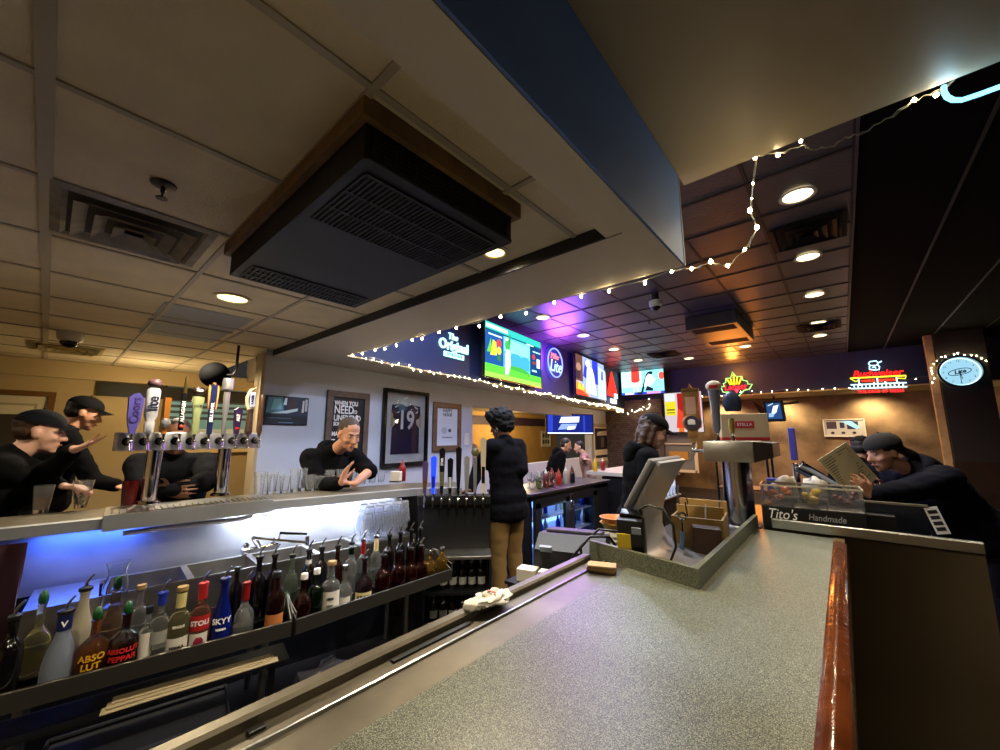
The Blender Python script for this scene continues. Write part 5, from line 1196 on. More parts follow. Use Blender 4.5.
# ---- speed rail in two sections
RA, RB, RC = at_z(-60, 727, RZB), at_z(292, 632, RZB), at_z(452, 577, RZB)
M_RAILM = mat('dark_rail_steel', '6e6a62', 0.36, 0.9)
def rail(a, b_, label):
    d = (b_ - a).normalized(); nrm = Vector((-d.y, d.x, 0)); L = (b_ - a).length
    t = thing('speed_rail', label, 'speed rail', a, math.atan2(d.y, d.x))
    MB().box((L / 2, 0.0, 0.02), (L - 0.01, 0.014, 0.075), bev=0.003).build('front_lip', M_RAILM, t)
    MB().box((L / 2, 0.11, -0.006), (L - 0.01, 0.21, 0.01)).build('lower_shelf', M_RAILM, t)
    MB().box((L / 2, 0.168, 0.045), (L - 0.01, 0.10, 0.008)).build('upper_shelf', M_RAILM, t)
    MB().box((L / 2, 0.223, 0.06), (L - 0.01, 0.006, 0.14)).build('rail_back', M_RAILM, t)
    for x_ in (0.008, L - 0.008): MB().prism([(x_ - 0.003, 0, -0.02), (x_ - 0.003, 0.01, 0.06), (x_ - 0.003, 0.22, 0.16), (x_ - 0.003, 0.22, -0.02)], (0.006, 0, 0)).build('end_plate', STEEL2, t)
    b = MB()
    for x_ in (0.004, L - 0.004): b.tube([(x_, -0.002, 0.05), (x_, -0.002, 0.09), (x_, 0.2, 0.16)], 0.003, 6)
    b.build('end_wire', STEEL2, t)
    return t, d, nrm
r1, d1, n1 = rail(RA, RB, 'long bottle speed rail section with the cobalt and red-labelled bottles')
r2, d2, n2 = rail(RB + d1 * 0.01, RC, 'second speed rail section ending in two golden bottles')
ang1 = math.degrees(math.atan2(d1.x, d1.y)); ang2 = math.degrees(math.atan2(d2.x, d2.y))
def at_rail(sec, px, py, back):
    a, nrm, an = (RA, n1, ang1) if sec == 1 else (RB, n2, ang2)
    p0 = a + nrm * back; q = at_plane(px, py, (p0.x, p0.y), an); return q
FACE = math.radians(62)
def rb(sec, px, ymid, row, label, kind, h, r, glass, **kw):
    back = (0.062 if row == 0 else 0.168)
    q = at_rail(sec, px, ymid, back); z = RZB + (0.0 if row == 0 else 0.05)
    return bottle(label, (q.x, q.y, z), kind, h, r, glass, rz=math.atan2(-q.x, q.y) + kw.pop('turn', 0.0), group='liquor bottles in the speed rail', **kw)
BP = mat('blue_plastic', '1a2a8a', 0.35)
rb(1, 10, 645, 0, 'black bottle with steel pourer at the near end of the speed rail', 'wine', 0.30, 0.040, G_DARK)
rb(1, -14, 690, 0, 'squat clear flask at the very start of the speed rail', 'round', 0.20, 0.055, G_CLEAR, top='cap')
rb(1, 35, 650, 1, 'clear bottle of pale yellow liquor with a green stopper', 'round', 0.26, 0.046, G_PALE, top='green')
rb(1, 58, 665, 0, 'frosted white bottle with a navy neck sleeve', 'taper', 0.285, 0.050, G_FROST, lab={'neck': (0.78, 0.99, mat('navy_sleeve', '141c4a', 0.4)), 'text': [('V', 0.03, 0.9, TW)]})
rb(1, 79, 635, 1, 'cream-coloured bottle with black pourer behind the frosted one', 'taper', 0.285, 0.045, G_CREAM)
rb(1, 90, 668, 0, 'round amber bottle with yellow block lettering', 'flask', 0.235, 0.053, G_AMBER, top='green', lab={'text': [('ABSO', 0.034, 0.44, TY), ('LUT', 0.034, 0.30, TY)]})
rb(1, 110, 640, 1, 'clear bottle of peach liquor with tall green stopper', 'taper', 0.27, 0.048, G_PEACH, top='green')
rb(1, 122, 655, 0, 'round dark bottle with red block lettering', 'flask', 0.235, 0.053, G_BROWN, top='green', lab={'text': [('ABSOLUT', 0.026, 0.44, TR), ('PEPPAR', 0.029, 0.31, TR)]})
rb(1, 136, 630, 1, 'clear bottle with a brown stopper set behind the red-lettered one', 'liquor', 0.25, 0.036, G_CLEAR, top='cork')
rb(1, 146, 640, 0, 'slim clear bottle with a tall white label strip', 'liquor', 0.24, 0.030, G_CLEAR, top='cap', lab={'z': (0.1, 0.6), 'm': LW, 'w': 0.8})
rb(1, 159, 628, 0, 'clear bottle with bright blue neck band and steel pourer', 'liquor', 0.285, 0.038, G_CLEAR, topm=BP, lab={'neck': (0.86, 0.99, BP), 'z': (0.32, 0.5), 'm': mat('grey_label', '8c8c88', 0.6)})
rb(1, 179, 622, 0, 'straw-coloured bottle with cork stopper and oval white label', 'liquor', 0.29, 0.044, G_PALE, top='cork', lab={'neck': (0.75, 0.97, mat('straw_foil', 'c8ba7c', 0.4)), 'z': (0.08, 0.34), 'm': LW, 'text': [('VODKA', 0.016, 0.2, TK), ('SINGLE', 0.014, 0.5, LW)]})
rb(1, 201, 612, 0, 'clear bottle with a red STOLI label and pink print', 'liquor', 0.295, 0.042, G('rose_spirit', 'd89a88'), topm=LR, lab={'neck': (0.8, 0.99, LR), 'z': (0.36, 0.58), 'm': LR, 'text': [('STOLI', 0.030, 0.47, TW)]})
q_ = [o for o in COL.objects if o.get('label', '').startswith('clear bottle with a red STOLI')][0]
b = MB(); rr = 0.0428; n_ = 12; A0, A1 = -PI / 2 - 0.9, -PI / 2 + 0.9
lo = [b.bm.verts.new((rr * math.cos(A0 + (A1 - A0) * i / n_), rr * math.sin(A0 + (A1 - A0) * i / n_), 0.03)) for i in range(n_ + 1)]; hi = [b.bm.verts.new((v.co.x, v.co.y, 0.095)) for v in lo]
for i in range(n_): b.bm.faces.new((lo[i], lo[i + 1], hi[i + 1], hi[i]))
b.build('lower_label', LW, q_)
crumple('raspberry_print', (0, -0.0425, 0.062), (0.018, 0.002, 0.018), mat('raspberry_ink', '8a2438', 0.5), q_, 2, 10, 0.3)
rb(1, 223, 606, 0, 'solid cobalt blue bottle with white lettering', 'taper', 0.30, 0.045, G_COBALT, topm=mat('cobalt_cap', '101c60', 0.3), lab={'text': [('SKYY', 0.036, 0.42, TW), ('VODKA', 0.012, 0.30, TW)]})
rb(1, 245, 606, 0, 'round clear flask with a bright red neck beside the cobalt bottle', 'round', 0.26, 0.045, G_CLEAR, topm=M_RED, lab={'neck': (0.72, 0.98, M_RED)})
rb(1, 236, 585, 1, 'dark slim bottle standing behind the cobalt one', 'wine', 0.27, 0.030, G_DARK, top='cap')
rb(1, 258, 580, 1, 'black wine-shaped bottle with steel pourer behind the red-necked flask', 'wine', 0.30, 0.038, G_DARK)
rb(1, 276, 592, 0, 'brown whisky bottle with an orange label at the rail joint', 'liquor', 0.29, 0.045, G_BROWN, top='cap', lab={'z': (0.14, 0.34), 'm': LO})
rb(1, 274, 570, 1, 'very dark bottle with black pourer near the rail joint', 'wine', 0.30, 0.036, G_DARK)
# far section
CAPW = mat('white_cap', 'c4c0b8', 0.4)
F = [(291, 580, 1, 'clear bottle with faint green tint just past the rail joint', 'liquor', 0.28, 0.036, G('faint_green', 'c4d8c0'), {}),
     (303, 597, 0, 'ruby-filled round bottle with a pale cap past the rail joint', 'round', 0.25, 0.05, G_RUBY, dict(top='cap', topm=CAPW)),
     (316, 590, 0, 'dark green bottle with a white cap', 'liquor', 0.26, 0.040, G_GREEN, dict(top='cap', topm=CAPW)),
     (331, 582, 0, 'clear bottle with a white sketch-covered label and cork', 'liquor', 0.27, 0.050, G_CLEAR, dict(top='cork', lab={'z': (0.08, 0.5), 'm': LW, 'w': 1.3, 'text': [('1800', 0.02, 0.36, TK), ('***', 0.03, 0.2, TK)]})),
     (345, 583, 0, 'short clear decanter with a long pale label', 'round', 0.24, 0.045, G_CLEAR, dict(top='cap', topm=M_SPOUT, lab={'z': (0.05, 0.34), 'm': LW, 'w': 0.8})),
     (364, 580, 0, 'purple-brown bottle with a cream label reading in dark capitals', 'round', 0.25, 0.052, G('violet_brown', '4a2838'), dict(lab={'z': (0.08, 0.3), 'm': LC, 'text': [('KRAK', 0.03, 0.19, TK)]})),
     (383, 577, 0, 'first of four dark red round bottles in the far rail section', 'flask', 0.24, 0.050, G_RUBY, {}), (399, 570, 0, 'second of four dark red round bottles in the far rail section', 'flask', 0.24, 0.050, G_RUBY, {}),
     (411, 565, 0, 'third of four dark red round bottles in the far rail section', 'round', 0.24, 0.05, G_RUBY, {}), (421, 561, 0, 'last of four dark red round bottles, beside the golden ones', 'round', 0.24, 0.046, G_RUBY, {}),
     (430, 563, 0, 'first of two golden square bottles ending the speed rail', 'square', 0.20, 0.041, G_GOLD, dict(top='cap', topm=M_SPOUT)), (442, 558, 0, 'last golden square bottle at the far end of the rail', 'square', 0.20, 0.041, G_GOLD, dict(top='cap', topm=M_SPOUT)),
     (308, 572, 1, 'dark bottle with pale label behind the ruby-filled one', 'wine', 0.29, 0.036, G_DARK, dict(lab={'neck': (0.6, 0.85, LW)})), (321, 568, 1, 'black bottle with long steel spout behind the green one', 'wine', 0.29, 0.036, G_DARK, {}),
     (337, 564, 1, 'brown bottle with pourer behind the sketch-labelled one', 'liquor', 0.28, 0.036, G_BROWN, {}), (351, 560, 1, 'green-labelled clear bottle behind the pale decanter', 'liquor', 0.28, 0.036, G_CLEAR, dict(lab={'neck': (0.78, 0.92, G_GREEN)})),
     (363, 556, 1, 'bottle with bright red neck sleeve in the back row', 'liquor', 0.285, 0.034, G_CLEAR, dict(topm=M_SPOUT, lab={'neck': (0.72, 0.97, M_RED)})), (376, 555, 1, 'bottle with cream printed neck in the back row', 'liquor', 0.29, 0.034, G_CLEAR, dict(topm=M_SPOUT, lab={'neck': (0.7, 0.97, LC)})),
     (389, 552, 1, 'first black-necked bottle behind the red round bottles', 'wine', 0.28, 0.034, G_DARK, {}), (400, 549, 1, 'second black-necked bottle behind the red round bottles', 'wine', 0.28, 0.034, G_DARK, {}), (411, 546, 1, 'third black-necked bottle behind the red round bottles', 'wine', 0.28, 0.034, G_DARK, {}), (420, 543, 1, 'fourth black-necked bottle behind the red round bottles', 'wine', 0.28, 0.034, G_DARK, {})]
for (px, py, row_, lab_, kind, h, r, gl, kw) in F: rb(2, px, py, row_, lab_, kind, h, r, gl, **kw)
# wine bottles on the low shelves under the black tap rack
proto = None; k = 0
ordn = ['first', 'second', 'third', 'fourth', 'fifth', 'sixth']
for lv, z_ in ((0, 0.131), (1, 0.371)):
    for i in range(6):
        p = rk_a + rv * (0.09 + (rl - 0.1) * (i + 0.5) / 6) + rn * 0.06
        lab_ = '%s wine bottle on the %s shelf under the black tap rack' % (ordn[i], ('bottom', 'upper')[lv])
        if proto is None: proto = bottle(lab_, (p.x, p.y, z_), 'wine', 0.205, 0.034, G_DARK, top='cap', topm=mat('grey_foil', '8a8a90', 0.35, 0.6), rz=FACE, lab={'z': (0.15, 0.42), 'm': mat('grey_label', '8c8c88', 0.6)}, group='wine bottles on the low shelves')
        else: dup(proto, (p.x, p.y, z_), FACE, lab_)
# under the rail: folded cloth on a strut shelf, crates of dark plastic
us_ = thing('under_shelf', 'dark lower shelf under the first speed rail section', 'shelf', RA, math.atan2(d1.y, d1.x))
L1 = (RB - RA).length
MB().box((L1 / 2, 0.11, -0.135), (L1, 0.2, 0.012)).build('shelf_board', mat('black_shelf', '101012', 0.4), us_)
for x_ in (0.05, L1 - 0.05): MB().box((x_, 0.19, -0.345), (0.03, 0.03, 0.41)).build('shelf_leg', BLACK, us_)
b = MB(); L0 = L1 * 0.36
for j in range(3): b.box((L0 + (L1 - L0) / 2 - 0.02, 0.03 + j * 0.012, -0.1235 + j * 0.008), (L1 - L0 - 0.03 * j - 0.06, 0.045, 0.007), Euler((0.1, 0.01 * j, 0.01)), 0.004)
o = b.build('folded_cloth', mat('cream_cloth', 'b8a888', 0.9), None); o.location = RA; o.rotation_euler = (0, 0, math.atan2(d1.y, d1.x)); tag(o, 'long folded cream cloth lying on the shelf under the speed rail', 'cloth')
cr = thing('plastic_bin', 'dark grey plastic bin with rounded rim on the floor under the rail', 'bin', (RA + d1 * 0.55 + n1 * 0.08 - Vector((0, 0, RZB))), math.atan2(d1.y, d1.x))
b = MB(); b.prism([(-0.3, -0.14, 0), (0.3, -0.14, 0), (0.3, 0.14, 0), (-0.3, 0.14, 0)], (0, 0, 0.27)); b.build('bin_body', mat('grey_plastic', '26262c', 0.4), cr)
b = MB().tube([(-0.31, -0.15, 0.275), (0.31, -0.15, 0.275), (0.31, 0.15, 0.275), (-0.31, 0.15, 0.275), (-0.31, -0.15, 0.275)], 0.014, 8); b.build('bin_rim', mat('grey_plastic', '26262c', 0.4), cr)
q = RB + d2 * 0.25 + n2 * 0.1
tag(crumple('plastic_bag', (0, 0, 0.1), (0.16, 0.2, 0.16), mat('grey_bag_film', '3a3a44', 0.25), None, 6, 20, 0.35), 'crumpled grey plastic bag on the floor under the second rail section', 'bag').location = (q.x, q.y, 0.0)
# ---------------------------------------------------------------- register and clutter in the sunken well
WZ = 1.0445
M_SILVER = mat('silver_plastic', 'a6a6aa', 0.32, 0.3)
pos = thing('register_screen', 'silver register monitor seen from behind, tilted on a curved stand in the well', 'register', (-0.635, 1.775, WZ))
tl = Euler((0, math.radians(30), 0)).to_matrix().to_4x4()
def TL(c): return (Vector((0, 0, 0.315)) + tl @ Vector(c))
MB().box(TL((-0.012, 0, 0)), (0.024, 0.37, 0.235), tl, 0.008).build('bezel', mat('grey_bezel', '6a6a6c', 0.4), pos, smooth=30)
MB().box(TL((-0.0255, 0, 0)), (0.002, 0.34, 0.205), tl).build('touch_screen', mat('dark_screen', '0c1018', 0.1, emit='5070a0', estr=0.5), pos)
# the back shell sweeps down in a C to the foot, open towards the counter's far end
cv = [(0.078, 0.408), (0.040, 0.342), (0.004, 0.280), (-0.026, 0.222), (-0.042, 0.165), (-0.044, 0.115), (-0.030, 0.072), (0.004, 0.042), (0.055, 0.026), (0.11, 0.020), (0.155, 0.018)]
def shell(name, y0, y1, th):
    b = MB(); A_ = []; B_ = []
    for k_, (x_, z_) in enumerate(cv):
        p0_, p1_ = cv[max(k_ - 1, 0)], cv[min(k_ + 1, len(cv) - 1)]; tx, tz = p1_[0] - p0_[0], p1_[1] - p0_[1]; l_ = math.hypot(tx, tz); nx, nz = tz / l_ * th, -tx / l_ * th
        A_.append((x_, z_)); B_.append((x_ + nx, z_ + nz))
    loop = A_ + B_[::-1]; n_ = len(cv)
    F0 = [b.bm.verts.new((x_, y0, z_)) for x_, z_ in loop]; F1 = [b.bm.verts.new((x_, y1, z_)) for x_, z_ in loop]; m_ = len(loop)
    for k_ in range(m_): b.bm.faces.new((F0[k_], F0[(k_ + 1) % m_], F1[(k_ + 1) % m_], F1[k_]))
    for k_ in range(n_ - 1):
        for F in (F0, F1): b.bm.faces.new((F[k_], F[k_ + 1], F[m_ - 2 - k_], F[m_ - 1 - k_]))
    return b.build(name, M_SILVER, pos, smooth=40)
shell('curved_stand', -0.165, 0.165, 0.014)
MB().box((0.06, 0, 0.008), (0.24, 0.30, 0.015), bev=0.006).build('stand_base', M_SILVER, pos, smooth=40)
# card reader
cd = thing('card_reader', 'black card reader with a yellow sticker beside the register', 'card reader', (-0.665, 1.553, WZ), 0.2)
MB().box((0, 0, 0.10), (0.10, 0.065, 0.20), Euler((0.12, 0, 0)), 0.01).build('reader_body', BLACK, cd, smooth=40); MB().box((0.0, 0.01, 0.205), (0.085, 0.05, 0.03), Euler((0.3, 0, 0)), 0.006).build('keypad_hood', BLACKG, cd)
MB().box((-0.022, -0.0375, 0.10), (0.05, 0.006, 0.085), Euler((0.12, 0, 0))).build('yellow_sticker', mat('yellow_sticker', 'c8b020', 0.5), cd); MB().box((0.026, -0.044, 0.158), (0.034, 0.006, 0.024), Euler((0.12, 0, 0))).build('grey_label', mat('pale_grey_label', '8890a0', 0.5), cd)
tag(MB().tube([(-0.652, 1.58, 1.265), (-0.60, 1.575, 1.295), (-0.54, 1.56, 1.285), (-0.505, 1.555, 1.23), (-0.50, 1.55, 1.16), (-0.53, 1.55, 1.09), (-0.60, 1.525, 1.056), (-0.61, 1.53, 1.052)], 0.0045, 8).build('black_cable', BLACK, None, smooth=60), 'black cable looping in front of the silver register', 'cable')
tag(MB().tube([(-0.74, 1.64, 1.06), (-0.77, 1.57, 1.15), (-0.82, 1.50, 1.155), (-0.875, 1.46, 1.08), (-0.90, 1.46, 0.95), (-0.92, 1.5, 0.84)], 0.006, 8).build('black_cable', BLACK, None, smooth=60), 'thick black cable draped over the curb beside the register', 'cable')
tag(MB().tube([(-0.72, 1.66, 1.06), (-0.735, 1.60, 1.17), (-0.81, 1.56, 1.175), (-0.885, 1.54, 1.10), (-0.89, 1.55, 0.92), (-0.93, 1.6, 0.84)], 0.005, 8).build('black_cable', BLACK, None, smooth=60), 'second black cable over the curb, dropping toward the printer', 'cable')
# check presenter, wooden caddy with card folders and pens
ch = thing('bill_folder', 'dark red bill folder lying in the well in front of the register base', 'folder', (-0.52, 1.60, WZ), 0.2)
MB().box((0, 0, 0.008), (0.20, 0.10, 0.012), bev=0.004).build('folder_cover', mat('dark_red_leather', '4a1016', 0.3), ch); MB().box((0.003, 0.0, 0.0155), (0.19, 0.09, 0.002)).build('receipt', M_PAPER, ch)
cy = thing('wooden_caddy', 'pale wooden caddy box holding folders and pens at the back of the well', 'caddy', (-0.545, 2.06, WZ), 0.12)
M_PINE = mat('pale_pine', '8a6c38', 0.55, noise_amt=0.2, noise_scale=14)
b = MB(); b.box((0, 0, 0.006), (0.21, 0.24, 0.012)); b.build('caddy_floor', M_PINE, cy)
for (c_, d_) in (((0, -0.115, 0.08), (0.21, 0.01, 0.15)), ((0, 0.115, 0.105), (0.21, 0.01, 0.20)), ((-0.1, 0, 0.08), (0.01, 0.22, 0.15)), ((0.1, 0, 0.08), (0.01, 0.22, 0.15)), ((0, 0.0, 0.1), (0.2, 0.008, 0.18))): MB().box(c_, d_, bev=0.002).build('caddy_panel', M_PINE, cy)
M_LEA = mat('brown_folder_leather', '4a3424', 0.45, noise_amt=0.2, noise_scale=20)
for i in range(3): tag(MB().box((-0.49 + 0.005 * i, 1.935 - 0.017 * i, 1.11 - 0.002 * i), (0.11, 0.012, 0.13), Euler((0.05, 0, 0.12)), 0.003).build('card_folder', M_LEA, None), ['brown folder leaning on the pale wooden caddy', 'brown folder second from the wooden caddy', 'brown folder outermost of those leaning on the caddy'][i], 'folder', 'brown folders by the caddy')
for i, (dx, dy, c_) in enumerate(((-0.03, -0.05, '1a1a1a'), (0.03, -0.06, 'c8ccd4'), (0.05, 0.05, '202c60'), (-0.05, 0.06, '1a1a1a'))):
    tag(MB().cone((-0.545 + dx, 2.06 + dy, 1.075), (-0.545 + dx * 1.5, 2.06 + dy * 1.2, 1.255), 0.004, 0.003, 8).build('pen', mat('pen_' + c_, c_, 0.3)), ['black pen in the front of the wooden caddy', 'silver-white pen in the front of the wooden caddy', 'navy pen in the back of the wooden caddy', 'black pen in the back of the wooden caddy'][i], 'pen')
op = thing('bottle_opener', 'silver opener with a blue grip propped before the brown folders', 'opener', (-0.585, 1.88, WZ), 0.3)
MB().tube([(0, 0, 0), (0.01, 0.005, 0.10)], 0.009, 8).build('blue_grip', mat('blue_grey_grip', '6080a0', 0.35), op); b = MB().tube([(0.01, 0.005, 0.10), (0.012, 0.008, 0.15)], 0.004, 6); b.lathe([(0.012, -0.004), (0.018, 0), (0.012, 0.004), (0.008, 0)], (0.014, 0.01, 0.165), 12, Matrix.Rotation(PI / 2, 4, 'X'), closed=True); b.build('opener_head', CHROME, op)
# coasters on the ledge corner
for i in range(4):
    o = MB().box((0, 0, 0), (0.10, 0.055, 0.0065), bev=0.001).build('paper_coaster', mat('tan_card_%d' % (i % 2), ('8a6a48', 'a88a5c')[i % 2], 0.7), None); o.location = (-0.722 + 0.003 * i, 1.475 - 0.004 * i, CZ + 0.004 + 0.0068 * i); o.rotation_euler = (0, 0, 0.25 + 0.05 * i)
    o.location.y -= 0.075
    tag(o, ['bottom of the small stack of tan cards on the steel ledge', 'second tan card from the bottom of the stack on the ledge', 'third tan card up in the stack on the steel ledge', 'top of the small stack of tan cards on the steel ledge'][i], 'card', 'tan cards stacked on the ledge')
# low cabinet behind the ledge with the printer, cards and bowls
lc = thing('low_cabinet', 'black low cabinet behind the steel ledge carrying the printer', 'cabinet', (-1.06, 1.85, 0))
LCZ = 0.90
MB().box((0, 0, LCZ / 2 - 0.007), (0.36, 0.74, LCZ - 0.014), bev=0.005).build('cabinet_body', BLACK, lc); MB().box((0, 0, LCZ - 0.007), (0.38, 0.76, 0.014)).build('cabinet_top', mat('black_laminate', '18181a', 0.3), lc)
MB().box((-0.184, 0.0, 0.45), (0.008, 0.66, 0.6)).build('cabinet_door', mat('dark_grey_cabinet', '18181c', 0.4), lc)
pr = thing('receipt_printer', 'dark grey receipt printer with a pale tag on its front corner', 'printer', (-1.065, 1.76, LCZ + 0.0005), 0.35)
pr.scale = (1.15, 1.15, 1.1)
b = MB().prism([(-0.13, -0.12, 0), (-0.13, 0.12, 0), (-0.13, 0.12, 0.15), (-0.13, -0.04, 0.17), (-0.13, -0.12, 0.12)], (0.28, 0, 0)); b.build('printer_body', mat('charcoal_plastic', '16161b', 0.5), pr)
MB().box((0.01, 0.05, 0.166), (0.24, 0.10, 0.014), Euler((-0.12, 0, 0)), 0.004).build('printer_lid', mat('grey_violet_plastic', '3a3644', 0.35), pr); MB().box((-0.08, -0.115, 0.115), (0.05, 0.012, 0.05), Euler((0.5, 0, 0))).build('pale_tag', mat('pale_grey_label', '8890a0', 0.5), pr)
for i, (x_, y_, s_) in enumerate(((-1.17, 1.545, (0.09, 0.07, 0.055)), (-1.05, 1.525, (0.07, 0.05, 0.07)))):
    o = MB().box((0, 0, s_[2] / 2), s_, bev=0.003).build('paper_box', M_PAPER, None); o.location = (x_, y_, LCZ + 0.0005); o.rotation_euler = (0, 0, 0.3); tag(o, ['white paper box at the corner of the low cabinet', 'smaller white paper box before the dark printer'][i], 'box')
for i in range(2):
    o = MB().lathe([(0, 0), (0.05, 0), (0.08, 0.04), (0.083, 0.043), (0.076, 0.043), (0.047, 0.006), (0, 0.006)], n=20).build('bowl', mat(('mustard_bowl', 'orange_tan_bowl')[i], ('b0902c', 'b87844')[i], 0.4), None, smooth=40)
    o.location = (-1.0, 2.12, LCZ + 0.1465 + 0.028 * i); tag(o, ['mustard bowl on the cup pedestal behind the card reader', 'orange-tan bowl nested in the mustard one'][i], 'bowl')
pd = thing('cup_pedestal', 'stack of clear lids forming a pedestal under the bowls', 'lids', (-1.0, 2.12, LCZ + 0.0005))
for i in range(6): MB().lathe([(0.06, 0.024 * i), (0.07, 0.024 * i + 0.003), (0.062, 0.024 * i + 0.0235), (0, 0.024 * i + 0.0235), (0, 0.024 * i)], n=18).build('lid', mat('pale_lid', 'a8a49c', 0.3), pd)

# ---------------------------------------------------------------- service station beyond the partition
ss = thing('service_station', 'dark service counter behind the steel partition carrying tower, caddy and carton', 'counter', (-0.35, 3.2, 0))
MB().box((-0.30, 3.17, 0.50), (1.12, 1.06, 1.0)).build('station_body', mat('dark_well_panel', '141416', 0.5), ss, True); MB().box((-0.30, 3.17, 1.015), (1.14, 1.08, 0.03), bev=0.004).build('station_top', mat('black_laminate', '18181a', 0.3), ss, True)
SSZ = 1.0305
tw2 = thing('draft_tower', 'thick steel beer tower with boxy head at the end of the counter', 'beer tower', (-0.505, 2.745, SSZ))
ZH = 1.47 - SSZ
MB().cone((0, 0, 0), (0, 0, ZH - 0.06), 0.078, 0.078, 32).build('column', mat('tower_steel', 'b4b4bc', 0.16, 1.0), tw2, smooth=40)
MB().lathe([(0.078, 0), (0.10, 0), (0.098, 0.012), (0.08, 0.018)], n=32).build('column_flange', STEEL, tw2, smooth=40)
MB().box((-0.015, 0.06, ZH), (0.26, 0.36, 0.12), bev=0.006).build('tower_head', STEEL2, tw2, smooth=30)
b = MB().prism([(0.115, -0.115, ZH - 0.058), (0.20, -0.07, ZH - 0.03), (0.20, -0.07, ZH + 0.05), (0.115, -0.115, ZH + 0.058)], (0, 0.33, 0)); b.build('head_cowl', mat('bright_cowl_steel', 'c0c0c4', 0.22, 1.0), tw2)
def fa2(x_, y_):
    if x_ > -0.2:
        b = MB().cone((x_, y_, ZH + 0.05), (x_, y_, ZH + 0.09), 0.014, 0.010, 12); b.build('faucet', CHROME, tw2, smooth=40); return Vector((x_, y_, ZH + 0.088))
    b = MB().cone((-0.145, y_, ZH), (-0.21, y_, ZH), 0.012, 0.012, 10); b.ball((-0.21, y_, ZH), 0.016); b.cone((-0.21, y_, ZH), (-0.232, y_, ZH - 0.065), 0.011, 0.008); b.cone((-0.21, y_, ZH), (-0.21, y_, ZH + 0.03), 0.009)
    b.build('faucet', CHROME, tw2, smooth=40); return Vector((-0.21, y_, ZH + 0.028))
def dep_h(w, top):
    d = (w - Vector((0, 0, CAM_H))).dot(Vector((-math.sin(math.radians(YAW)), math.cos(math.radians(YAW)), 0))); return CAM_H + (HOR - top) * d / F_PX - w.z
M_BRZ = mat('bronze_resin', '8a6a3c', 0.4, 0.2, noise_amt=0.25, noise_scale=25)
y_s = [-0.06, 0.07, 0.20]
e = fa2(-0.21, y_s[0]); h = dep_h(Vector(tw2.location) + e, 384); t = tap_part(tw2, e, 0.15, 'bronze plaque-shaped tap handle with a round black and white badge')
ferrule(t)
flat(t, [(-0.012, 0.02), (0.012, 0.02), (0.03, 0.06), (0.03, h * 0.26), (0.045, h * 0.45), (0.045, h * 0.82), (0.05, h * 0.84), (0.05, h * 0.92), (0.012, h * 0.93), (0.0, h), (-0.012, h * 0.93), (-0.05, h * 0.92), (-0.05, h * 0.84), (-0.045, h * 0.82), (-0.045, h * 0.45), (-0.03, h * 0.26), (-0.03, 0.06)], 0.03, M_BRZ)
MB().box((0, -0.017, h * 0.64), (0.06, 0.006, h * 0.28), bev=0.002).build('panel_plate', mat('pale_pink_plate', 'b89484', 0.5), t); MB().ball((0, -0.012, h * 0.37), 0.056, (1, 0.3, 1), 24).build('round_badge', M_BRZ, t, smooth=180)
b = MB(); b.cone((0, -0.02, h * 0.37), (0, -0.031, h * 0.37), 0.042, 0.042, 24); b.build('badge_face', mat('badge_indigo', '2c2644', 0.5), t); crumple('badge_print', (0, -0.032, h * 0.37), (0.022, 0.002, 0.022), PW, t, 3, 10, 0.4)
text('BREWING', 0.02, mat('dark_brown_print', '2a1a10', 0.6), t, (0, -0.016, h * 0.88), ext=0.001, name='handle_lettering'); text('ALE', 0.03, mat('rust_print', '8a4420', 0.6), t, (0, -0.017, h * 0.16), ext=0.001, name='handle_lettering')
e = fa2(-0.10, y_s[1]); h = dep_h(Vector(tw2.location) + e, 381); t = tap_part(tw2, e, 0.15, 'tall silver-grey tap handle with round cream top and red badge')
ferrule(t); MB().lathe([(0.012, 0.02), (0.022, 0.05), (0.026, h * 0.5), (0.034, h * 0.82), (0.02, h * 0.84), (0, h * 0.84)], n=18).build('handle_body', mat('blue_grey_resin', '6c7080', 0.25, 0.3), t, smooth=40); MB().ball((0, 0, h * 0.9), 0.042, (1.1, 0.6, 0.9), 20).build('round_top', K('cream_resin', 'b8ac90'), t, smooth=180); MB().box((0, -0.026, h * 0.89), (0.05, 0.006, 0.022), bev=0.002).build('red_badge', LR, t)
e = fa2(-0.04, y_s[2]); h = dep_h(Vector(tw2.location) + e, 392); t = tap_part(tw2, e, 0.15, 'dark blue paddle-shaped tap handle, last on the thick tower')
ferrule(t); MB().lathe([(0.012, 0.02), (0.02, 0.06), (0.016, h * 0.4), (0, h * 0.42)], n=14).build('gold_stem', mat('gold_resin', '9a8444', 0.35, 0.4), t, smooth=40); crumple('blue_wing', (0.012, 0, h * 0.72), (0.055, 0.022, h * 0.28), mat('slate_blue_resin', '2a3448', 0.35), t, 9, 14, 0.18)
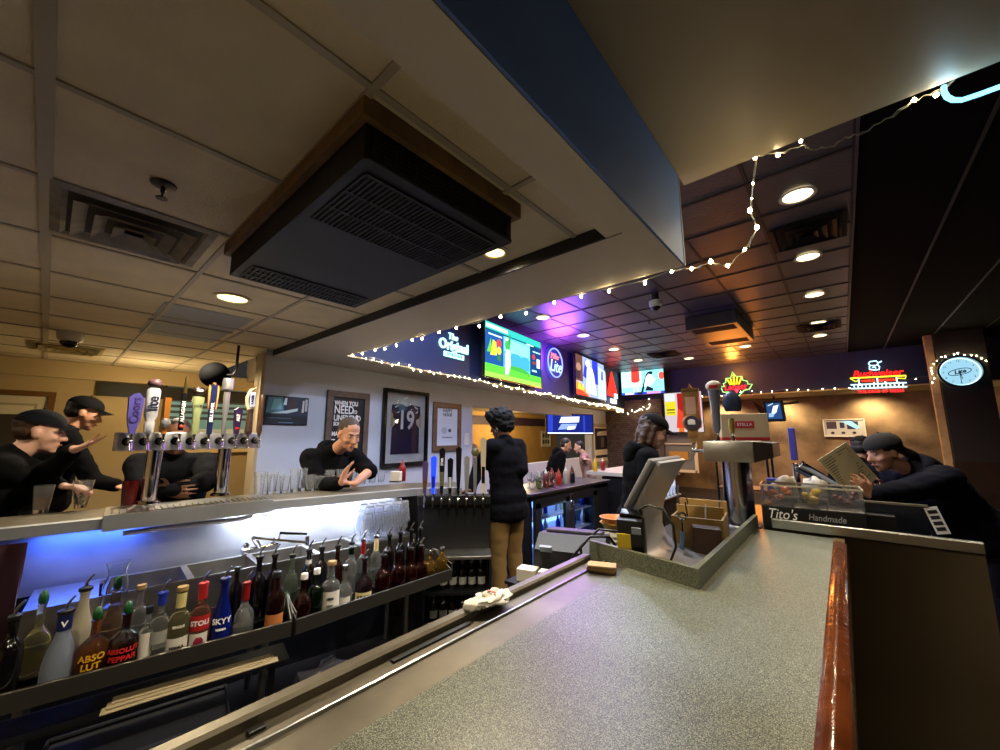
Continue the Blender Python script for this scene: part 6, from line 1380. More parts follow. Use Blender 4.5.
# small carton on a rack
rc = thing('carton_rack', 'slim black rack with a shelf for the beer carton', 'rack', (-0.58, 3.45, SSZ))
for sx_ in (-1, 1):
    for sy_ in (-1, 1): MB().cone((sx_ * 0.16, sy_ * 0.12, 0), (sx_ * 0.16, sy_ * 0.12, 0.48), 0.008).build('rack_post', BLACK, rc)
MB().box((0, 0, 0.485), (0.36, 0.28, 0.012)).build('rack_shelf', BLACK, rc); MB().box((0, 0, 0.15), (0.34, 0.26, 0.01)).build('rack_shelf', BLACK, rc)
bx = thing('beer_carton', 'cream cardboard beer carton with a red band on the rack', 'carton', (-0.57, 3.43, SSZ + 0.4915), 0.35)
MB().box((0, 0, 0.10), (0.30, 0.20, 0.20), bev=0.004).build('carton_body', mat('cream_card', 'b49c74', 0.7), bx); MB().box((0, 0, 0.018), (0.302, 0.202, 0.022)).build('red_band', LR, bx); MB().box((0.0, -0.1015, 0.12), (0.12, 0.003, 0.05)).build('red_label', LR, bx)
text('STELLA', 0.03, PW, bx, (0, -0.104, 0.12), ext=0.0006, name='label_lettering'); MB().box((0.1515, 0, 0.12), (0.003, 0.14, 0.13)).build('pale_side_panel', mat('pale_blue_plate', 'a8b4d8', 0.4), bx)
# garnish caddy with black printed front
gc = thing('garnish_caddy', 'black-fronted garnish caddy with clear fruit bins and white script', 'caddy', (-0.175, 2.80, SSZ), 0.06)
gc.scale = (0.78, 1, 1)
MB().box((0, 0.0, 0.075), (0.56, 0.20, 0.15), bev=0.006).build('caddy_base', BLACK, gc)
M_CLR = mat('clear_plastic', 'e8e8ec', 0.06, 0, 0.95, 1.2)
b = MB()
for (c_, d_) in (((0, -0.097, 0.205), (0.55, 0.003, 0.10)), ((0, 0.097, 0.205), (0.55, 0.003, 0.10)), ((-0.274, 0, 0.205), (0.003, 0.19, 0.10)), ((0.274, 0, 0.205), (0.003, 0.19, 0.10)), ((-0.09, 0, 0.2), (0.003, 0.19, 0.09)), ((0.09, 0, 0.2), (0.003, 0.19, 0.09))): b.box(c_, d_)
b.build('clear_bins', M_CLR, gc); MB().box((0, 0, 0.258), (0.565, 0.205, 0.006)).build('rim_edge', mat('pale_rim', 'b0a890', 0.25), gc).hide_render = False
gc_rim = [c for c in gc.children if c.name.startswith('rim_edge')][0]; me_ = gc_rim.data
bm_ = bmesh.new(); b = MB()
for (c_, d_) in (((0, -0.1, 0.258), (0.56, 0.008, 0.008)), ((0, 0.1, 0.258), (0.56, 0.008, 0.008)), ((-0.277, 0, 0.258), (0.008, 0.2, 0.008)), ((0.277, 0, 0.258), (0.008, 0.2, 0.008))): b.box(c_, d_)
b.bm.to_mesh(me_); b.bm.free(); bm_.free()
text("Tito's", 0.075, PW, gc, (-0.165, -0.1015, 0.105), ext=0.0008, name='caddy_lettering', shear=0.3)
text('Handmade', 0.045, mat('grey_print', '9a9aa0', 0.6), gc, (0.08, -0.1015, 0.105), ext=0.0008, name='caddy_lettering', shear=0.15); text('VODKA', 0.022, mat('grey_print', '9a9aa0', 0.6), gc, (0.08, -0.1015, 0.07), ext=0.0008, name='caddy_lettering')
def on_caddy(x_, y_, z_): return Matrix.Translation(gc.location) @ Matrix.Rotation(0.06, 4, 'Z') @ Vector((x_ * 0.78, y_, z_))
rnd = random.Random(3)
fr = [('orange_wedge', 'a8541c', 'orange wedge'), ('lemon_wedge', 'b89a30', 'lemon wedge'), ('cherry', '5a1018', 'dark cherry')]
for bi, xc in enumerate((-0.18, 0.0, 0.18)):
    nm, col, lab = fr[bi]
    pl_txt = ['in the caddy bin nearest the thick tower', 'in the middle bin of the garnish caddy', 'in the caddy bin farthest from the tower'][bi]
    for i in range(7):
        q = on_caddy(xc + rnd.uniform(-0.06, 0.06), rnd.uniform(-0.065, 0.065), 0.175 + 0.018 * (i // 2))
        o = crumple(nm, (0, 0, 0), (0.026, 0.02, 0.018) if bi < 2 else (0.013, 0.013, 0.013), mat(nm + '_flesh', col, 0.35), None, i, 10, 0.15); o.location = q; o.rotation_euler = (0, 0, i)
        tag(o, '%s piled %s' % (lab, pl_txt), 'fruit', lab + ' pieces in the garnish caddy')
for i, (x_, z_) in enumerate(((-0.14, 0.262), (0.03, 0.262))):
    o = crumple('tissue_wad', (0, 0, 0.02), (0.06, 0.045, 0.035), M_PAPER, None, i + 4, 14, 0.45); o.location = on_caddy(x_, 0.15, 0.18); o.scale = (1, 1, 2.0)
    tag(o, ['white tissue wad behind the caddy toward the thick tower', 'white tissue wad behind the middle of the garnish caddy'][i], 'tissue')
    st_ = MB().box((0, 0, 0.085), (0.11, 0.08, 0.17), bev=0.004).build('tissue_box', BLACK, None); q = on_caddy(x_, 0.15, 0.0); st_.location = q; tag(st_, ['black box under the tissue wad toward the tower', 'black box under the middle tissue wad'][i], 'box')
o = MB().box((0, 0, 0.13), (0.07, 0.05, 0.26), bev=0.008).build('blue_box', mat('deep_blue_card', '16308a', 0.4), None); o.location = (-0.37, 3.12, SSZ); tag(o, 'deep blue box between the thick tower and the tissues', 'box')
# tilted steel shaker tin and the purple tap behind it
sa, sb_ = at_depth(799, 466, 2.72), at_depth(836, 487, 2.62)
shk = thing('steel_tube', 'steel tumbler lying tilted over the corner of the garnish caddy', 'tumbler', sb_)
ax = (sa - sb_); R_ = ax.to_track_quat('Z', 'Y').to_matrix().to_4x4()
MB().lathe([(0.030, 0), (0.034, 0.05), (0.042, ax.length), (0.040, ax.length), (0.032, 0.05), (0.0, 0.01), (0, 0)], n=24, M=R_).build('tumbler_body', mat('blue_steel', '8c98a8', 0.2, 1.0), shk, smooth=50); MB().lathe([(0.042, ax.length - 0.006), (0.0445, ax.length), (0.042, ax.length + 0.004), (0.039, ax.length)], n=24, M=R_, closed=True).build('tumbler_rim', CHROME, shk, smooth=50)
pw_ = at_depth(796, 470, 3.0); zt = CAM_H + (HOR - 428) * 3.0 / F_PX
ptw = thing('small_tap', 'small chrome tap with a lavender handle against the lit stone wall', 'tap', (pw_.x, pw_.y, SSZ))
b = MB().cone((0, 0, 0), (0, 0, 1.36 - SSZ), 0.022, 0.022, 16); b.cone((0, 0, 1.35 - SSZ), (0.02, -0.08, 1.35 - SSZ), 0.012); b.build('tap_body', CHROME, ptw, smooth=40); MB().box((0, -0.02, (1.38 + zt) / 2 - SSZ), (0.045, 0.03, zt - 1.38), bev=0.008).build('lavender_handle', mat('lavender_resin', '6a63a8', 0.3), ptw)
# second guard of dark steel, and the white slotted strip beside it
gd0, gd1 = at_plane(840, 500, (0, 3.02), 90), at_plane(926, 505, (0, 3.02), 90)
gd = thing('steel_guard', 'low dark steel guard plate behind the tall partition', 'guard', ((gd0.x + gd1.x) / 2, 3.02, SSZ))
hw = (gd1.x - gd0.x) / 2; hh = (gd0.z + gd1.z) / 2 - SSZ
MB().box((0, 0, hh / 2), (hw * 2, 0.010, hh)).build('guard_plate', mat('blue_black_steel', '3c4254', 0.25, 0.9), gd); MB().box((0, -0.004, hh), (hw * 2 + 0.01, 0.022, 0.010)).build('guard_edge', STEEL, gd); MB().box((-hw * 0.35, -0.06, hh * 0.35), (hw * 1.2, 0.1, hh * 0.66)).build('black_tray', BLACK, gd)
s0, s1 = at_plane(931, 509, (0, 3.01), 90), at_plane(943, 532, (0, 3.005), 90)
sl = thing('slotted_strip', 'white strip with four dark windows leaning by the steel guard', 'strip', ((s0 + s1) / 2))
v = (s1 - s0); R2 = v.to_track_quat('Z', 'Y').to_matrix().to_4x4(); Ls = v.length
b = MB(); b.box((0, 0, 0), (0.004, 0.05, Ls + 0.02), R2); b.build('strip_plate', mat('white_plastic', 'c9c6c0', 0.4), sl)
for i in range(4): MB().box(R2 @ Vector((0, 0, -Ls / 2 + Ls * (i + 0.5) / 4)), (0.007, 0.034, Ls * 0.16), R2).build('dark_window', BLACK, sl)

# ---------------------------------------------------------------- glass-door cooler across the aisle
FXX = -2.70
fy0, fy1 = 3.62, 5.55
fr_ = thing('bottle_cooler', 'black two-door bottle cooler glowing blue-white inside', 'cooler', (FXX - 0.3, (fy0 + fy1) / 2, 0))
CBK = mat('cooler_black', '121218', 0.4)
b = MB()
for (c_, d_) in (((FXX - 0.31, (fy0 + fy1) / 2, 0.05), (0.6, fy1 - fy0, 0.1)), ((FXX - 0.31, (fy0 + fy1) / 2, 0.86), (0.6, fy1 - fy0, 0.06)), ((FXX - 0.59, (fy0 + fy1) / 2, 0.47), (0.04, fy1 - fy0, 0.8)), ((FXX - 0.31, fy0 + 0.02, 0.47), (0.6, 0.04, 0.8)), ((FXX - 0.31, fy1 - 0.22, 0.47), (0.6, 0.44, 0.8))): b.box(c_, d_)
b.build('cooler_shell', CBK, fr_, True)
MB().box((FXX - 0.30, (fy0 + fy1) / 2, 0.905), (0.66, fy1 - fy0 + 0.06, 0.03), bev=0.004).build('cooler_top', mat('dark_steel_top', '5a5a60', 0.3, 0.9), fr_, True)
MB().box((FXX - 0.565, (fy0 + fy1) / 2 - 0.1, 0.47), (0.01, 1.4, 0.74)).build('lit_liner', emi('6a94ec', 2.0), fr_, True)
for z_ in (0.36, 0.60): MB().box((FXX - 0.3, (fy0 + fy1) / 2 - 0.15, z_), (0.5, 1.4, 0.012)).build('cooler_shelf', mat('white_wire', 'b8c0d0', 0.4), fr_, True)
dY = [(fy0 + 0.04, fy0 + 0.78), (fy0 + 0.78, fy0 + 1.50)]
for i, (a, c) in enumerate(dY):
    d_ = MB(); m_ = (a + c) / 2
    d_.box((FXX + 0.02, m_, 0.80), (0.04, c - a - 0.01, 0.09)); d_.box((FXX + 0.02, m_, 0.12), (0.04, c - a - 0.01, 0.08)); d_.box((FXX + 0.02, a + 0.055, 0.46), (0.04, 0.10, 0.7)); d_.box((FXX + 0.02, c - 0.055, 0.46), (0.04, 0.10, 0.7))
    do = d_.build('cooler_door', CBK, fr_, True); MB().box((FXX + 0.02, m_, 0.46), (0.008, c - a - 0.2, 0.62)).build('door_glass', mat('thin_clear_pane', 'ffffff', 0.0, 0, 1.0, 1.02), do, True)
    hy = c - 0.03 if i == 0 else a + 0.03; b = MB(); b.tube([(FXX + 0.04, hy, 0.84), (FXX + 0.07, hy, 0.84), (FXX + 0.07, hy, 0.66), (FXX + 0.04, hy, 0.66)], 0.008, 6); b.build('door_handle', CHROME, do, True)
lamp('AREA', (FXX - 0.06, (fy0 + fy1) / 2 - 0.2, 0.82), 2.2, (0.55, 0.72, 1.0), shape=(0.06, 1.2), aim=(FXX - 0.25, (fy0 + fy1) / 2 - 0.2, 0.3), name='cooler_lamp')
proto = None
for lv, z_ in enumerate((0.1005, 0.3665, 0.6065)):
    for i in range(9):
        y_ = fy0 + 0.12 + i * 0.16 + (0.05 if i > 3 else 0); lab = 'chilled bottle, %s from the near end on the %s cooler shelf' % (['first', 'second', 'third', 'fourth', 'fifth', 'sixth', 'seventh', 'eighth', 'ninth'][i], ['bottom', 'middle', 'top'][lv])
        m_ = [G('blue_can', '2040c0', 0.2, 0.3), G_CLEAR, G_PALE, G('blue_can', '2040c0', 0.2, 0.3), mat('silver_can', 'b0b8c4', 0.3, 0.8)][(i + lv) % 5]
        o = MB().lathe([(0, 0), (0.03, 0), (0.032, 0.01), (0.032, 0.10), (0.014, 0.15), (0.012, 0.19), (0.015, 0.195), (0, 0.198)], n=12).build('chilled_bottle', m_, None, smooth=40); o.location = (FXX - 0.17 - 0.05 * (i % 2), y_, z_); tag(o, lab, 'bottle', 'bottles in the lit cooler')
# things along the cooler top
TOPZ = 0.9205
for i in range(8):
    q = at_z(536 + i * 3.6, 490 - i * 0.3, TOPZ)
    o = first_w = MB().lathe([(0.028, 0.0), (0.026, 0.004), (0.006, 0.01), (0.005, 0.06), (0.02, 0.09), (0.034, 0.12), (0.036, 0.15), (0.030, 0.19), (0.028, 0.19), (0.034, 0.15), (0.032, 0.122), (0.018, 0.093), (0, 0.088), (0, 0)], n=14).build('wine_glass', GLASS, None, smooth=50) if i == 0 else (lambda c: (COL.objects.link(c), c)[1])(first_w.copy())
    if i % 2: q += Vector((-0.14, 0.05, 0))
    o.location = (q.x - 0.05, q.y, TOPZ); tag(o, ['first', 'second', 'third', 'fourth', 'fifth', 'sixth', 'seventh', 'eighth'][i] + ' stemmed glass from the near end of the cooler top', 'glass', 'stemmed glasses on the cooler')
cols = [('5a6a30', CAPW), ('6a5a2c', CAPW), ('6a1a14', CAPW), ('7a2014', CAPW), ('5a1410', M_RED), ('8a1c14', M_RED), ('941c18', M_RED), ('7a1410', M_RED), ('8c8478', CAPW), ('a09888', CAPW), ('101014', BLACK), ('a01818', BLACK)]
nmz = ['first', 'second', 'third', 'fourth', 'fifth', 'sixth', 'seventh', 'eighth', 'ninth', 'tenth', 'eleventh', 'last']
for i, (c_, cap) in enumerate(cols):
    q = at_z(546 + i * 3.3, 489 - i * 0.6, TOPZ); t = ketchup(q.x - 0.10 - 0.06 * (i % 2), q.y, TOPZ, '%s small sauce bottle in the row along the cooler top' % nmz[i], mat('sauce_' + c_, c_, 0.3), cap, 0.95 + 0.12 * (i % 3), 'sauce_bottle'); t['group'] = 'sauce bottles on the cooler'
# lit glass counter farther on, with mustard and ketchup
fcn = thing('far_counter', 'pale far counter with white-lit glass shelves past the cooler', 'counter', (-2.72, 6.6, 0))
b = MB(); b.box((0, 0, 0.98), (0.9, 1.7, 0.05)); b.build('counter_top', mat('pale_counter', 'a8a4a0', 0.3), fcn)
b = MB(); b.box((0.1, 0, 0.47), (0.6, 1.6, 0.93)); b.build('counter_body', CBK, fcn); MB().box((0.405, -0.0, 0.72), (0.01, 1.5, 0.36)).build('lit_panel', emi('d0d4ec', 0.6), fcn)
for z_ in (0.56, 0.9): MB().box((0.44, 0, z_), (0.12, 1.55, 0.015)).build('front_shelf', STEEL2, fcn)
for i in range(10):
    o = MB().lathe(tumbler_prof(0.15, 0.03, 0.04), n=10).build('pint_glass', GLASS, None, smooth=50); o.location = (-2.72 + 0.45, 6.6 - 0.7 + i * 0.155, 0.568); tag(o, '%s glass on the lit shelf of the far counter' % (nmz[i] if i < 9 else 'last'), 'glass', 'glasses on the far counter shelf')
q = at_depth(601, 472, 6.3); ketchup(q.x - 0.1, q.y, 1.0055, 'yellow mustard bottle on the far counter', mat('mustard_plastic', 'c09a20', 0.4), mat('mustard_plastic', 'c09a20', 0.4), 1.1)
q = at_depth(606, 472, 6.4); ketchup(q.x - 0.1, q.y + 0.1, 1.0055, 'red ketchup bottle beside the yellow one on the far counter', M_RED, CAPW, 1.05)
# ---------------------------------------------------------------- people
SKIN = mat('skin_light', 'b98568', 0.5, noise_amt=0.06, noise_scale=30); SKIN2 = mat('skin_brown', '6a4530', 0.5, noise_amt=0.06, noise_scale=30); SKIN3 = mat('skin_pale', 'c89a84', 0.5, noise_amt=0.05, noise_scale=30)
CL_BLACK = mat('black_cotton', '060608', 0.95, spec=0.12); CL_NAVY = mat('navy_knit', '0b0d18', 0.95, spec=0.12); CL_CHAR = mat('charcoal_shirt', '0c0c11', 0.95, spec=0.12); CL_KHAKI = mat('khaki_twill', '7d6236', 0.85, noise_amt=0.12, noise_scale=9); CL_DARK = mat('dark_denim', '0c0d14', 0.9, spec=0.15); CL_GREY = mat('grey_knit', '3c4048', 0.9); CL_WHITE = mat('pale_shirt', 'a09a90', 0.9)
H_BLACK = mat('black_curls', '060506', 0.85, bump=0.6, bump_scale=120); H_BROWN = mat('brown_hair', '3a2416', 0.5, bump=0.3, bump_scale=150); H_GREY = mat('cropped_grey_brown_hair', '3c3028', 0.7, bump=0.3, bump_scale=200); H_DARK = mat('dark_hair', '140e0c', 0.55, bump=0.3, bump_scale=150); H_BLOND = mat('blond_hair', '9a7a48', 0.5); EYE = mat('eye_dark', '120c0a', 0.15); EYEW = mat('eye_white', '8a807a', 0.35); LIP_ = mat('lip', '8a4c42', 0.5); SHOE = mat('black_shoe', '0a0a0b', 0.4)
V = Vector
def blob(name, shapes, voxel, m, parent, smooth=5, wrinkle=0.0, wscale=9.0, seed=0, cut=None):
    b = MB()
    for s in shapes:
        if len(s) == 4: a, c, r0, r1 = s; b.cone(a, c, r0, r1, 12) if (V(a) - V(c)).length > 1e-4 else None; b.ball(a, r0, n=12); b.ball(c, r1, n=12)
        else: c, r, rot = s; b.ball(c, 1.0, r, 16, rot)
    me = bpy.data.meshes.new('tmp'); bmesh.ops.recalc_face_normals(b.bm, faces=b.bm.faces); b.bm.to_mesh(me); b.bm.free()
    o = bpy.data.objects.new('tmp', me); COL.objects.link(o)
    md = o.modifiers.new('r', 'REMESH'); md.mode = 'VOXEL'; md.voxel_size = voxel
    ms = o.modifiers.new('s', 'SMOOTH'); ms.factor = 0.5; ms.iterations = smooth
    dg = bpy.context.evaluated_depsgraph_get(); dg.update()
    m2 = bpy.data.meshes.new_from_object(o.evaluated_get(dg)); bpy.data.objects.remove(o); bpy.data.meshes.remove(me)
    m2.name = name
    if wrinkle > 0:
        nr = [v.normal.copy() for v in m2.vertices]
        for v, n_ in zip(m2.vertices, nr):
            p = v.co * wscale + V((seed, seed * 1.7, 0)); p.z *= 1.8
            v.co = v.co + n_ * (noise.noise(p) + 0.5 * noise.noise(p * 2.3)) * wrinkle
    m2.materials.clear(); m2.materials.append(m); m2.polygons.foreach_set('use_smooth', [True] * len(m2.polygons))
    o = bpy.data.objects.new(name, m2); COL.objects.link(o); o.parent = parent
    return o
def hand_shapes(w, d, n, thumb=1, curl=0.25, s=1.0, spread=0.12):
    # w wrist point, d finger direction, n palm normal (palm side), thumb = +1/-1 which side
    w, d, n = V(w), V(d).normalized(), V(n).normalized(); n = (n - d * n.dot(d)).normalized(); sd = d.cross(n) * thumb
    out = []; kn = []
    for i in range(4):
        off = (1.5 - i) * 0.021 * s
        k = w + d * (0.088 - 0.006 * abs(i - 1.2)) * s + sd * off; kn.append(k); out.append((tuple(w + sd * off * 0.6 + d * 0.012 * s), tuple(k), 0.014 * s, 0.0115 * s))
    L = [0.074, 0.082, 0.076, 0.06]
    for i, k in enumerate(kn):
        dd = (d + sd * (1.5 - i) * spread).normalized(); p = k; c = curl * (1 + 0.12 * i)
        for j, f in enumerate((0.45, 0.32, 0.26)):
            a = c * (0.7 + j * 0.8); q = p + (dd * math.cos(a) + n * math.sin(a)) * L[i] * f * s
            out.append((tuple(p), tuple(q), (0.0092 - 0.0009 * j) * s, (0.0085 - 0.0010 * j) * s)); p = q
    t0 = w + d * 0.025 * s + sd * 0.022 * s; t1 = t0 + (d * 0.55 + sd * 0.75 + n * 0.25).normalized() * 0.045 * s; t2 = t1 + (d * 0.85 + sd * 0.35 + n * 0.35).normalized() * 0.034 * s; t3 = t2 + (d * 0.95 + n * 0.3).normalized() * 0.026 * s
    out += [(tuple(t0), tuple(t1), 0.014 * s, 0.011 * s), (tuple(t1), tuple(t2), 0.0105 * s, 0.0095 * s), (tuple(t2), tuple(t3), 0.0095 * s, 0.0075 * s)]
    return out
def head_mtx(c, yaw, pitch, roll=0): return Matrix.Translation(c) @ Matrix.Rotation(yaw, 4, 'Z') @ Matrix.Rotation(-pitch, 4, 'X') @ Matrix.Rotation(roll, 4, 'Y')
def head_shapes(M, fem=False):
    R = M.to_3x3(); k = 0.94 if fem else 1.0
    e = lambda c, r: (tuple(M @ V(c)), r, R)
    out = [e((0, -0.012, 0.035), (0.076 * k, 0.096, 0.086)), e((0, 0.028, -0.02), (0.066 * k, 0.066, 0.085)), e((0, 0.036, -0.072), (0.050 * k, 0.050, 0.045)), e((0, 0.064, -0.102), (0.024 * k, 0.026, 0.020)), e((0, 0.076, 0.024), (0.048, 0.017, 0.012)),
           e((0.038, 0.062, -0.03), (0.024, 0.024, 0.02)), e((-0.038, 0.062, -0.03), (0.024, 0.024, 0.02)), e((0, 0.086, -0.070), (0.022, 0.013, 0.012)), e((0.077 * k, -0.008, -0.012), (0.010, 0.020, 0.030)), e((-0.077 * k, -0.008, -0.012), (0.010, 0.020, 0.030))]
    out += [(tuple(M @ V((0, 0.088, 0.010))), tuple(M @ V((0, 0.112, -0.034))), 0.009, 0.0125), (tuple(M @ V((0.011, 0.098, -0.038))), tuple(M @ V((-0.011, 0.098, -0.038))), 0.008, 0.008)]
    return out
def cap(t, M, m, brim=True, mb=None, back=False):
    b = MB(); b.ball((0, -0.010, 0.048), 1.0, (0.088, 0.110, 0.084), 22)
    bmesh.ops.bisect_plane(b.bm, geom=b.bm.verts[:] + b.bm.edges[:] + b.bm.faces[:], plane_co=(0, 0, 0.046), plane_no=(0, 0.12, 1), clear_inner=True)
    bmesh.ops.solidify(b.bm, geom=b.bm.faces[:], thickness=0.003)
    for v in b.bm.verts: v.co = M @ v.co
    o = b.build('cap', m, t, smooth=60)
    if brim:
        b = MB(); nu, nv = 10, 4; g_ = []
        for j in range(nv + 1):
            g_.append([b.bm.verts.new(M @ V((0.078 * u * (1 - 0.10 * j / nv), 0.070 + 0.03 * (1 - u * u) + (j / nv) * 0.068 * (1 - 0.55 * u * u) * (-1 if back else 1), 0.050 - 0.012 * j / nv - 0.024 * u * u))) for u in [-1 + 2 * i / nu for i in range(nu + 1)]])
        for A_, B_ in zip(g_[:-1], g_[1:]):
            for i in range(nu): b.bm.faces.new((A_[i], A_[i + 1], B_[i + 1], B_[i]))
        bmesh.ops.solidify(b.bm, geom=b.bm.faces[:], thickness=0.004); b.build('brim', mb or m, o, smooth=60)
    MB().ball(M @ V((0, -0.012, 0.134)), 0.006).build('cap_button', m, o)
    return o
def face(t, M, eyes=True, brow=None):
    if not eyes: return
    for s in (-1, 1):
        MB().ball(M @ V((s * 0.030, 0.0790, 0.004)), 0.0095, n=10).build('eye', EYEW, t, smooth=180); MB().ball(M @ V((s * 0.030, 0.0855, 0.003)), 0.005, n=8).build('iris', EYE, t, smooth=180)
        MB().tube([M @ V((s * 0.014, 0.090, 0.024)), M @ V((s * 0.032, 0.089, 0.029)), M @ V((s * 0.048, 0.078, 0.022))], 0.0038, 6).build('eyebrow', brow or H_DARK, t)
    MB().tube([M @ V((-0.022, 0.091, -0.070)), M @ V((-0.008, 0.0985, -0.066)), M @ V((0, 0.0985, -0.068)), M @ V((0.008, 0.0985, -0.066)), M @ V((0.022, 0.091, -0.070))], [0.003, 0.0055, 0.006, 0.0055, 0.003], 8).build('lips', LIP_, t, smooth=60)
def person(label, loc, rz, s=1.0, lean=0.0, head=(0, 0, 0, 0), hoff=(0, 0.03, 0), skin=SKIN, top=CL_BLACK, pants=CL_DARK, fem=False, L=None, R=None, hair=None, hairm=H_DARK, capm=None, hood=False, loose=1.0, group=None, eyes=True, hem=0.90, long_sleeve=True, twist=0.0, legs=True, drop=0.0):
    """local frame faces +Y, +X is the person's right; L/R = dict(e=elbow, w=wrist, d=finger direction, n=palm normal, curl)"""
    t = thing('person', label, 'person', loc, rz, group); t.scale = (s, s, s)
    hip = V((0, 0, 0.93 - drop)); RL = Matrix.Rotation(-math.radians(lean), 3, 'X') @ Matrix.Rotation(twist, 3, 'Z')
    up = lambda p: hip + RL @ (V(p) - V((0, 0, 0.93)))
    w_ = 0.90 if fem else 1.0
    sh = {1: up((0.185 * w_, 0, 1.41)), -1: up((-0.185 * w_, 0, 1.41))}
    neck0, neck1 = up((0, -0.01, 1.44)), up((0, 0.015, 1.53)) + V(hoff) * 0.5
    hc = up((0, 0.03, 1.615)) + V(hoff)
    M = head_mtx(hc, *head[:3]) if len(head) >= 3 else head_mtx(hc, 0, 0)
    body = head_shapes(M, fem) + [(tuple(neck0), tuple(M @ V((0, -0.015, -0.07))), 0.058 * w_, 0.054 * w_)]
    Rm = RL
    tor = [(tuple(up((0, 0, 1.29))), (0.155 * w_, 0.105, 0.165), Rm), (tuple(up((0, 0, 1.09))), (0.130 * w_, 0.092, 0.13), Rm), (tuple(up((0, 0, 0.95))), (0.148, 0.105, 0.12), Rm), (tuple(sh[-1]), tuple(sh[1]), 0.055, 0.055)]
    body += tor
    cloth = [(tuple(up((0, 0.004, 1.29))), (0.185 * w_ * loose, 0.130 * loose, 0.18), Rm), (tuple(up((0, 0.006, 1.10))), (0.168 * w_ * loose, 0.128 * loose, 0.17), Rm), (tuple(up((0, 0, 0.97))), (0.186 * loose, 0.150 * loose, 0.13), Rm), (tuple(up((0, 0.005, 1.20))), (0.178 * w_ * loose, 0.130 * loose, 0.15), Rm), (tuple(up((0, 0.003, 1.03))), (0.170 * loose, 0.130 * loose, 0.14), Rm), (tuple(sh[-1]), tuple(sh[1]), 0.072 * loose, 0.072 * loose), (tuple(neck0), tuple(neck0.lerp(neck1, 0.35)), 0.085, 0.072)]
    if hem < 0.86: cloth.append((tuple(up((0, 0, hem + 0.06))), (0.196 * loose, 0.165 * loose, 0.12), Rm)); cloth.append((tuple(up((0, 0, hem + 0.01))), (0.190 * loose, 0.162 * loose, 0.07), Rm))
    for sgn, A in ((1, R), (-1, L)):
        A = A or {}
        e = V(A.get('e') or (sh[sgn] + V((sgn * 0.06, -0.03, -0.28)))); w = V(A.get('w') or (e + V((-sgn * 0.0, 0.05, -0.24))))
        # keep limb lengths human
        ue = (e - sh[sgn]); e = sh[sgn] + ue.normalized() * min(max(ue.length, 0.24), 0.34)
        fw = (w - e); w = e + fw.normalized() * min(max(fw.length, 0.20), 0.30)
        body += [(tuple(sh[sgn]), tuple(e), 0.046, 0.040), (tuple(e), tuple(w), 0.038, 0.027)]
        d_ = A.get('d') or tuple(w - e); n_ = A.get('n') or (-sgn, 0, 0.01)
        body += hand_shapes(w, d_, n_, sgn * A.get('t', 1), A.get('curl', 0.3), 1.0, A.get('spread', 0.10))
        cloth += [(tuple(sh[sgn]), tuple(e), 0.070 * loose, 0.056 * loose)]
        if A.get('sleeve', long_sleeve): cloth += [(tuple(e), tuple(e.lerp(w, 0.90)), 0.056 * loose, 0.042 * loose)]
    pn = []
    if legs:
        for sgn in (-1, 1):
            h_ = hip + V((sgn * 0.09, 0, -0.03)); kx = hip + V((sgn * 0.105, 0.015, -0.44 + drop * 0.4)); an = V((sgn * 0.115, -0.02, 0.085))
            body += [(tuple(h_), tuple(kx), 0.078, 0.05), (tuple(kx), tuple(an), 0.048, 0.034), (tuple(an), (an.x, an.y + 0.13, 0.035), 0.034, 0.026)]
            pn += [(tuple(h_), tuple(kx), 0.100, 0.072), (tuple(kx), tuple(V((an.x, an.y, 0.10))), 0.072, 0.060)]
        pn += [(tuple(hip), (0.165, 0.125, 0.13), Matrix.Identity(3))]
    bo = blob('body', body, 0.008, skin, t, 4)
    blob('top', cloth, 0.011, top, t, 6, 0.007, 8.0, rz)
    if legs:
        blob('trousers', pn, 0.012, pants, t, 5, 0.006, 9.0, rz + 3)
        for sgn in (-1, 1):
            MB().lathe([(0, 0), (0.85, 0), (1.0, 0.15), (0.95, 0.5), (0.6, 0.95), (0, 1.0)], (sgn * 0.115, 0.045, 0.0), 16, Matrix.Diagonal((0.052, 0.145, 0.085, 1)).to_4x4()).build('shoe', SHOE, t, smooth=60)
    face(t, M, eyes, hairm)
    if hood:
        ring = []; 
        for i in range(11):
            a = math.radians(35 + i * 11 * 2.6); ring.append(up((0.098 * math.sin(a), 0.085 * math.cos(a) - 0.012, 1.475 + 0.022 * (1 - math.cos(a)) - 0.02)))
        hs = [(tuple(a), tuple(c), 0.032, 0.032) for a, c in zip(ring[:-1], ring[1:])] + [(tuple(up((0, -0.10, 1.43))), (0.10, 0.045, 0.09), Rm)]
        blob('hood', hs, 0.010, top, t, 4, 0.004, 14)
    R3 = M.to_3x3(); e = lambda c, r: (tuple(M @ V(c)), r, R3)
    if hair == 'afro':
        h = [e((0, -0.03, 0.055), (0.125, 0.125, 0.115)), e((0, -0.06, 0.0), (0.105, 0.085, 0.09)), e((0.05, 0.03, 0.10), (0.07, 0.07, 0.06)), e((-0.05, 0.03, 0.10), (0.07, 0.07, 0.06))]
        blob('hair', h, 0.010, hairm, t, 2, 0.016, 26, 3)
    elif hair == 'short': blob('hair', [e((0, -0.022, 0.046), (0.0785, 0.0965, 0.083)), e((0, -0.045, 0.0), (0.074, 0.066, 0.06))], 0.008, hairm, t, 2, 0.002, 60)
    elif hair == 'long':
        h = [e((0, -0.024, 0.042), (0.084, 0.100, 0.084)), e((0, -0.065, -0.03), (0.078, 0.052, 0.10))]
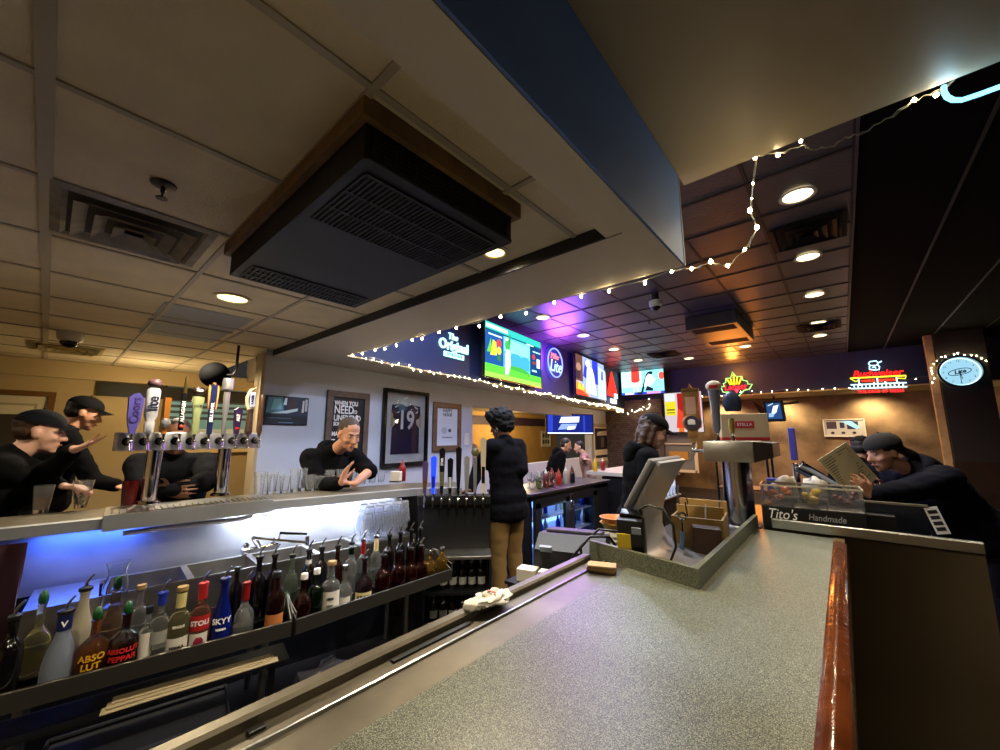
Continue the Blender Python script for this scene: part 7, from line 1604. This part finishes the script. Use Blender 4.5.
        for sx in (-1, 1): h += [(tuple(M @ V((sx * 0.072, -0.01, 0.02))), tuple(M @ V((sx * 0.078, -0.012, -0.10))), 0.022, 0.026), (tuple(M @ V((sx * 0.06, -0.06, 0.0))), tuple(M @ V((sx * 0.072, -0.065, -0.15))), 0.03, 0.03)]
        blob('hair', h, 0.009, hairm, t, 3, 0.006, 30)
    elif hair == 'tied':
        h = [e((0, -0.022, 0.044), (0.081, 0.099, 0.086)), (tuple(M @ V((0, -0.10, 0.0))), tuple(M @ V((0.0, -0.16, -0.06))), 0.028, 0.034), (tuple(M @ V((0.0, -0.16, -0.06))), tuple(M @ V((0.01, -0.17, -0.2))), 0.034, 0.014)]
        blob('hair', h, 0.009, hairm, t, 3, 0.004, 40)
    if capm: cap(t, M, capm)
    return t, M, up
HALF = math.radians
def local(t_loc, rz, s, wp): return Matrix.Rotation(-rz, 3, 'Z') @ ((V(wp) - V(t_loc)) / s)
def place_by_head(hw, rz, s, lean, hoff=(0, 0.03, 0), drop=0.0):
    hl = V((0, 0, 0.93 - drop)) + Matrix.Rotation(-math.radians(lean), 3, 'X') @ (V((0, 0.03, 1.615)) - V((0, 0, 0.93))) + V(hoff)
    w = V(hw) - Matrix.Rotation(rz, 3, 'Z') @ (hl * s); return (w.x, w.y, w.z)
def mk(label, px, py, dep, rz_deg, s=None, lean=0.0, hoff=(0, 0.03, 0), Lw=None, Rw=None, **kw):
    # the figure stands on the floor: its size follows from the head's height, its place from where the head is
    rz = math.radians(rz_deg); hw = at_depth(px, py, dep)
    drop = kw.get('drop', 0.0)
    unit = (V((0, 0, 0.93 - drop)) + Matrix.Rotation(-math.radians(lean), 3, 'X') @ V((0, 0.03, 0.685)) + V(hoff)).z
    if s is None: s = hw.z / unit
    if abs(place_by_head(hw, rz, s, lean, hoff, drop)[2]) > 0.02 and not kw.get('drop'):
        drop = max(0.0, -place_by_head(hw, rz, s, lean, hoff, 0.0)[2] / s); kw['drop'] = drop
    w = place_by_head(hw, rz, s, lean, hoff, drop)
    loc = (w[0], w[1], 0.0 if abs(w[2]) < 0.02 else w[2])
    def arm(A):
        if not A: return None
        A = dict(A)
        for k_ in ('e', 'w'):
            if k_ in A: A[k_] = tuple(local(loc, rz, s, at_depth(*A[k_])))
        for k_ in ('d', 'n'):
            if k_ in A: A[k_] = tuple(Matrix.Rotation(-rz, 3, 'Z') @ V(A[k_]))
        return A
    return person(label, loc, rz, s, lean, hoff=hoff, L=arm(Lw), R=arm(Rw), **kw) + (loc, rz, s)
RT = V((math.cos(math.radians(41)), math.sin(math.radians(41)), 0)); FWD = V((-math.sin(math.radians(41)), math.cos(math.radians(41)), 0)); UP = V((0, 0, 1))
M_CAPG = mat('charcoal_cap', '121318', 0.9, spec=0.15); M_CAPB = mat('black_cap', '060607', 0.85, spec=0.15)
# man in the dark cap at the end of the bar, gesturing with an open hand
mk('person in charcoal cap and dark top leaning on the bar, open hand raised', 40, 432, 2.52, 2, 1.09, 14, head=(HALF(-6), HALF(6), 0), skin=SKIN3, top=CL_BLACK, hair='short', hairm=H_BROWN, capm=M_CAPG, loose=1.12,
   Lw=dict(e=(64, 480, 2.44), w=(77, 447, 2.36), d=tuple(RT * 1.0 + UP * 0.35), n=tuple(UP * 0.9 - RT * 0.3 - FWD * 0.4), curl=0.12, spread=0.14), Rw=dict(e=(26, 490, 2.46), w=(47, 490, 2.48), d=tuple(RT * 1 + FWD * 0.2 - UP * 0.1), n=tuple(-UP), curl=0.5))
mk('person in black cap and black jacket behind the man in the charcoal cap', 84, 413, 3.3, 5, None, 8, head=(HALF(-8), HALF(16), 0), skin=SKIN, top=CL_BLACK, hair='short', hairm=H_DARK, capm=M_CAPB, loose=1.1,
   Rw=dict(e=(92, 480, 3.2), w=(109, 484, 3.2), d=tuple(RT - UP * 0.2), n=tuple(-UP + FWD * 0.1), curl=0.6))
mk('person with dark shirt and folded arms standing behind the ten-tap tower', 177, 436, 2.98, -100, 1.06, 4, head=(0, HALF(8), 0), skin=SKIN2, top=CL_CHAR, hair='short', hairm=H_DARK, loose=1.22,
   Lw=dict(e=(206, 488, 2.82), w=(178, 489, 2.74), d=tuple(-RT), n=tuple(FWD), curl=0.4), Rw=dict(e=(140, 490, 2.78), w=(168, 492, 2.72), d=tuple(RT), n=tuple(FWD), curl=0.4))
# seated man looking down at his hands
tm, Mm, upm, locm, rzm, sm = mk('person in black printed hoodie seated at the bar looking down at his hands', 349, 434, 3.55, -84, 1.14, 16, (0, 0.12, 0), head=(HALF(-6), HALF(20), 0), skin=SKIN, top=CL_BLACK, hair='short', hairm=H_GREY, hood=True, loose=1.15,
   Lw=dict(e=(382, 482, 3.42), w=(354, 484, 3.25), d=tuple(-RT * 0.8 + UP * 0.1), n=tuple(-UP), curl=0.5, sleeve=False), Rw=dict(e=(319, 486, 3.4), w=(341, 483, 3.22), d=tuple(RT * 0.3 + UP * 0.9), n=tuple(RT), curl=0.2))
q1_, q2_ = upm((-0.06, 0.139, 1.33)), upm((0.06, 0.139, 1.33))
text('CORPUS', 0.045, mat('faded_orange_print', 'a86a4c', 0.7), tm, upm((0, 0.175, 1.31)), Euler((PI / 2 - math.radians(12), 0, PI)), ext=0.002, name='hoodie_print', shear=0.2); text('VII', 0.03, PW, tm, upm((0, 0.172, 1.25)), Euler((PI / 2 - math.radians(12), 0, PI)), ext=0.002, name='hoodie_print')
# bartender at the black taps, seen from behind
tw_, Mw, upw, locw, rzw, sw_ = mk('person with short black curls, black shirt and khaki trousers pulling a tap', 500, 425, 3.85, 88, None, 3, head=(HALF(8), HALF(14), 0), skin=SKIN2, top=CL_CHAR, pants=CL_KHAKI, fem=False, hair='afro', hairm=H_BLACK, loose=1.10, hem=0.80,
   Lw=dict(e=(480, 466, 3.7), w=(472, 488, 3.6), d=tuple(-RT * 0.8 - UP * 0.2), n=tuple(-UP), curl=0.8), Rw=dict(e=(522, 470, 3.75), w=(505, 490, 3.95), d=tuple(FWD), n=tuple(-UP), curl=0.6))
for s_ in (-1,): MB().lathe([(0.014, -0.002), (0.018, 0), (0.014, 0.002), (0.012, 0)], Mw @ V((s_ * 0.085, -0.008, -0.055)), 14, Matrix.Rotation(PI / 2, 4, 'Y'), closed=True).build('hoop_earring', mat('silver_earring', 'c8c8cc', 0.2, 1.0), tw_)
# couple at the far side of the cooler
mk('person in dark hooded jacket on the far side of the bottle cooler', 566, 445, 6.7, -45, None, 22, head=(HALF(-10), HALF(18), 0), skin=SKIN, top=CL_BLACK, hair='short', hairm=H_DARK, hood=True, loose=1.2)
mk('person with pale pink sleeves facing the hooded jacket across the cooler', 579, 447, 7.3, 125, None, 12, head=(HALF(0), HALF(12), 0), skin=SKIN3, top=mat('pink_grey_shirt', '8a6a68', 0.9), hair='short', hairm=H_DARK, loose=1.0,
   Rw=dict(e=(584, 466, 6.3), w=(590, 465, 6.0), d=tuple(RT), n=tuple(-UP), curl=0.4))
mk('person with blond hair in the dining room through the pass-through', 474, 449, 7.6, -60, None, 2, head=(0, 0, 0), skin=SKIN3, top=CL_WHITE, hair='long', hairm=H_BLOND, fem=True, legs=False)
# bartender in the cap behind the register
ts, Ms, ups, locs, rzs, s_s = mk('person in black cap and hoodie with long brown hair behind the register', 653, 431, 2.95, -56, None, 6, head=(HALF(-2), HALF(22), 0), skin=SKIN3, top=CL_BLACK, hair='long', hairm=H_BROWN, capm=M_CAPB, fem=True, hood=True, loose=1.14)
MB().tube([ups((-0.05, 0.15, 1.42)), ups((-0.045, 0.165, 1.34)), ups((-0.03, 0.17, 1.26))], 0.004, 6).build('white_cord', mat('white_cable', 'c8c4bc', 0.4), ts); MB().tube([ups((0.05, 0.15, 1.42)), ups((0.05, 0.165, 1.35)), ups((0.04, 0.17, 1.29))], 0.004, 6).build('white_cord', mat('white_cable', 'c8c4bc', 0.4), ts)
# customer reading the menu, hunched over the far end of the service counter
tc_, Mc, upc, locc, rzc, sc_ = mk('person in navy hooded sweatshirt hunched over the counter reading a menu', 884, 452, 2.78, 128, 1.02, 40, (0, 0.05, 0.03), head=(HALF(-4), HALF(14), 0), skin=SKIN, top=CL_NAVY, hair='tied', hairm=H_DARK, fem=True, hood=True, loose=1.3,
   Lw=dict(e=(880, 498, 2.5), w=(858, 497, 2.42), d=tuple(-RT * 0.5 + UP * 0.5), n=tuple(FWD), curl=0.5), Rw=dict(e=(905, 500, 3.0), w=(878, 492, 2.85), d=tuple(-RT * 0.6 + UP * 0.3), n=tuple(-FWD), curl=0.5))
cap(tc_, Mc, mat('dark_knit_cap', '14100f', 0.9), brim=False)
mn = [at_depth(818, 460, 2.40), at_depth(846, 442, 2.55), at_depth(878, 478, 2.62), at_depth(850, 496, 2.44)]
mc = sum(mn, V()) / 4; mt = thing('menu_sheet', 'large cream menu sheet held up at a tilt over the counter', 'menu', mc)
nn = (mn[1] - mn[0]).cross(mn[3] - mn[0]).normalized()
b = MB(); b.prism([q - mc for q in mn], nn * 0.003); b.build('menu_page', mat('cream_menu_card', 'dccfa8', 0.4), mt)
fx_ = nn if nn.dot(V((0, 0, CAM_H)) - mc) > 0 else -nn
def on_menu(u, v): a = mn[0].lerp(mn[3], u); c = mn[1].lerp(mn[2], u); return a.lerp(c, v) - mc + fx_ * (0.0045 if fx_ is nn or fx_ == nn else 0.0015)
b = MB(); rnd = random.Random(5)
for r_ in range(15):
    for (a0, a1) in ((0.06, 0.06 + 0.36 * rnd.uniform(0.6, 1)), (0.52, 0.52 + 0.4 * rnd.uniform(0.6, 1))):
        v0 = 0.08 + r_ * 0.058; b.poly([on_menu(v0, a0), on_menu(v0, a1), on_menu(v0 + 0.016, a1), on_menu(v0 + 0.016, a0)])
b.build('printed_lines', mat('menu_ink', '6a5c40', 0.6), mt)
mk('person in black cap half hidden behind the raised menu', 863, 449, 3.55, -30, None, 8, head=(HALF(0), HALF(12), 0), skin=SKIN2, top=CL_BLACK, hair='short', hairm=H_DARK, capm=M_CAPB, loose=1.1)
mk('person in pale shirt in the lit room beyond the pillar', 990, 452, 9.6, 120, None, 4, head=(0, 0, 0), skin=SKIN, top=CL_WHITE, hair='short', hairm=H_DARK, legs=False)
